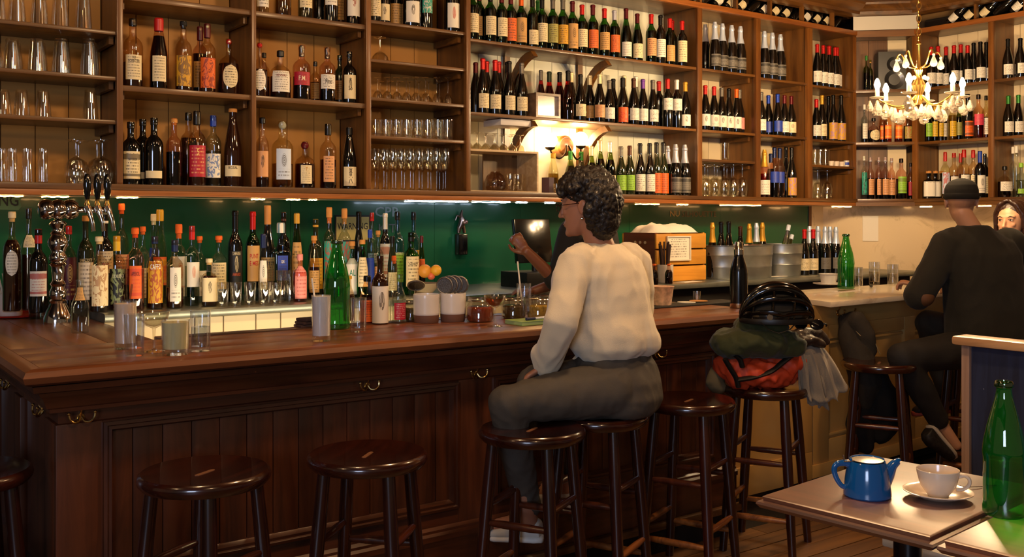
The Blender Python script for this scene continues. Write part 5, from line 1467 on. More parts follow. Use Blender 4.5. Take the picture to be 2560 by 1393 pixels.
# folded dark cloths on the bar's back rail
x, y, d = on_z(772, 818, BZT)
for i in range(3):
    o = MB().box(-.05 + .006 * i, .05 - .004 * i, -.035, .035, 0, .012).build('bar_mat', mat('#3a2420', .8), None, bevel=.004); o.location = (x, y, BZT + .0005 + .0125 * i); o.rotation_euler = (0, 0, .1 * i)
    tag(o, ('bottom', 'middle', 'top')[i] + ' folded dark bar cloth left of white highball', 'cloth', 'folded bar cloths')
# ================================================================ fruit bowl on the back counter
x, d = on_y(1060, YC + .12); y = YC + .12
fb = thing('fruit_bowl', 'shallow beige bowl of citrus on the back counter', 'bowl', (x, y, ZC)); s = d / FP
MB().lathe([(0, 0), (18 * s, 0), (19 * s, 3 * s), (30 * s, 14 * s), (41 * s, 30 * s), (39 * s, 30 * s), (28 * s, 15 * s), (0, 5 * s)], 32).build('bowl', mat('#b8a588', .4), fb)
for (px, py, r, col, lb) in ((1029, 682, 14, '#2f4a1c', 'dark green lime in the citrus bowl'), (1062, 678, 17, '#e09a3a', 'large orange in the middle of the citrus bowl'), (1090, 676, 14, '#dfa52c', 'yellow lemon at right of the citrus bowl'), (1078, 690, 10, '#d8694a', 'small pink grapefruit in the citrus bowl')):
    q = pt(px, py, d); o = MB().sphere((0, 0, 0), r * s, 18, 12).build('citrus_fruit', mat(col, .4, bump=.2, bscale=300), None, smooth=True); o.location = q; tag(o, lb, 'fruit')
# ================================================================ right part of the back counter
ORG = wood('#b8781f', '#d99a34', 0, 9, .5, .1)
x0 = on_y(1641, YC + .145)[0]; x1 = on_y(1765, YC + .145)[0]; dd = on_y(1700, YC + .145)[1]
hC = z_at(582, dd) - ZC
cr = thing('wooden_crate', 'orange wooden slatted crate on the back counter', 'crate', (x0, YC + .145, ZC))
Lc = x1 - x0
for k in range(3): board('slat', ORG, 0, Lc, 0, .014, .004 + k * hC / 3, (k + 1) * hC / 3 - .006, cr, .002); board('slat', ORG, 0, Lc, .3, .314, .004 + k * hC / 3, (k + 1) * hC / 3 - .006, cr, .002)
board('end_panel', wood('#5a2c14', '#7a3c1c', 1, 9, .5), 0, .014, .014, .3, 0, hC, cr); board('end_panel', ORG, Lc - .014, Lc, .014, .3, 0, hC, cr); board('bottom', ORG, .014, Lc - .014, .014, .3, 0, .01, cr)
for k in range(3): MB().lathe([(0, 0), (.010, 0), (.010, .003), (0, .003)], 12, M=Matrix.Translation((0, .10 + k * .045, hC * .80)) @ Matrix.Rotation(-pi / 2, 4, 'Y')).build('grip_hole', mat('#c8b090', .6), cr)
fx0 = on_y(1668, YC + .135)[0]; fx1 = on_y(1727, YC + .135)[0]; zb_, zt_ = z_at(652, dd), z_at(590, dd)
cf = thing('framed_notice', 'small white framed notice leaning on the orange crate', 'frame', (fx0, YC + .143, zb_))
w_, h_ = fx1 - fx0, zt_ - zb_
for a in ((0, w_, 0, .008), (0, w_, h_ - .008, h_), (0, .008, .008, h_ - .008), (w_ - .008, w_, .008, h_ - .008)): board('rail', mat('#d8d0c0', .4), a[0], a[1], -.012, 0, a[2], a[3], cf)
pg = MB(); pg.v = [(.008, -.004, .008), (w_ - .008, -.004, .008), (w_ - .008, -.004, h_ - .008), (.008, -.004, h_ - .008)]; pg.f = [(0, 1, 2, 3)]
me = pg.mesh('notice', label_mat('white', 'l'), False); ul = me.uv_layers.new(); [setattr(ul.data[i], 'uv', u) for i, u in enumerate(((0, 0), (1, 0), (1, 1), (0, 1)))]
link('notice', me, cf)
# towels on the crate
def rumple(name, label, cat, c, sx, sy, sz, col, seed, n=28, rough=.9, group=None):
    """a folded soft heap: displaced flattened dome"""
    m = MB(); o = Vector((seed * 3.1, seed * 1.7, 0))
    for j in range(n + 1):
        for i in range(n + 1):
            u, v = i / n * 2 - 1, j / n * 2 - 1
            rr = (abs(u) ** 4 + abs(v) ** 4) ** .25
            e = max(0, 1 - rr ** 5)
            f = noise.noise(Vector((u * 2.2, v * 2.2, 0)) + o) * .5 + noise.noise(Vector((u * 5, v * 5, 3)) + o) * .22
            m.v.append((u * sx, v * sy, sz * max(0, e * (.75 + f * .7))))
    for j in range(n):
        for i in range(n): q = j * (n + 1) + i; m.f.append((q, q + 1, q + n + 2, q + n + 1))
    b = len(m.v); m.v += [(-sx, -sy, 0), (sx, -sy, 0), (sx, sy, 0), (-sx, sy, 0)]; m.f.append((b + 3, b + 2, b + 1, b))
    o_ = m.build(name, mat(col, rough, sheen=.3, bump=.2, bscale=200), None, smooth=True); o_.location = c
    return tag(o_, label, cat, group)
rumple('white_towel', 'folded white towels heaped on top of the orange crate', 'towel', (x0 + Lc * .5, YC + .30, ZC + hC), Lc * .5, .13, .065, '#e6dfd2', 2)
# cup of dark stirrers, sauce bottles, menus
x, d = on_y(1664, YC + .09); s = d / FP
sc2 = thing('stirrer_cup', 'white ceramic cup full of dark menus and stirrers before crate', 'cup', (x, YC + .092, ZC))
MB().lathe([(0, 0), (17 * s, 0), (19 * s, 2 * s), (20 * s, 46 * s), (18.5 * s, 46 * s), (17 * s, 3 * s), (0, 3 * s)], 24).build('cup', mat('#cfc6ba', .35), sc2)
for i in range(12):
    a = rs.random() * 2 * pi; q = 9 * s * rs.random()
    MB().tube([(q * cos(a), q * sin(a), 5 * s), ((q + 12 * s) * cos(a), (q + 12 * s) * sin(a) * .6, (92 + rs.random() * 12) * s)], 2.4 * s, 6).build('stirrer', mat('#2f1812', .5), sc2)
for (px, lb) in ((1636, 'small dark red hot sauce bottle nearest the seated woman'), (1672, 'small dark red hot sauce bottle before the white cup')):
    x, y, d = on_z(px, 712, BZT + .01); y = YC + .022; x, d = on_y(px, y); bottle(x, y, ZC, z_at(660, d) - ZC, 'long', 'R', 'orange', None, lb, dia=20 * d / FP, fill=.7, caplen=.1)
x, d = on_y(1600, YC + .07)
mh = thing('menu_holder', 'black holder with cream menus behind the seated woman', 'menu holder', (x, YC + .085, ZC), .15)
MB().box(-.07, .08, .02, .03, 0, .19).box(-.07, .08, -.02, -.015, 0, .06).box(-.07, .08, -.02, .03, 0, .006).build('holder', mat('#12100f', .5), mh, smooth=False)
for k in range(3): board('menu', mat('#cdb98c', .7), -.06 + .006 * k, .065, -.010 + .008 * k, -.006 + .008 * k, .007, .165 + .006 * k, mh)
GALV = mat('#9fa3a2', .38, metal=.85, var=.12, bump=.08, bscale=30, vscale=14)
def tub(label, pxa, pxb, top, yoff, flare, sy):
    y = YC + yoff; xa, d = on_y(pxa, y); xb = on_y(pxb, y)[0]; r = (xb - xa) / 2; h = z_at(top, d) - ZC; cx_ = (xa + xb) / 2
    t = thing('galvanised_tub', label, 'tub', (cx_, y, ZC))
    q = flare
    MB().lathe([(0, 0), (r * q, 0), (r * (q + .02), h * .04), (r * (q + (1 - q) * .33), h * .33), (r * (q + (1 - q) * .34) + .003, h * .36), (r * (q + (1 - q) * .38), h * .39), (r * (q + (1 - q) * .66), h * .68), (r * (q + (1 - q) * .68) + .003, h * .71), (r * (q + (1 - q) * .72), h * .74), (r * .985, h * .97), (r * 1.01, h * .985), (r * 1.01, h), (r * .97, h), (r * .95, h * .9), (r * q * .96, .01), (0, .01)], 40, sy=sy).build('wall', GALV, t)
    for sgn in (1,):
        MB().tube([(r * .98 * sgn, -.03, h * .9), (r * .98 * sgn + .022, -.022, h * .8), (r * .98 * sgn + .028, 0, h * .74), (r * .98 * sgn + .022, .022, h * .8), (r * .98 * sgn, .03, h * .9)], .003, 8).build('handle', STEEL, t)
    return cx_, y, h, r
tub('oval galvanised steel tub of wine bottles on back counter', 1770, 1916, 614, .20, .93, .62)
tub('round galvanised bucket with tilted green bottles', 1921, 1988, 610, .22, .86, 1.0)
def put(px, top, kind, body, cap, lab, lb, y=None, z=ZC + .012, dia=None, tilt=None, **kw):
    yy_ = YC + (.2 if y is None else y); x, d = on_y(px, yy_)
    return bottle(x, yy_, z, z_at(top, d) - z, kind, body, cap, lab, lb, dia=dia, tilt=tilt, **kw)
for i, (px, top, kind, body, cap, yo) in enumerate(((1781, 557, 'champ', 'K', 'gold', .20), (1803, 555, 'burg', 'K', 'black', .24), (1822, 554, 'burg', 'K', 'black', .14), (1873, 560, 'champ', 'R', 'gold', .17), (1891, 558, 'champ', 'R', 'ice', .22), (1906, 557, 'champ', 'K', 'gold', .26), (1851, 566, 'burg', 'K', 'brown', .26))):
    put(px, top, kind, body, cap, None, f"{GLW[body]} bottle with {cap} foil, {['first','third','fourth','sixth','seventh','last','fifth'][i]} from left in oval steel tub" if i != 6 else 'dark bottle with brown foil standing amid oval steel tub', y=yo, dia=.074)
for i, (px, top, ti) in enumerate(((1968, 562, .28), (1972, 583, .42))):
    o = put(px - 18, top - 4, 'slim', 'V', 'ice', None, 'tilted green bottle with pale foil cap, ' + ('upper' if i == 0 else 'lower') + ' one in round bucket', y=.19 + .07 * i, dia=.06, tilt=(0, ti, 0), z=ZC + .02)
for i, (px, top, kind, cap, lab, yo) in enumerate(((2011, 574, 'burg', 'red', 'cream', .17), (2033, 574, 'burg', 'red', 'cream', .17), (2024, 566, 'champ', 'ice', None, .29), (2045, 566, 'champ', 'ice', None, .29), (2063, 567, 'champ', 'ice', 'grey', .20), (2075, 567, 'champ', 'ice', None, .30), (2090, 568, 'champ', 'ice', 'grey', .20))):
    put(px, top, kind, 'K', cap, lab, f"dark bottle with {'red capsule' if cap == 'red' else 'silver foil'}, {ORD[i]} of seven between bucket and green bottle", y=yo, z=ZC, group='bottles right of the steel bucket', style='l')
# papers on the zinc
for (px, py, w, l, r, lb) in ((1722, 705, .10, .07, .2, 'sheet of paper lying before the orange crate'), (1930, 692, .12, .06, -.1, 'white napkins lying before the steel bucket')):
    x, y, d = on_z(px, py, ZC); y = max(y, YC + .04 + l / 2); x = on_y(px, y)[0]
    o = MB().box(-w, w, -l / 2, l / 2, 0, .002).build('paper_sheet', mat('#ddd6c8', .8), None, smooth=False); o.location = (x, y, ZC + .0003); o.rotation_euler = (0, 0, r); tag(o, lb, 'paper')
# flask, mat, container, coasters on the bar's right part
x, y, d = on_z(1847, 770, BZT); s = d / FP; h = 165 * s; r = 22 * s
fk = thing('metal_flask', 'black metal insulated bottle with steel cap on the bar', 'flask', (x, y, BZT)); 
MB().lathe([(0, .001), (r * .95, .001), (r, h * .012), (r, h * .075), (0, h * .075)], 32).build('base_ring', STEEL, fk)
MB().lathe([(r, h * .075), (r, h * .52), (r * .97, h * .58), (r * .78, h * .68), (r * .58, h * .76), (r * .52, h * .80), (r * .52, h * .82)], 32).build('body', mat('#0c0d0f', .22, metal=.3, coat=.5), fk)
MB().lathe([(0, h), (r * .44, h), (r * .47, h * .985), (r * .50, h * .9), (r * .56, h * .89), (r * .56, h * .81), (0, h * .81)], 28).build('cap', STEEL, fk)
ax, ay, _ = on_z(1612, 768, BZT)
mt_ = thing('rubber_mat', 'black rubber bar mat behind the flask', 'mat', (ax - .15, BY1 - .16, BZT)); MB().box(0, .75, 0, .15, 0, .008).build('pad', mat('#0d0c0b', .6, bump=.9, bscale=260), mt_, bevel=.003)
x, y, d = on_z(1653, 762, BZT + .008); s = d / FP
y = BY1 - .075; x = on_y(1653, y)[0]
pc = thing('sauce_tub', 'sauce stained white plastic tub on the black mat', 'tub', (x, y, BZT + .0085))
MB().lathe([(0, 0), (25 * s, 0), (31 * s, 44 * s), (33 * s, 46 * s), (31 * s, 47 * s), (29 * s, 44 * s), (24 * s, 2 * s), (0, 2 * s)], 30).build('cup', mat('#d6b49a', .35, var=.35, vscale=40), pc)
MB().lathe([(0, 36 * s), (28 * s, 36 * s), (28 * s, 37 * s), (0, 37 * s)], 24).build('sauce', mat('#a8421c', .3), pc)
for (px, py, col, lb) in ((1716, 753, '#cfcabc', 'pale paper coaster on the black bar mat'), (1746, 748, '#b07a3a', 'cork coaster on the black bar mat')):
    x, y, d = on_z(px, py, BZT + .009); y = min(y, BY1 - .06); x = on_y(px, y)[0]
    o = MB().lathe([(0, 0), (.046, 0), (.046, .003), (0, .003)], 32).build('coaster', mat(col, .8), None); o.location = (x, y, BZT + .0085 + (.0032 if col == '#b07a3a' else 0)); tag(o, lb, 'coaster')
x, y, d = on_z(1742, 738, BZT); glass_on_bar('shooter', 1742, 756, 729, 'tiny glass behind the coasters', w=20)
# marble counter things
x, y, d = on_z(2065, 713, ZM); s = d / FP; y -= .02
pl = thing('small_plate', 'white plate under plastic cup on marble counter', 'plate', (x, y, ZM)); MB().lathe([(0, 0), (25 * s, 0), (38 * s, 4 * s), (38 * s, 5.5 * s), (24 * s, 2 * s), (0, 2 * s)], 30).build('dish', CER, pl)
pcx = thing('plastic_cup', 'translucent plastic cup on white plate', 'cup', (x, y, ZM + 2.2 * s)); MB().lathe([(0, 0), (17 * s, 0), (22 * s, 25 * s), (24 * s, 26 * s), (22 * s, 27 * s), (16 * s, 1.5 * s), (0, 1.5 * s)], 26).build('wall', mat('#e0dcd6', .35, trans=.3), pcx)
for (px, base, top, w, lb) in ((2147, 719, 668, 20, 'water glass right of green bottle on marble'), (2186, 711, 655, 27, 'tall frosted glass on marble counter'), (2232, 714, 661, 27, 'clear glass nearest the capped man')):
    glass_on_bar('collins', px, base, top, lb, w=w, z=ZM, liq=thin_glass('#e8e0d0', .12), lev=.5)
x, y, d = on_z(2178, 720, ZM); fg = thing('bottle_stopper', 'small dark figure lying on marble counter', 'stopper', (x, y, ZM), .6)
MB().tube([(-.022, 0, .012), (-.008, 0, .014), (.012, 0, .011), (.026, 0, .007)], [.008, .011, .009, .005], 10).sphere((-.026, .004, .018), .007, 8, 6).build('body', mat('#2c2a1e', .5), fg)
x, y, d = on_z(2118, 729, ZM); nk = thing('napkin', 'white paper napkin with cutlery on marble counter', 'napkin', (x, y, ZM), .05); MB().box(-.10, .10, -.03, .03, 0, .003).build('paper', mat('#e0d8ca', .8), nk, smooth=False); MB().tube([(-.09, 0, .006), (.09, .005, .006)], .003, 8).build('knife', STEEL, nk); MB().tube([(-.08, .012, .006), (.08, .017, .006)], .003, 8).build('fork', STEEL, nk)

# ================================================================ things inside the shelving
# speaker in the corner
q = place_corner(2226, .6); sp2 = thing('loudspeaker', 'grey loudspeaker on the corner top shelf behind chandelier', 'speaker', (q[0], q[1], ZS[2] - .02), -pi / 4)
MB().box(-.105, .105, -.07, .09, 0, .30).build('cabinet', mat('#4a4a48', .5), sp2, bevel=.008)
RX90 = Matrix.Rotation(pi / 2, 4, 'X')
for (zz, r) in ((.20, .058), (.08, .075)):
    MB().lathe([(0, -.012), (r * .3, -.008), (r * .85, .004), (r, .006), (r, .0), (0, -.016)], 28, M=Matrix.Translation((.015, -.072, zz)) @ RX90).build('cone', mat('#1c1c1c', .35, coat=.4), sp2)
# framed mirror box on the middle wine shelf
xa, d = on_y(1338, YF + .03); xb = on_y(1399, YF + .03)[0]; zt_ = z_at(231, d)
fm = thing('picture_frame', 'small box frame with mirrored glass among the wine bottles', 'frame', (xa, YF + .03, ZS[1])); w_ = xb - xa; h_ = zt_ - ZS[1]
for a in ((0, w_, 0, .014), (0, w_, h_ - .014, h_), (0, .014, .014, h_ - .014), (w_ - .014, w_, .014, h_ - .014)): board('rail', wood('#5a4030', '#8a6a50', 0, 12), a[0], a[1], -.01, .10, a[2], a[3], fm)
board('mirror', mat('#d8d4d0', .12, metal=.9), .014, w_ - .014, .012, .016, .014, h_ - .014, fm)
# white box under the shelf, wooden box with glasses
xa, d = on_y(1252, YF + .05); xb = on_y(1336, YF + .05)[0]
rt = thing('router_box', 'flat white box fixed under the middle wine shelf', 'box', (xa, YF + .05, ZS[1] - .018)); board('case', mat('#cfc8c4', .4), 0, xb - xa, 0, .18, -.04, -.004, rt, .003)
xa = bays[4][0] + .006; xb, d = on_y(1346, YF + .04); zb2 = z_at(380, d)
wbx = thing('wooden_box', 'open pale wooden box on bottom shelf beside sconce', 'box', (xa, YF + .04, ZS[0])); w_ = xb - xa; h_ = zb2 - ZS[0]
PW = wood('#a8875c', '#cbb088', 0, 10, .5)
board('top', PW, 0, w_, 0, .25, h_ - .012, h_, wbx); board('bottom', PW, 0, w_, 0, .25, 0, .008, wbx); board('side', PW, w_ - .012, w_, 0, .25, .008, h_ - .012, wbx); board('side', PW, 0, .010, 0, .25, .008, h_ - .012, wbx)
board('inner_panel', wood('#5a4024', '#80603a', 2, 10, .5), w_ * .48, w_ - .012, .20, .21, .008, h_ - .012, wbx)
x, d = on_y(1238, YF + .14); dc = thing('glass_decanter', 'rounded glass decanter with reddish back inside the pale box', 'decanter', (x, YF + .14, ZS[0] + .009)); MB().lathe([(0, 0), (.05, 0), (.062, .02), (.062, .06), (.05, .09), (.028, .108), (.03, .115)], 24).build('body', thin_glass('#c8b0a0', .2), dc)
for i, px in enumerate((1276, 1296)):
    x, d = on_y(px, YF + .09); gl('tumbler', x, YF + .09, ZS[0] + .009, ('left' if i == 0 else 'right') + ' ribbed tumbler inside the pale wooden box', sc=.9)
for i in range(7):
    x = xa + .035 + i * .062
    for b_ in range(2): gl('coupe', x, YF + .09 + b_ * .1, zb2, f"upturned clear coupe, {'front' if b_ == 0 else 'back'} row, {ORD[i]} from left on pale wooden box", 'coupes on the wooden box', True, .62, 1.25) if x < xb - .03 else None
for i, px in enumerate((1392, 1410, 1428)):
    x, d = on_y(px, YF + .08); gl('rocks_low', x, YF + .08, ZS[0], f'ribbed tumbler, {ORD[i]} from left, right of the pale wooden box', sc=.62, hsc=1.2)
x, d = on_y(1374, YF + .17); pb = thing('card_box', 'small purple-grey card box standing right of the wooden box', 'box', (x, YF + .17, ZS[0]), .2); MB().box(-.04, .04, -.03, .03, 0, .10).build('carton', mat('#4a3a48', .6), pb, smooth=False)
# cups on the small shelf of the eighth bay
for i, px in enumerate((2078, 2091, 2104)):
    x, d = on_y(px, YF + .08); o = thing('small_cup', f'small white cup, {ORD[i]} from left on eighth bay shelf', 'cup', (x, YF + .08, zk(1.859))); MB().lathe([(0, 0), (.018, 0), (.023, .04), (.021, .04), (.016, .004), (0, .004)], 18).build('bowl', CER, o)
x, d = on_y(2116, YF + .07); o = thing('white_tin', 'white and blue tin right of the small cups', 'tin', (x, YF + .07, zk(1.859))); MB().lathe([(0, 0), (.021, 0), (.021, .05), (0, .05)], 20).build('can', mat('#d8d4cc', .4), o); link('label', patch(.014, .036, 1.4, .0216), o).data.materials.append(label_mat('blue', 'p'))
# racks of lying bottles above the shelving
def lying(n, x0, dx, right=False):
    for i in range(n):
        cap = ('red', 'black', 'orange', 'ice', 'red', 'black', 'orange', 'orange')[i % 8]; lab = ('white', 'cream', 'cream', None)[i % 4]
        if right: x, y, rz = XR + .09, x0 - dx * i, -pi / 2
        else: x, y, rz = x0 + dx * i, YF + .09, 0
        lb = f"wine bottle leaning with {cap} capsule, {ORD[i]} from left, rack above {'right-hand' if right else 'back'} shelving"
        b = bottle(x, y, ZS[3] + .02 + .032, .235, 'burg', 'K', cap, lab, lb, 'bottles lying in the racks', dia=.070)
        # leaning in the plane of the wall, neck up to the right
        b.rotation_euler = (Matrix.Rotation(rz, 4, 'Z') @ Matrix.Rotation(.88, 4, 'Y')).to_euler()
lying(16, 4.68, .12); lying(9, 4.14, .12, True)
rk_ = thing('rack_dividers', 'wooden dividers of the bottle rack above the back shelving', 'rack')
for i in range(6): board('divider', W_SIDE, 4.58 + i * .36, 4.60 + i * .36, YF, YF + .03, ZS[3] + .03, zk(2.975), rk_)
rk_ = thing('rack_dividers', 'wooden dividers of the bottle rack above the right shelving', 'rack')
for i in range(3): board('divider', W_SIDE, XR, XR + .03, 3.88 - i * .36, 3.90 - i * .36, ZS[3] + .03, zk(2.975), rk_)
# ================================================================ writing and fittings on the splashback
def wall_m(px, py, Y): x, d = on_y(px, Y); return Matrix.Translation((x, Y, z_at(py, d))) @ Matrix.Rotation(pi / 2, 4, 'X'), d
M_, d = wall_m(882, 572, YB - .014); s = d / FP
sg = thing('warning_sign', 'yellowed warning sign with black letters behind the bottles', 'sign', M_.to_translation())
xa = on_y(838, YB - .014)[0]; xb = on_y(926, YB - .014)[0]; w_ = xb - xa
MB().box(-w_ / 2, w_ / 2, 0, .004, -32 * s, 34 * s).build('board', mat('#0f0e0c', .5), sg, smooth=False)
MB().box(-w_ / 2 + .008, w_ / 2 - .008, -.001, 0, -28 * s, 30 * s).build('face', mat('#b8a860', .5), sg, smooth=False)
flat_text('WARNING', .052, mat('#14110c', .5), Matrix.Translation((0, -.0016, .012)) @ RX90, sg, width=w_ * .86)
for i in range(3): flat_text('- - - - - -', .022, mat('#14110c', .5), Matrix.Translation((0, -.0016, -.016 - .014 * i)) @ RX90, sg, width=w_ * .7) if i < 0 else None
def wall_text(txt, px, py, pxw, sizepx, col, label, par=None):
    M_, d = wall_m(px, py, YB - .0065); w = on_y(px + pxw / 2, YB)[0] - on_y(px - pxw / 2, YB)[0]
    t = thing('wall_lettering', label, 'lettering', M_.to_translation())
    flat_text(txt, sizepx * d / FP / .72, mat(col, .5), RX90, t, width=w)
wall_text('CPR', 968, 531, 62, 24, '#7c8c8c', 'grey CPR letters on the dark green wall')
wall_text('KIT', 968, 572, 44, 22, '#3c4c4c', 'faded KIT letters under the CPR letters')
wall_text('NU', 1687, 535, 24, 15, '#c8a860', 'gilt NU letters on green wall above the crate')
wall_text('SILHOUETTE', 1748, 536, 86, 14, '#6a5434', 'faded brown letters after NU on green wall')
M_, d = wall_m(24, 506, YB - .012)
tn = thing('torn_poster', 'torn poster scrap with black ING letters at far left', 'poster', M_.to_translation()); s = d / FP
MB().prism([(-40 * s, -18 * s), (20 * s, -20 * s), (27 * s, -10 * s), (24 * s, 4 * s), (32 * s, 22 * s), (-40 * s, 22 * s)], 0, .0015, axis=1).build('paper', mat('#5a7a50', .7, var=.2), tn, smooth=False)
flat_text('ING', 30 * s / .72, mat('#141a12', .6), Matrix.Translation((-6 * s, -.001, 4 * s)) @ RX90, tn, width=52 * s)
# sheet of paper on the marble wall
x, d = on_y(2176, YB - .03)
ppx, ppy = 6.52, 4.5 + .262 * .9
pq = place_corner(2176, 2.1); psn = thing('wall_notice', 'blank white paper taped to the marble wall', 'paper', (pq[0], pq[1], zk(1.30)), -pi / 4); MB().box(-.06, .06, -.002, 0, 0, .20).build('sheet', mat('#e4dccc', .7), psn, smooth=False)
# bottle opener on the wall
x, d = on_y(1153, YB - .03); s = d / FP; zb_ = z_at(637, d)
bo = thing('bottle_opener', 'cast metal figure opener on black cap catcher box', 'opener', (x, YB - .005, zb_))
MB().box(-13 * s, 13 * s, -.05, 0, 0, 52 * s).build('cap_box', mat('#0c0b0b', .2, coat=.6), bo, bevel=.006)
FIG = mat('#8a7a74', .25, metal=1.0)
MB().tube([(-8 * s, -.025, 54 * s), (-6 * s, -.025, 66 * s), (0, -.028, 76 * s), (2 * s, -.028, 88 * s), (-1 * s, -.025, 98 * s), (3 * s, -.025, 112 * s)], [4 * s, 6 * s, 9 * s, 8 * s, 5 * s, 2 * s], 10).build('figure', FIG, bo)
MB().tube([(8 * s, -.03, 54 * s), (6 * s, -.03, 66 * s), (3 * s, -.03, 76 * s)], [4 * s, 4 * s, 5 * s], 8).tube([(-4 * s, -.03, 94 * s), (-14 * s, -.03, 98 * s), (-19 * s, -.03, 86 * s)], [4 * s, 3 * s, 2 * s], 8).build('limb', FIG, bo)
MB().sphere((11 * s, -.035, 82 * s), 6 * s, 10, 8).sphere((5 * s, -.04, 80 * s), 5 * s, 10, 8).build('head', mat('#b08a80', .25, metal=.8), bo)
# added dark cash register, made up to fill the dark area behind the bartender
x, d = on_y(1235, YB - .1)
tl = thing('added_till', 'dark cash register added to fill the dark area behind the bartender', 'added_till', (on_y(1345, YC + .3)[0], YC + .3, ZC))
MB().box(-.17, .17, -.12, .14, 0, .09).build('drawer', mat('#0f0d0c', .4), tl, bevel=.006); MB().box(-.13, .13, 0, .03, .14, .40, Matrix.Rotation(-.15, 4, 'X')).build('screen', mat('#0a0b0c', .15, coat=.6), tl, bevel=.006); MB().tube([(0, .03, .09), (0, .03, .20)], .02, 10).build('stand', mat('#15120f', .4), tl)
# ================================================================ soft shapes: people, clothes
def P(px, py, d): return pt(px, py, d)
def ell(m, c, rx, ry, rz, M=None, n=20, k=14):
    b = len(m.v); m.sphere((0, 0, 0), 1.0, n, k)
    for i in range(b, len(m.v)):
        v = Vector(m.v[i]); v = Vector((v.x * rx, v.y * ry, v.z * rz))
        if M is not None: v = M @ v
        m.v[i] = tuple(v + Vector(c))
def capsule(m, pts, rad, n=16, flat=1.0, up=(0, 0, 1)):
    """rounded tapered chain"""
    pts = [Vector(p) for p in pts]; rad = list(rad) if isinstance(rad, (list, tuple)) else [rad] * len(pts)
    # round the ends
    d0 = (pts[0] - pts[1]).normalized(); d1 = (pts[-1] - pts[-2]).normalized()
    a = [pts[0] + d0 * rad[0] * q for q in (.95, .7, .35)]; b = [pts[-1] + d1 * rad[-1] * q for q in (.35, .7, .95)]
    ra = [rad[0] * q for q in (.3, .72, .94)]; rb_ = [rad[-1] * q for q in (.94, .72, .3)]
    # subdivide smoothly
    P_ = []; R_ = []
    for i in range(len(pts) - 1):
        for q in (0, .25, .5, .75): P_.append(pts[i].lerp(pts[i + 1], q)); R_.append(rad[i] + (rad[i + 1] - rad[i]) * q)
    P_.append(pts[-1]); R_.append(rad[-1])
    m.tube(a + P_ + b, ra + R_ + rb_, n, True, flat, up)
def loft(m, secs, n=24, p=2.3):
    """secs: (centre, axis_a, ra, axis_b, rb)"""
    rings = []
    for c, A, ra, B, rbb in secs:
        c = Vector(c); ring = []
        for i in range(n):
            th = 2 * pi * i / n; ca, sa = cos(th), sin(th); k = (abs(ca) ** p + abs(sa) ** p) ** (-1 / p)
            ring.append(len(m.v)); m.v.append(tuple(c + Vector(A) * (ra * k * ca) + Vector(B) * (rbb * k * sa)))
        rings.append(ring)
    for X_, Y_ in zip(rings, rings[1:]):
        for i in range(n): j = (i + 1) % n; m.f.append((X_[i], X_[j], Y_[j], Y_[i]))
    m.f.append(tuple(reversed(rings[0]))); m.f.append(tuple(rings[-1]))
def soft(m, name, mt, parent, voxel=.008, smooth=4, folds=None):
    """weld overlapping pieces into one continuous surface; folds = [(amp, scale(x,y,z), seed)]"""
    me = m.mesh('tmp', None, False)
    o = bpy.data.objects.new('tmp', me); COL.objects.link(o)
    r = o.modifiers.new('r', 'REMESH'); r.mode = 'VOXEL'; r.voxel_size = voxel
    if smooth:
        s = o.modifiers.new('s', 'SMOOTH'); s.factor = .5; s.iterations = smooth
    out = bpy.data.meshes.new_from_object(o.evaluated_get(bpy.context.evaluated_depsgraph_get())); out.name = name
    bpy.data.objects.remove(o); bpy.data.meshes.remove(me)
    if folds:
        nv = [v.normal.copy() for v in out.vertices]
        for v, nn in zip(out.vertices, nv):
            a = 0.0
            for amp, sc3, seed in folds:
                q = Vector((v.co.x * sc3[0] + seed, v.co.y * sc3[1], v.co.z * sc3[2]))
                w = noise.noise(q)
                a += amp * (1 - 2 * abs(w)) * (1 if amp > 0 else -1) if seed % 2 else amp * w
            v.co = v.co + nn * a
    out.polygons.foreach_set('use_smooth', [True] * len(out.polygons))
    out.materials.append(mt)
    return link(name, out, parent)
def frame(c, f, u=(0, 0, 1)):
    """local x = right, y = forward, z = up"""
    f = Vector(f).normalized(); u = Vector(u); r = f.cross(u).normalized(); u = r.cross(f)
    M = Matrix(((r.x, f.x, u.x, c[0]), (r.y, f.y, u.y, c[1]), (r.z, f.z, u.z, c[2]), (0, 0, 0, 1)))
    return M
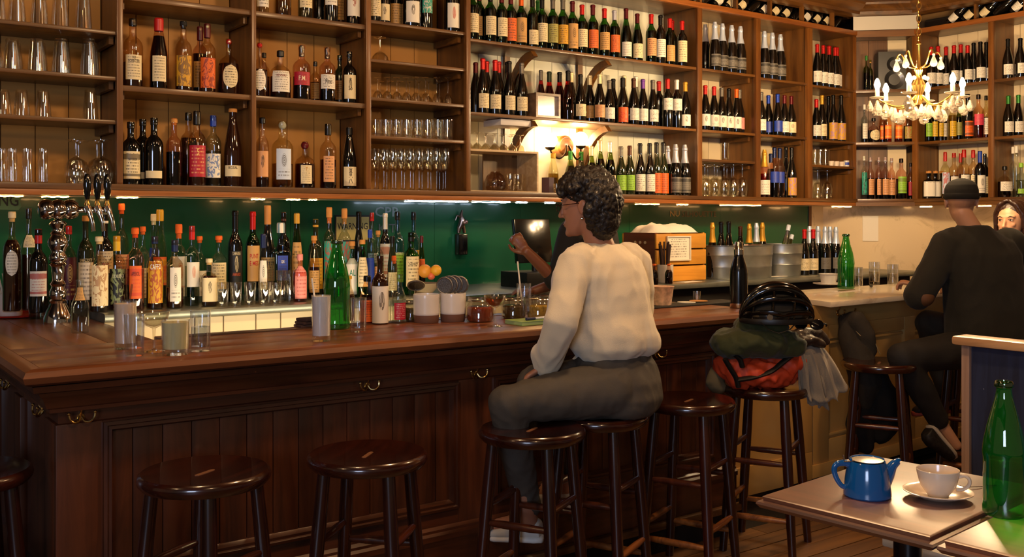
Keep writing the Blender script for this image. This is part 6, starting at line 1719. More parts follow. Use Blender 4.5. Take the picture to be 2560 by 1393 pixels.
def head(m, M, s=1.0):
    R3 = M.to_3x3(); T = lambda x, y, z: M @ Vector((x * s, y * s, z * s))
    E = lambda x, y, z, a, b, c: ell(m, T(x, y, z), a * s, b * s, c * s, R3, 18, 12)
    E(0, -.012, .035, .073, .092, .082)
    X, Y, Z = R3 @ Vector((1, 0, 0)), R3 @ Vector((0, 1, 0)), R3 @ Vector((0, 0, 1))
    secs = []
    for z, hw, yf, yb in ((.07, .062, .066, -.06), (.04, .068, .076, -.06), (.01, .068, .080, -.055), (-.02, .065, .080, -.05), (-.05, .058, .079, -.03), (-.075, .048, .079, -.005), (-.095, .036, .077, .018), (-.108, .020, .068, .03)):
        secs.append((T(0, (yf + yb) / 2, z), X, hw * s, Y, (yf - yb) / 2 * s))
    loft(m, secs[::-1], 24, 2.2)
    capsule(m, [T(0, .078, .024), T(0, .092, -.008), T(0, .101, -.026)], [.0075 * s, .009 * s, .0105 * s], 12)
    for q in (-1, 1):
        E(q * .010, .090, -.030, .008, .009, .007)
        E(q * .077, -.014, -.004, .007, .018, .031); E(q * .081, -.020, .010, .006, .013, .016)
        E(q * .034, .066, -.014, .019, .012, .016)
        capsule(m, [T(q * .017, .0775, .0165), T(q * .024, .0815, .0215), T(q * .034, .0805, .0220), T(q * .044, .0735, .0175)], [.0026 * s, .0030 * s, .0030 * s, .0026 * s], 8)
        capsule(m, [T(q * .018, .0765, .0065), T(q * .030, .0795, .0040), T(q * .043, .0735, .0065)], [.0024 * s, .0026 * s, .0024 * s], 8)
    capsule(m, [T(-.046, .068, .034), T(-.02, .079, .031), T(.02, .079, .031), T(.046, .068, .034)], [.007 * s] * 4, 10)
    capsule(m, [T(-.021, .079, -.057), T(0, .087, -.0545), T(.021, .079, -.057)], [.0035 * s, .0048 * s, .0035 * s], 10)
    capsule(m, [T(-.018, .078, -.064), T(0, .085, -.066), T(.018, .078, -.064)], [.0035 * s, .0055 * s, .0035 * s], 10)
    E(0, .072, -.094, .020, .014, .016)
def face_details(M, par, s=1.0, brow='#1a0f0a', iris='#3a2414'):
    T = lambda x, y, z: M @ Vector((x * s, y * s, z * s))
    for q in (-1, 1):
        R3 = M.to_3x3()
        m_ = MB(); ell(m_, T(q * .030, .0745, .0125), .0135 * s, .0085 * s, .0062 * s, R3, 14, 10); m_.build('eye', mat('#d8c8bc', .25), par, smooth=True)
        m_ = MB(); ell(m_, T(q * .030, .0800, .0125), .0058 * s, .0040 * s, .0054 * s, R3, 12, 8); m_.build('iris', mat(iris, .15), par, smooth=True)
        MB().tube([T(q * .0165, .0795, .0135), T(q * .023, .0840, .0180), T(q * .033, .0835, .0185), T(q * .0445, .0755, .0140)], [.0008 * s, .0016 * s, .0018 * s, .0008 * s], 6, sub=3).build('eyelash', mat(brow, .7), par)
        MB().tube([T(q * .016, .0835, .029), T(q * .03, .0825, .034), T(q * .046, .0735, .031)], [.0022 * s, .003 * s, .0016 * s], 7).build('eyebrow', mat(brow, .8), par)
    MB().tube([T(-.021, .0835, -.0605), T(0, .0912, -.0600), T(.021, .0835, -.0605)], [.001 * s, .0026 * s, .001 * s], 8).build('lips', mat('#8c4038', .4), par)
def hand(m, M, curl=.6, s=1.0, thumb=1, spread=.12):
    """wrist at the origin, fingers along +x, palm facing -z"""
    T = lambda x, y, z: M @ Vector((x * s, y * s * thumb, z * s))
    R3 = M.to_3x3()
    capsule(m, [T(-.02, 0, 0), T(.02, 0, .002), T(.045, 0, .003), T(.075, 0, .002)], [.025 * s, .029 * s, .034 * s, .034 * s], 14, .42, R3 @ Vector((0, 0, 1)))
    for i, (y, L) in enumerate(((.030, .070), (.011, .079), (-.009, .074), (-.028, .058))):
        a = 0.0; p = Vector((.078 - abs(y) * .15, y, .002)); pts = [p.copy()]; d = Vector((1, y * spread * 12, 0)).normalized()
        for k, q in enumerate((.44, .31, .25)):
            a -= curl * (.55, .9, .7)[k]
            p = p + Vector((d.x * cos(a), d.y * cos(a), sin(a))) * L * q; pts.append(p.copy())
        capsule(m, [T(*q) for q in pts], [.0092 * s, .0085 * s, .0078 * s, .0068 * s], 10)
    capsule(m, [T(.012, .026, -.004), T(.038, .048, -.010), T(.062, .056, -.018), T(.082, .052, -.026)], [.0135 * s, .0115 * s, .0095 * s, .008 * s], 10)
def mat_hand(w, to, palm=(0, 0, -1)):
    """frame for hand(): x along wrist->to, z opposite to the palm direction"""
    x = (Vector(to) - Vector(w)).normalized(); z = -(Vector(palm)); y = z.cross(x).normalized(); z = x.cross(y)
    return Matrix(((x.x, y.x, z.x, w[0]), (x.y, y.y, z.y, w[1]), (x.z, y.z, z.z, w[2]), (0, 0, 0, 1)))
def skin(h): return mat(h, .45, sub=.15, coat=.05)
F_, R_v = Vector((FWX, FWY, 0)), Vector((RTX, RTY, 0)); UPV = Vector((0, 0, 1))
def shoe(name, heel, toe, mt_up, mt_sole, parent, w=.046, sole_dir=None):
    heel, toe = Vector(heel), Vector(toe); f = (toe - heel).normalized()
    u = Vector(sole_dir) if sole_dir else UPV; r = f.cross(u).normalized(); u = r.cross(f); L = (toe - heel).length
    m = MB(); secs = []
    for t, hw, h in ((0, .030, .07), (.12, .036, .085), (.3, .036, .085), (.5, .040, .062), (.75, w, .046), (.92, .040, .036), (1, .022, .026)):
        secs.append((heel + f * (L * t) + u * (h / 2 + .012), r, hw, u, h / 2))
    loft(m, secs, 18, 2.6); o = soft(m, name, mt_up, parent, .006, 3)
    m = MB(); secs = []
    for t, hw in ((-.02, .026), (.1, .037), (.35, .036), (.6, .043), (.85, .046), (1.0, .03), (1.03, .015)):
        secs.append((heel + f * (L * t) + u * .012, r, hw, u, .013))
    loft(m, secs, 18, 3.0); m.build('sole', mt_sole, o, smooth=True)
    return o

# ---------------------------------------------------------------- woman on the stool
sxp, syp, sdp = SP['SW']
wm = thing('person', 'woman in cream sweater and grey jeans seated on bar stool, back turned', 'person', (sxp, syp, SEAT))
wm.rotation_euler = (0, 0, 0)
def local(root):
    """mesh coordinates are world coordinates: put children back by the root's offset"""
    off = -Vector(root.location)
    for c in root.children:
        c.location = off
D0 = sdp
pel = P(1540, 962, D0); lhip = P(1515, 975, D0 - .09); rhip = P(1560, 960, D0 + .09)
lkne = P(1268, 1008, D0 - .24); rkne = P(1338, 958, D0 - .02); lank = P(1322, 1300, D0 - .02); rank = P(1418, 1215, D0 + .14)
lsh, rsh = P(1440, 655, D0 - .10), P(1580, 652, D0 + .12)
lel, lwr = P(1398, 812, D0 - .20), P(1366, 915, D0 - .10)
rel, rwr = P(1588, 800, D0 + .16), P(1452, 925, D0 + .04)
nb_, hc = P(1503, 622, D0 + .01), P(1462, 518, D0 - .01)
hf = (-R_v * cos(radians(22)) + F_ * sin(radians(22)) - UPV * .08)
HM = frame(hc, hf)
SK = skin('#b07a5e')
def body_mesh(d, sk, parent, voxel=.0055):
    m = MB()
    head(m, d['HM'], d.get('hs', 1.0))
    capsule(m, [d['hc'] + d['HM'].to_3x3() @ Vector((0, -.02, -.05)), d['nb']], [.050, .056], 18)
    mid = (d['lsh'] + d['rsh']) / 2; ax = (d['rsh'] - d['lsh']).normalized(); fw = UPV.cross(ax)
    loft(m, [(d['pel'] - UPV * .06, ax, .12, fw, .09), (d['pel'] + UPV * .06, ax, .135, fw, .095), ((d['pel'] + mid) / 2, ax, .125, fw, .09), (mid - UPV * .1, ax, .15, fw, .10), (mid - UPV * .01, ax, .14, fw, .075), (d['nb'], ax, .06, fw, .055)], 24)
    for s_ in ('l', 'r'):
        capsule(m, [d[s_ + 'sh'], d[s_ + 'el']], [.046, .038], 14); capsule(m, [d[s_ + 'el'], d[s_ + 'wr']], [.038, .026], 14)
        hand(m, mat_hand(d[s_ + 'wr'], d[s_ + 'wr'] + d[s_ + 'hd'], d.get(s_ + 'palm', (0, 0, -1))), d.get(s_ + 'curl', .5), .95, d.get(s_ + 'th', 1))
        capsule(m, [d[s_ + 'hip'], d[s_ + 'kne']], [.075, .052], 16); capsule(m, [d[s_ + 'kne'], d[s_ + 'ank']], [.052, .034], 16)
        capsule(m, [d[s_ + 'ank'], d[s_ + 'ank'] + d[s_ + 'ft'] * .14 - UPV * .04], [.034, .026], 12)
    return soft(m, 'body', sk, parent, voxel, 3)
W1 = dict(HM=HM, hc=hc, nb=nb_, pel=pel, lsh=lsh, rsh=rsh, lel=lel, rel=rel, lwr=lwr, rwr=rwr, lhip=lhip, rhip=rhip, lkne=lkne, rkne=rkne, lank=lank, rank=rank,
          lhd=(-R_v * .8 + F_ * .3 - UPV * .55).normalized(), rhd=(-R_v + UPV * -.1).normalized(), lft=(-R_v * .8 + F_ * .4).normalized(), rft=(-R_v * .8 + F_ * .4).normalized(), lth=-1)
body_mesh(W1, SK, wm)
face_details(HM, wm)
# sweater
SWT = mat('#ddcfb2', .85, sheen=.4, bump=.35, bscale=420)
m = MB(); ax = (rsh - lsh).normalized(); fw = UPV.cross(ax); fw = fw if fw.dot(F_) > 0 else -fw
def sec(px, py, dd, ra, rbb): return (P(px, py, D0 + dd), ax, ra, fw, rbb)
loft(m, [sec(1528, 893, 0, .140, .112), sec(1536, 868, 0, .178, .150), sec(1535, 835, 0, .180, .152), sec(1530, 780, 0, .168, .134), sec(1526, 730, 0, .168, .128), sec(1519, 690, 0, .174, .120), sec(1512, 655, 0, .172, .105), sec(1507, 628, 0, .110, .082), sec(1504, 612, 0, .075, .068)], 32, 2.4)
capsule(m, [lsh + ax * .03, lsh, lel, lel.lerp(lwr, .55), lwr + UPV * .012], [.070, .070, .062, .058, .045], 20)
capsule(m, [lwr + UPV * .035, lwr + UPV * .004], [.052, .042], 18)
capsule(m, [rsh - ax * .03, rsh, rel, rel.lerp(rwr, .6), rwr], [.075, .078, .070, .062, .048], 20)
ell(m, P(1596, 862, D0 + .03), .055, .06, .045)
so = soft(m, 'sweater', SWT, wm, .0075, 6, [(.014, (11, 11, 3.5), 2), (.006, (20, 20, 6), 3), (.004, (5, 5, 22), 4)])
# jeans
JN = mat('#4a443c', .75, bump=.35, bscale=500, var=.10, vscale=10)
m = MB(); pax = (rhip - lhip).normalized(); pfw = UPV.cross(pax); pfw = pfw if pfw.dot(-R_v) > 0 else -pfw
loft(m, [(P(1536, 880, D0), ax, .142, fw, .116), (P(1540, 910, D0), ax, .158, fw, .135), (P(1546, 950, D0), (ax + pax).normalized(), .168, (fw + pfw).normalized(), .155), (P(1544, 990, D0), pax, .176, pfw, .165), (P(1536, 1020, D0), pax, .164, pfw, .16), (P(1530, 1033, D0), pax, .14, pfw, .15)], 30, 2.4)
capsule(m, [lhip - pfw * .02, lhip.lerp(lkne, .3), lhip.lerp(lkne, .7), lkne], [.104, .096, .080, .062], 22)
capsule(m, [rhip, rhip.lerp(rkne, .4), rkne], [.110, .10, .070], 22)
capsule(m, [lkne, lkne.lerp(lank, .4), lank + UPV * .05], [.066, .062, .046], 18); capsule(m, [rkne, rkne.lerp(rank, .4), rank + UPV * .05], [.068, .062, .046], 18)
soft(m, 'jeans', JN, wm, .0085, 5, [(.005, (14, 14, 14), 2), (.0035, (26, 26, 12), 3)])
# hair: a dark curly bob
def curls(M, parent, col, n, seed, radius, cover, name='hair', voxel=.006, curl=.02, base=None):
    rr = random.Random(seed); m = MB()
    if base: 
        for (c, a, b, cc) in base: ell(m, M @ Vector(c), a, b, cc, M.to_3x3())
    k = 0
    while k < n:
        th = rr.random() * 2 * pi; ph = math.acos(rr.uniform(-1, 1)); d = Vector((sin(ph) * cos(th), sin(ph) * sin(th), cos(ph)))
        if not cover(d): continue
        c = Vector((d.x * radius[0], d.y * radius[1] - .012, d.z * radius[2] + .02)); q = curl * rr.uniform(.55, 1.2)
        ell(m, M @ c, q, q, q * rr.uniform(.8, 1.4), None, 8, 6); k += 1
    return soft(m, name, mat(col, .55, coat=.15, bump=.5, bscale=260), parent, voxel, 2, [(.006, (70, 70, 50), 3), (.004, (150, 150, 90), 4)])
curls(HM, wm, '#17100c', 620, 4, (.098, .118, .118), lambda d: (d.z > .36 or (d.z > -.9 and d.y < -.22)) and not (d.y > .8), curl=.0165, voxel=.005,
      base=[((0, -.028, .055), .084, .098, .082), ((0, -.075, -.03), .080, .058, .092), ((0, -.07, -.07), .07, .05, .06)])
# glasses and earring
gm_ = mat('#2a1410', .25)
for q in (-1, 1):
    MB().tube([HM @ Vector((q * .031 + .023 * cos(a), .0965, .008 + .019 * sin(a))) for a in [2 * pi * i / 20 for i in range(21)]], .0016, 6, caps=False).build('glasses_rim', gm_, wm)
    MB().tube([HM @ Vector((q * .054, .094, .012)), HM @ Vector((q * .074, .06, .012)), HM @ Vector((q * .080, -.005, .014))], .0016, 6).build('glasses_temple', gm_, wm)
MB().tube([HM @ Vector((-.010, .1, .012)), HM @ Vector((.010, .1, .012))], .0016, 6).build('glasses_bridge', gm_, wm)
MB().sphere(HM @ Vector((-.083, -.012, -.045)), .006, 8, 6).build('earring', mat('#c8c0b0', .2, metal=1.0), wm)
WHT = mat('#cfc8bc', .6); 
shoe('shoe', lank + R_v * .05 - UPV * .085, lank - R_v * .15 + F_ * .08 - UPV * .10, WHT, mat('#e4ded4', .5), wm)
shoe('shoe', rank + R_v * .05 - UPV * .085, rank - R_v * .15 + F_ * .08 - UPV * .10, WHT, mat('#e4ded4', .5), wm)
local(wm)

# ---------------------------------------------------------------- man with the dark cap at the marble counter
sxp, syp, sdp = SP['S7']; D1 = sdp
mn = thing('person', 'man in dark sweater and black beanie seated at marble counter', 'person', (sxp, syp, SEAT))
pel = P(2462, 868, D1); lhip = P(2430, 872, D1 - .05); rhip = P(2496, 866, D1 + .05)
lkne = P(2256, 893, D1 - .22); lank = P(2345, 1048, D1 - .10); rkne = P(2322, 808, D1 + .30); rank = P(2372, 1000, D1 + .28)
lsh, rsh = P(2372, 612, D1 - .02), P(2535, 612, D1 + .08)
lel, lwr = P(2298, 738, D1 - .06), P(2292, 714, D1 + .26)
rel, rwr = P(2510, 745, D1 + .22), P(2405, 716, D1 + .38)
nb_, hc = P(2432, 580, D1 + .02), P(2403, 507, D1 + .03)
hf = (F_ * .90 + R_v * .35); HM = frame(hc, hf)
SK2 = skin('#b98a6c')
W2 = dict(HM=HM, hc=hc, nb=nb_, pel=pel, lsh=lsh, rsh=rsh, lel=lel, rel=rel, lwr=lwr, rwr=rwr, lhip=lhip, rhip=rhip, lkne=lkne, rkne=rkne, lank=lank, rank=rank,
          lhd=(F_ * .6 - R_v * .55 + UPV * .15).normalized(), rhd=(F_ * .2 - R_v + UPV * .05).normalized(), lft=(R_v * .5 - UPV * .5).normalized(), rft=(-R_v * .5).normalized(), lth=-1, lcurl=.8, rcurl=.7)
body_mesh(W2, SK2, mn); face_details(HM, mn)
SW2 = mat('#1d1b13', .9, sheen=.05, bump=.3, bscale=300)
m = MB(); ax = (rsh - lsh).normalized(); fw = UPV.cross(ax)
def sec2(px, py, dd, ra, rbb): return (P(px, py, D1 + dd), ax, ra, fw, rbb)
loft(m, [sec2(2470, 872, 0, .205, .150), sec2(2470, 845, 0, .215, .165), sec2(2466, 790, 0, .215, .160), sec2(2460, 730, 0, .215, .150), sec2(2456, 680, 0, .220, .145), sec2(2452, 635, 0, .222, .130), sec2(2446, 606, 0, .195, .105), sec2(2438, 584, 0, .120, .085), sec2(2433, 566, 0, .075, .072)], 32, 2.5)
capsule(m, [lsh + ax * .04, lsh, lsh.lerp(lel, .5), lel], [.092, .090, .080, .074], 20); capsule(m, [lel, lel.lerp(lwr, .5), lwr - F_ * .02], [.074, .062, .046], 18)
capsule(m, [rsh - ax * .04, rsh, rel], [.092, .090, .072], 20); capsule(m, [rel, rel.lerp(rwr, .6), rwr], [.070, .058, .044], 18)
soft(m, 'sweater', SW2, mn, .009, 6, [(.009, (8, 8, 5), 2), (.005, (15, 15, 8), 3)])
m = MB(); ell(m, lel - F_ * .022 + R_v * .012 - UPV * .01, .058, .058, .052); soft(m, 'elbow_patch', mat('#5a3a20', .7), mn, .008, 4)
JN2 = mat('#1c1a18', .75, bump=.3, bscale=400)
m = MB(); loft(m, [(P(2466, 855, D1), ax, .17, fw, .135), (P(2466, 880, D1), ax, .19, fw, .16), (P(2462, 895, D1 + .0), ax, .17, fw, .15)], 28, 2.4)
capsule(m, [lhip, lhip.lerp(lkne, .5), lkne], [.105, .095, .076], 20); capsule(m, [rhip, rhip.lerp(rkne, .5), rkne], [.105, .095, .078], 20)
capsule(m, [lkne, lkne.lerp(lank, .5), lank], [.074, .068, .056], 18); capsule(m, [rkne, rank], [.074, .056], 18)
soft(m, 'jeans', JN2, mn, .009, 5, [(.006, (13, 13, 13), 2)])
# beanie
m = MB(); R3 = HM.to_3x3()
secs = []
for z, a, b in ((.028, .082, .100), (.045, .087, .106), (.07, .086, .104), (.095, .078, .094), (.115, .060, .072), (.127, .036, .042), (.132, .012, .014)):
    secs.append((HM @ Vector((0, -.014, z)), R3 @ Vector((1, 0, 0)), a, R3 @ Vector((0, 1, 0)), b))
loft(m, secs, 32, 2.1); bo_ = soft(m, 'beanie', mat('#14120f', .9, bump=.3, bscale=500), mn, .005, 3)
m = MB(); secs = [(HM @ Vector((0, -.014, z)), R3 @ Vector((1, 0, 0)), a, R3 @ Vector((0, 1, 0)), b) for z, a, b in ((.018, .0845, .1025), (.022, .0885, .1065), (.044, .091, .109), (.049, .088, .106))]
loft(m, secs, 36, 2.1); m.build('beanie_cuff', mat('#0f0d0b', .9, bump=.3, bscale=500), mn, smooth=True)
DKS = mat('#1a1614', .6, var=.8, vscale=90); 
shoe('shoe', lank - UPV * .03 - R_v * .035, lank + R_v * .10 - UPV * .20 + F_ * .03, DKS, mat('#b8ac9a', .6), mn, sole_dir=(-RTX * .9 + -FWX * .3, -RTY * .9 - FWY * .3, .45))
shoe('shoe', rank + R_v * .03 - UPV * .07, rank - R_v * .2 - UPV * .09, DKS, mat('#b04a34', .6), mn)
local(mn)

# ---------------------------------------------------------------- woman with dark hair at the right edge
D2 = 5.85
hc = P(2530, 556, D2); hf = (-R_v * .80 - F_ * .60); HM = frame(hc, hf)
gx_, gy_, _ = tuple(P(2605, 600, D2 + .08))
w2 = thing('person', 'smiling woman with long brown hair and grey scarf at right edge', 'person', (gx_, gy_, SEAT))
Q = lambda a, b, z: Vector((gx_, gy_, 0)) + R_v * a + F_ * b + UPV * z
pel = Q(0, 0, .80)
W3 = dict(HM=HM, hc=hc, nb=P(2548, 628, D2 + .02), pel=pel, lsh=Q(.10, -.15, 1.27), rsh=Q(-.10, .16, 1.27), lel=Q(.12, -.22, 1.05), rel=Q(-.16, .22, 1.07), lwr=Q(-.05, -.10, .95), rwr=Q(-.26, .34, 1.09), lhip=Q(.0, -.09, .80), rhip=Q(.0, .09, .80), lkne=Q(-.36, -.13, .80), rkne=Q(-.30, .12, .80),
          lank=Q(-.32, -.12, .36), rank=Q(-.28, .10, .36), lhd=-R_v, rhd=(-R_v + F_ * .3).normalized(), lft=-R_v, rft=-R_v)
SK3 = skin('#c99878')
body_mesh(W3, SK3, w2); face_details(HM, w2, brow='#2a1810')
m = MB(); loft(m, [(Q(0, 0, .78), F_, .17, R_v, .13), (Q(0, 0, .95), F_, .17, R_v, .12), (Q(0, 0, 1.15), F_, .19, R_v, .125), (Q(0, 0, 1.25), F_, .18, R_v, .10), (Q(0, 0, 1.31), F_, .09, R_v, .075)], 26)
capsule(m, [W3['lsh'], W3['lel'], W3['lwr']], [.07, .06, .05], 16); capsule(m, [W3['rsh'], W3['rel'], W3['rwr']], [.07, .06, .05], 16)
soft(m, 'cardigan', mat('#201a18', .85, bump=.2), w2, .01, 5, [(.006, (10, 10, 6), 2)])
m = MB()
for k in range(3): capsule(m, [W3['nb'] + R_v * (.085 * cos(a)) + F_ * (.095 * sin(a)) + UPV * (-.02 - .028 * k + .012 * sin(3 * a + k)) for a in [2 * pi * i / 14 for i in range(15)]], [.026] * 15, 10)
capsule(m, [W3['nb'] - R_v * .07 - F_ * .03 - UPV * .04, W3['nb'] - R_v * .10 - F_ * .04 - UPV * .2], [.04, .05], 14)
soft(m, 'scarf', mat('#6a605c', .9, sheen=.4, bump=.4, bscale=200), w2, .008, 3, [(.005, (24, 24, 14), 3)])
m = MB(); capsule(m, [W3['lhip'], W3['lkne'], W3['lank']], [.09, .07, .05], 16); capsule(m, [W3['rhip'], W3['rkne'], W3['rank']], [.09, .07, .05], 16); ell(m, pel, .16, .16, .10); soft(m, 'trousers', JN2, w2, .01, 5)
m = MB(); T = lambda x, y, z: HM @ Vector((x, y, z))
ell(m, T(0, -.028, .058), .083, .094, .080, HM.to_3x3()); ell(m, T(0, -.07, -.03), .078, .058, .11, HM.to_3x3())
for q in (-1, 1):
    for k in range(11):
        y0 = .030 - .0125 * k; jx = .004 * sin(k * 2.3)
        capsule(m, [T(q * .010, .050 - .0115 * k, .128 - .001 * k), T(q * .048, y0 + .022, .104), T(q * .079 + jx, y0 + .006, .05), T(q * .084 + jx, y0 - .010, -.04), T(q * .080 + jx, y0 - .02, -.12), T(q * .072, y0 - .02, -.17 - .01 * sin(k))], [.010, .012, .012, .012, .012, .005], 10)
soft(m, 'hair', mat('#2c1710', .4, coat=.3, bump=.4, bscale=200), w2, .006, 2, [(.003, (70, 70, 6), 3)])
local(w2)
dup(stool0, (gx_, gy_, 0), .7, 'dark bar stool the woman at the right edge sits on', 'bar stools')

# ---------------------------------------------------------------- bartender behind the bar
D3 = 5.15
c0 = P(1490, 600, D3)
bt = thing('person', 'bartender in dark shirt behind the bar raising one forearm', 'person', (c0.x, c0.y, 0))
Q = lambda a, b, z: Vector((c0.x, c0.y, 0)) + R_v * a + F_ * b + UPV * z
hc = Q(-.02, 0, 1.60); HM = frame(hc, -F_ * .5 - R_v * .8)
W4 = dict(HM=HM, hc=hc, nb=Q(0, .0, 1.45), pel=Q(.0, 0, .93), lsh=Q(-.13, -.14, 1.40), rsh=Q(-.09, .16, 1.40), lel=P(1396, 708, D3 - .10), lwr=P(1316, 628, D3 - .16), rel=Q(-.12, .25, 1.14), rwr=Q(-.32, .18, 1.08), lhip=Q(-.0, -.09, .9), rhip=Q(0, .09, .9),
          lkne=Q(-.02, -.09, .49), rkne=Q(.0, .09, .49), lank=Q(0, -.09, .09), rank=Q(0, .09, .09), lhd=(-R_v * .6 + UPV * .75).normalized(), rhd=-R_v, lft=-R_v, rft=-R_v, lcurl=1.1, lpalm=(FWX, FWY, 0))
body_mesh(W4, skin('#6e4028'), bt); face_details(HM, bt)
m = MB(); loft(m, [(Q(0, 0, .86), F_, .18, R_v, .13), (Q(0, 0, 1.05), F_, .17, R_v, .12), (Q(0, 0, 1.28), F_, .20, R_v, .13), (Q(0, 0, 1.40), F_, .18, R_v, .11), (Q(0, 0, 1.46), F_, .08, R_v, .075)], 26)
capsule(m, [W4['lsh'], W4['lel'], W4['lel'].lerp(W4['lwr'], .15)], [.075, .062, .056], 16); capsule(m, [W4['rsh'], W4['rel']], [.075, .062], 16)
soft(m, 'shirt', mat('#120f0e', .85), bt, .01, 5, [(.006, (10, 10, 6), 2)])
m = MB(); capsule(m, [W4['lhip'], W4['lkne'], W4['lank']], [.095, .075, .055], 16); capsule(m, [W4['rhip'], W4['rkne'], W4['rank']], [.095, .075, .055], 16); ell(m, W4['pel'], .17, .17, .12); soft(m, 'trousers', mat('#100e0d', .85), bt, .01, 4)
curls(HM, bt, '#0e0a08', 140, 9, (.085, .102, .10), lambda d: d.z > .05 or d.y < -.2, curl=.02, base=[((0, -.02, .045), .080, .098, .085)])
for s_ in ('l', 'r'): shoe('shoe', W4[s_ + 'ank'] + R_v * .06 - UPV * .09, W4[s_ + 'ank'] - R_v * .2 - UPV * .09, mat('#0c0b0a', .5), mat('#1a1816', .6), bt)
local(bt)

# ---------------------------------------------------------------- pile of clothes and helmet on the fifth stool
D5 = SP['S5'][2]; x5, y5 = SP['S5'][0], SP['S5'][1]
def pile(name, label, cat):
    return thing(name, label, cat, (x5, y5, SEAT + .002))
ORN = mat('#c2401c', .6, bump=.15, bscale=120); BLK = mat('#0d0b0a', .6)
bag = pile('shoulder_bag', 'crumpled orange bag with black straps on bar stool', 'bag')
m = MB(); ell(m, P(1905, 925, D5), .172, .15, .062); ell(m, P(1838, 915, D5 - .03), .075, .09, .052); ell(m, P(1958, 905, D5 - .05), .085, .09, .055); ell(m, P(1850, 940, D5 - .06), .06, .06, .045); ell(m, P(1940, 940, D5 - .08), .08, .05, .035)
soft(m, 'bag_body', ORN, bag, .008, 3, [(.016, (13, 13, 16), 3), (.009, (24, 24, 24), 5)])
for a in ([(1812, 898), (1826, 922), (1840, 945), (1846, 968)], [(1838, 888), (1850, 900), (1856, 918)], [(1842, 950), (1880, 944), (1925, 930), (1962, 902), (1985, 884)]):
    MB().tube([P(px, py, D5 - .150) for i, (px, py) in enumerate(a)], .024, 10, flat=.45, sub=4).build('strap', BLK, bag)
local(bag)
jk = pile('green_jacket', 'folded dark green jacket piled above the orange bag', 'jacket')
m = MB(); ell(m, P(1900, 850, (D5 - .07)), .16, .15, .062); ell(m, P(1835, 858, (D5 - .07) - .02), .075, .10, .055); ell(m, P(1955, 862, (D5 - .07) - .03), .075, .10, .045); ell(m, P(1905, 818, (D5 - .07)), .11, .11, .05)
soft(m, 'jacket_body', mat('#333818', .8, sheen=.1, bump=.15), jk, .009, 4, [(.014, (10, 10, 18), 3), (.008, (20, 20, 26), 5)])
local(jk)
gs = pile('grey_sweater', 'grey wool sweater draped over right side of the piled stool', 'sweater')
def drape(top, bot, nu, nv, amp, nf, th, seed):
    """hanging cloth: rows from the top curve to the hem, folds deepening downwards"""
    def curve(c, u):
        q = u * (len(c) - 1); i_ = min(int(q), len(c) - 2); return Vector(c[i_]).lerp(Vector(c[i_ + 1]), q - i_)
    m = MB(); S = []
    for side in (0, 1):
        for j_ in range(nv + 1):
            v = j_ / nv
            for i_ in range(nu + 1):
                u = i_ / nu
                a = curve(top, u); b = curve(bot, u); p = a.lerp(b, v)
                p -= F_ * (.045 * sin(pi * min(1, v * 1.15)) * (1 - v * .4))
                w = sin(u * 2 * pi * nf + seed + .8 * sin(v * 3)) + .4 * sin(u * 2 * pi * nf * 2.3 + 1.7)
                p -= F_ * (amp * (.25 + .75 * v) * w); p += R_v * (amp * .5 * v * cos(u * 2 * pi * nf + seed))
                p += UPV * (.006 * sin(u * 2 * pi * nf * 1.5) * v)
                m.v.append(tuple(p + F_ * (th * side)))
    n1 = nu + 1; off = (nv + 1) * n1
    for j_ in range(nv):
        for i_ in range(nu):
            q = j_ * n1 + i_; m.f.append((q, q + 1, q + n1 + 1, q + n1)); m.f.append((off + q, off + q + n1, off + q + n1 + 1, off + q + 1))
    for i_ in range(nu):
        for q in (i_, nv * n1 + i_): m.f.append((q, q + 1, off + q + 1, off + q))
    for j_ in range(nv):
        for q in (j_ * n1, j_ * n1 + nu): m.f.append((q, q + n1, off + q + n1, off + q))
    return m
KNIT = mat('#857a68', .95, sheen=.3, bump=.5, bscale=260)
drape([P(1978, 872, D5 - .05), P(2000, 856, D5 - .06), P(2030, 850, D5 - .02), P(2052, 860, D5 + .05)], [P(1996, 972, D5 - .10), P(2020, 1000, D5 - .12), P(2060, 1008, D5 - .10), P(2092, 1000, D5 - .06), P(2118, 968, D5)], 60, 26, .016, 4.2, .014, .4).build('knit_body', KNIT, gs, smooth=True)
drape([P(2005, 900, D5 - .06), P(2040, 900, D5 - .04)], [P(2018, 1010, D5 - .07), P(2072, 1024, D5 - .05)], 30, 16, .010, 2.0, .012, 1.4).build('sleeve', KNIT, gs, smooth=True)
m = MB(); ell(m, P(1995, 880, D5), .07, .09, .04); soft(m, 'folded_part', KNIT, gs, .008, 3, [(.008, (20, 20, 14), 3)])
local(gs)
gc = pile('tan_scarf', 'dull tan cloth hanging left of the orange bag', 'scarf')
m = MB(); capsule(m, [P(1815, 915, D5 + .05), P(1795, 935, D5 + .02), P(1783, 958, D5), P(1798, 968, D5)], [.04, .038, .034, .03], 14); soft(m, 'cloth', mat('#5a5038', .9, bump=.3), gc, .008, 3, [(.006, (20, 20, 10), 3)]); local(gc)
gv = pile('leather_gloves', 'dark brown leather gloves lying right of the green jacket', 'gloves')
m = MB(); capsule(m, [P(1975, 848, D5 - .04), P(2010, 838, D5 - .02), P(2045, 838, D5), P(2062, 852, D5)], [.035, .035, .03, .022], 14); capsule(m, [P(1990, 858, D5 - .08), P(2030, 852, D5 - .06), P(2055, 862, D5 - .04)], [.022, .022, .017], 12); soft(m, 'leather', mat('#2a1c15', .5, coat=.2, bump=.3, bscale=150), gv, .007, 3, [(.004, (30, 30, 30), 3)]); local(gv)
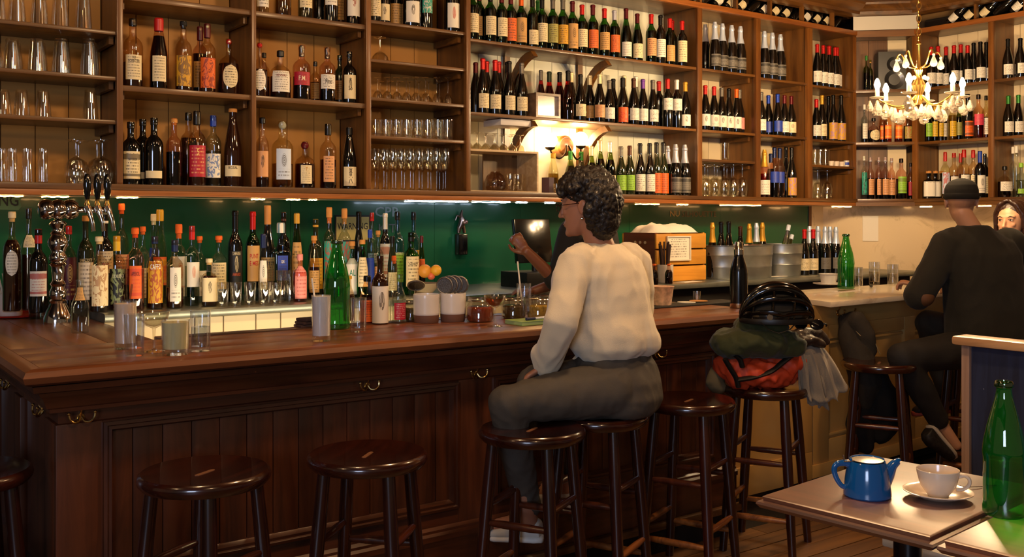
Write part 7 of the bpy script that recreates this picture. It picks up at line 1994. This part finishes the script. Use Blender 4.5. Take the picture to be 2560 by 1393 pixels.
# helmet
hp = P(1940, 800, D5 - .16)
he = thing('bicycle_helmet', 'glossy black bicycle helmet on top of the clothes pile', 'helmet', tuple(hp), atan2(RTY, RTX))
L_, W_, Hh = .152, .112, .150
GLB = mat('#0b0a09', .14, coat=.8, crough=.05)
def hs(th, roll, k=1.0): return Vector((L_ * k * sin(th) * (1.03 if th > 0 else 1), W_ * k * cos(th) * sin(roll), Hh * k * cos(th) * cos(roll)))
m = MB(); m.sphere((0, 0, 0), 1, 36, 20)
m.v = [(v[0] * L_ * .90, v[1] * W_ * .90, max(v[2], 0) * Hh * .88) for v in m.v]; m.build('inner_shell', mat('#060505', .85), he, smooth=True)
for q in range(7):
    roll = radians(-78 + 26 * q)
    MB().tube([hs(radians(-88 + 11 * k), roll * (1 - .12 * abs(sin(radians(-88 + 11 * k)))), .985) for k in range(17)], [.008 + .013 * cos(radians(-88 + 11 * k)) for k in range(17)], 10, flat=.55, up=(0, 1, 0), sub=2).build('rib', GLB, he)
for th in (-48, -12, 24, 55):
    MB().tube([hs(radians(th + 6 * cos(radians(-84 + 14 * k) * 2)), radians(-84 + 14 * k), .955) for k in range(13)], .010, 8, flat=.6, sub=2).build('bridge', GLB, he)
MB().lathe([(.97, .0), (1.0, .006), (1.0, .030), (.97, .042), (.90, .040), (.90, 0)], 48, sx=.153, sy=.113).build('brow_band', GLB, he)
MB().lathe([(.94, -.012), (1.0, -.010), (1.02, .0), (1.0, .012), (.94, .012), (.90, 0), (.94, -.012)], 48, sx=.156, sy=.116).build('rim', mat('#131110', .4), he)
MB().lathe([(0, 0), (.85, 0), (.85, .02), (0, .02)], 32, sx=.14, sy=.10).build('liner', mat('#0a0908', .9), he)
MB().lathe([(0, 0), (.013, 0), (.013, .004), (0, .004)], 20, M=Matrix.Translation((-.055, -.108, .022)) @ RX90).build('badge', STEEL, he)
MB().tube([(-.09, -.095, 0), (-.06, -.11, -.03), (-.02, -.115, -.045), (.03, -.11, -.03), (.06, -.10, .0)], .006, 8, flat=.3).build('chin_strap', BLK, he)
MB().tube([(.13, -.05, -.005), (.165, -.03, -.02), (.165, .03, -.02), (.13, .05, -.005)], .012, 8, flat=.6).build('fit_dial', BLK, he)
sg_ = thing('sunglasses', 'black wraparound sunglasses hanging on right side of helmet', 'sunglasses', tuple(P(2022, 812, D5 - .04)), atan2(RTY, RTX) - .4)
for q in (-1, 1): MB().lathe([(0, 0), (.028, .002), (.031, .006), (.028, .010), (0, .012)], 20, (q * .034, 0, 0), sy=.8, M=None).build('lens', mat('#060606', .08, coat=.8), sg_).rotation_euler = (1.3, 0, .2 * q)
MB().tube([(-.066, 0, .006), (-.07, .05, .0), (-.066, .09, -.012)], .004, 8).tube([(.066, 0, .006), (.07, .05, 0), (.066, .09, -.012)], .004, 8).tube([(-.01, 0, .01), (.01, 0, .01)], .004, 8).build('temple', BLK, sg_)
# ---------------------------------------------------------------- bag and coats on hooks of the cream counter
DB = on_y(2130, 3.30)[1]
hb = thing('canvas_tote', 'dark grey canvas bag hanging on the cream counter front', 'bag', tuple(P(2120, 800, DB)))
m = MB(); capsule(m, [P(2112, 795, DB), P(2140, 800, DB - .03), P(2165, 840, DB - .05), P(2180, 878, DB - .04)], [.020, .042, .040, .026], 14)
capsule(m, [P(2110, 800, DB), P(2122, 850, DB - .02), P(2150, 900, DB - .04), P(2165, 960, DB - .04), P(2160, 1000, DB - .03)], [.022, .045, .070, .080, .050], 16)
soft(m, 'bag_body', mat('#2c261d', .9, bump=.3, bscale=150), hb, .010, 4, [(.010, (12, 12, 6), 3), (.005, (22, 22, 10), 5)])
MB().tube([P(2106, 788, DB), P(2150, 838, DB - .075), P(2185, 850, DB - .075), P(2200, 885, DB - .06)], .007, 8, flat=.4).build('strap', mat('#8a7a58', .8), hb)
local(hb)
ct = thing('hanging_coat', 'black coat hanging low on the cream counter behind empty stool', 'coat', tuple(P(2190, 940, DB + .02)))
m = MB(); capsule(m, [P(2185, 925, DB), P(2200, 980, DB - .02), P(2215, 1040, DB - .02), P(2205, 1085, DB)], [.05, .075, .085, .05], 16); capsule(m, [P(2150, 980, DB), P(2150, 1060, DB), P(2160, 1110, DB)], [.05, .07, .05], 16)
soft(m, 'cloth', mat('#14110e', .9), ct, .011, 4, [(.012, (12, 12, 6), 3)]); local(ct)
for (px, py, lb) in ((2107, 790, 'brass coat hook holding the canvas bag on cream counter'), (2190, 800, 'brass coat hook on cream counter above the black coat')):
    q = P(px, py - 6, DB); make_hook('coat_hook', lb, q.x, 3.336 + (q.x - 4.42) * .051 + .02, q.z, 0.05)
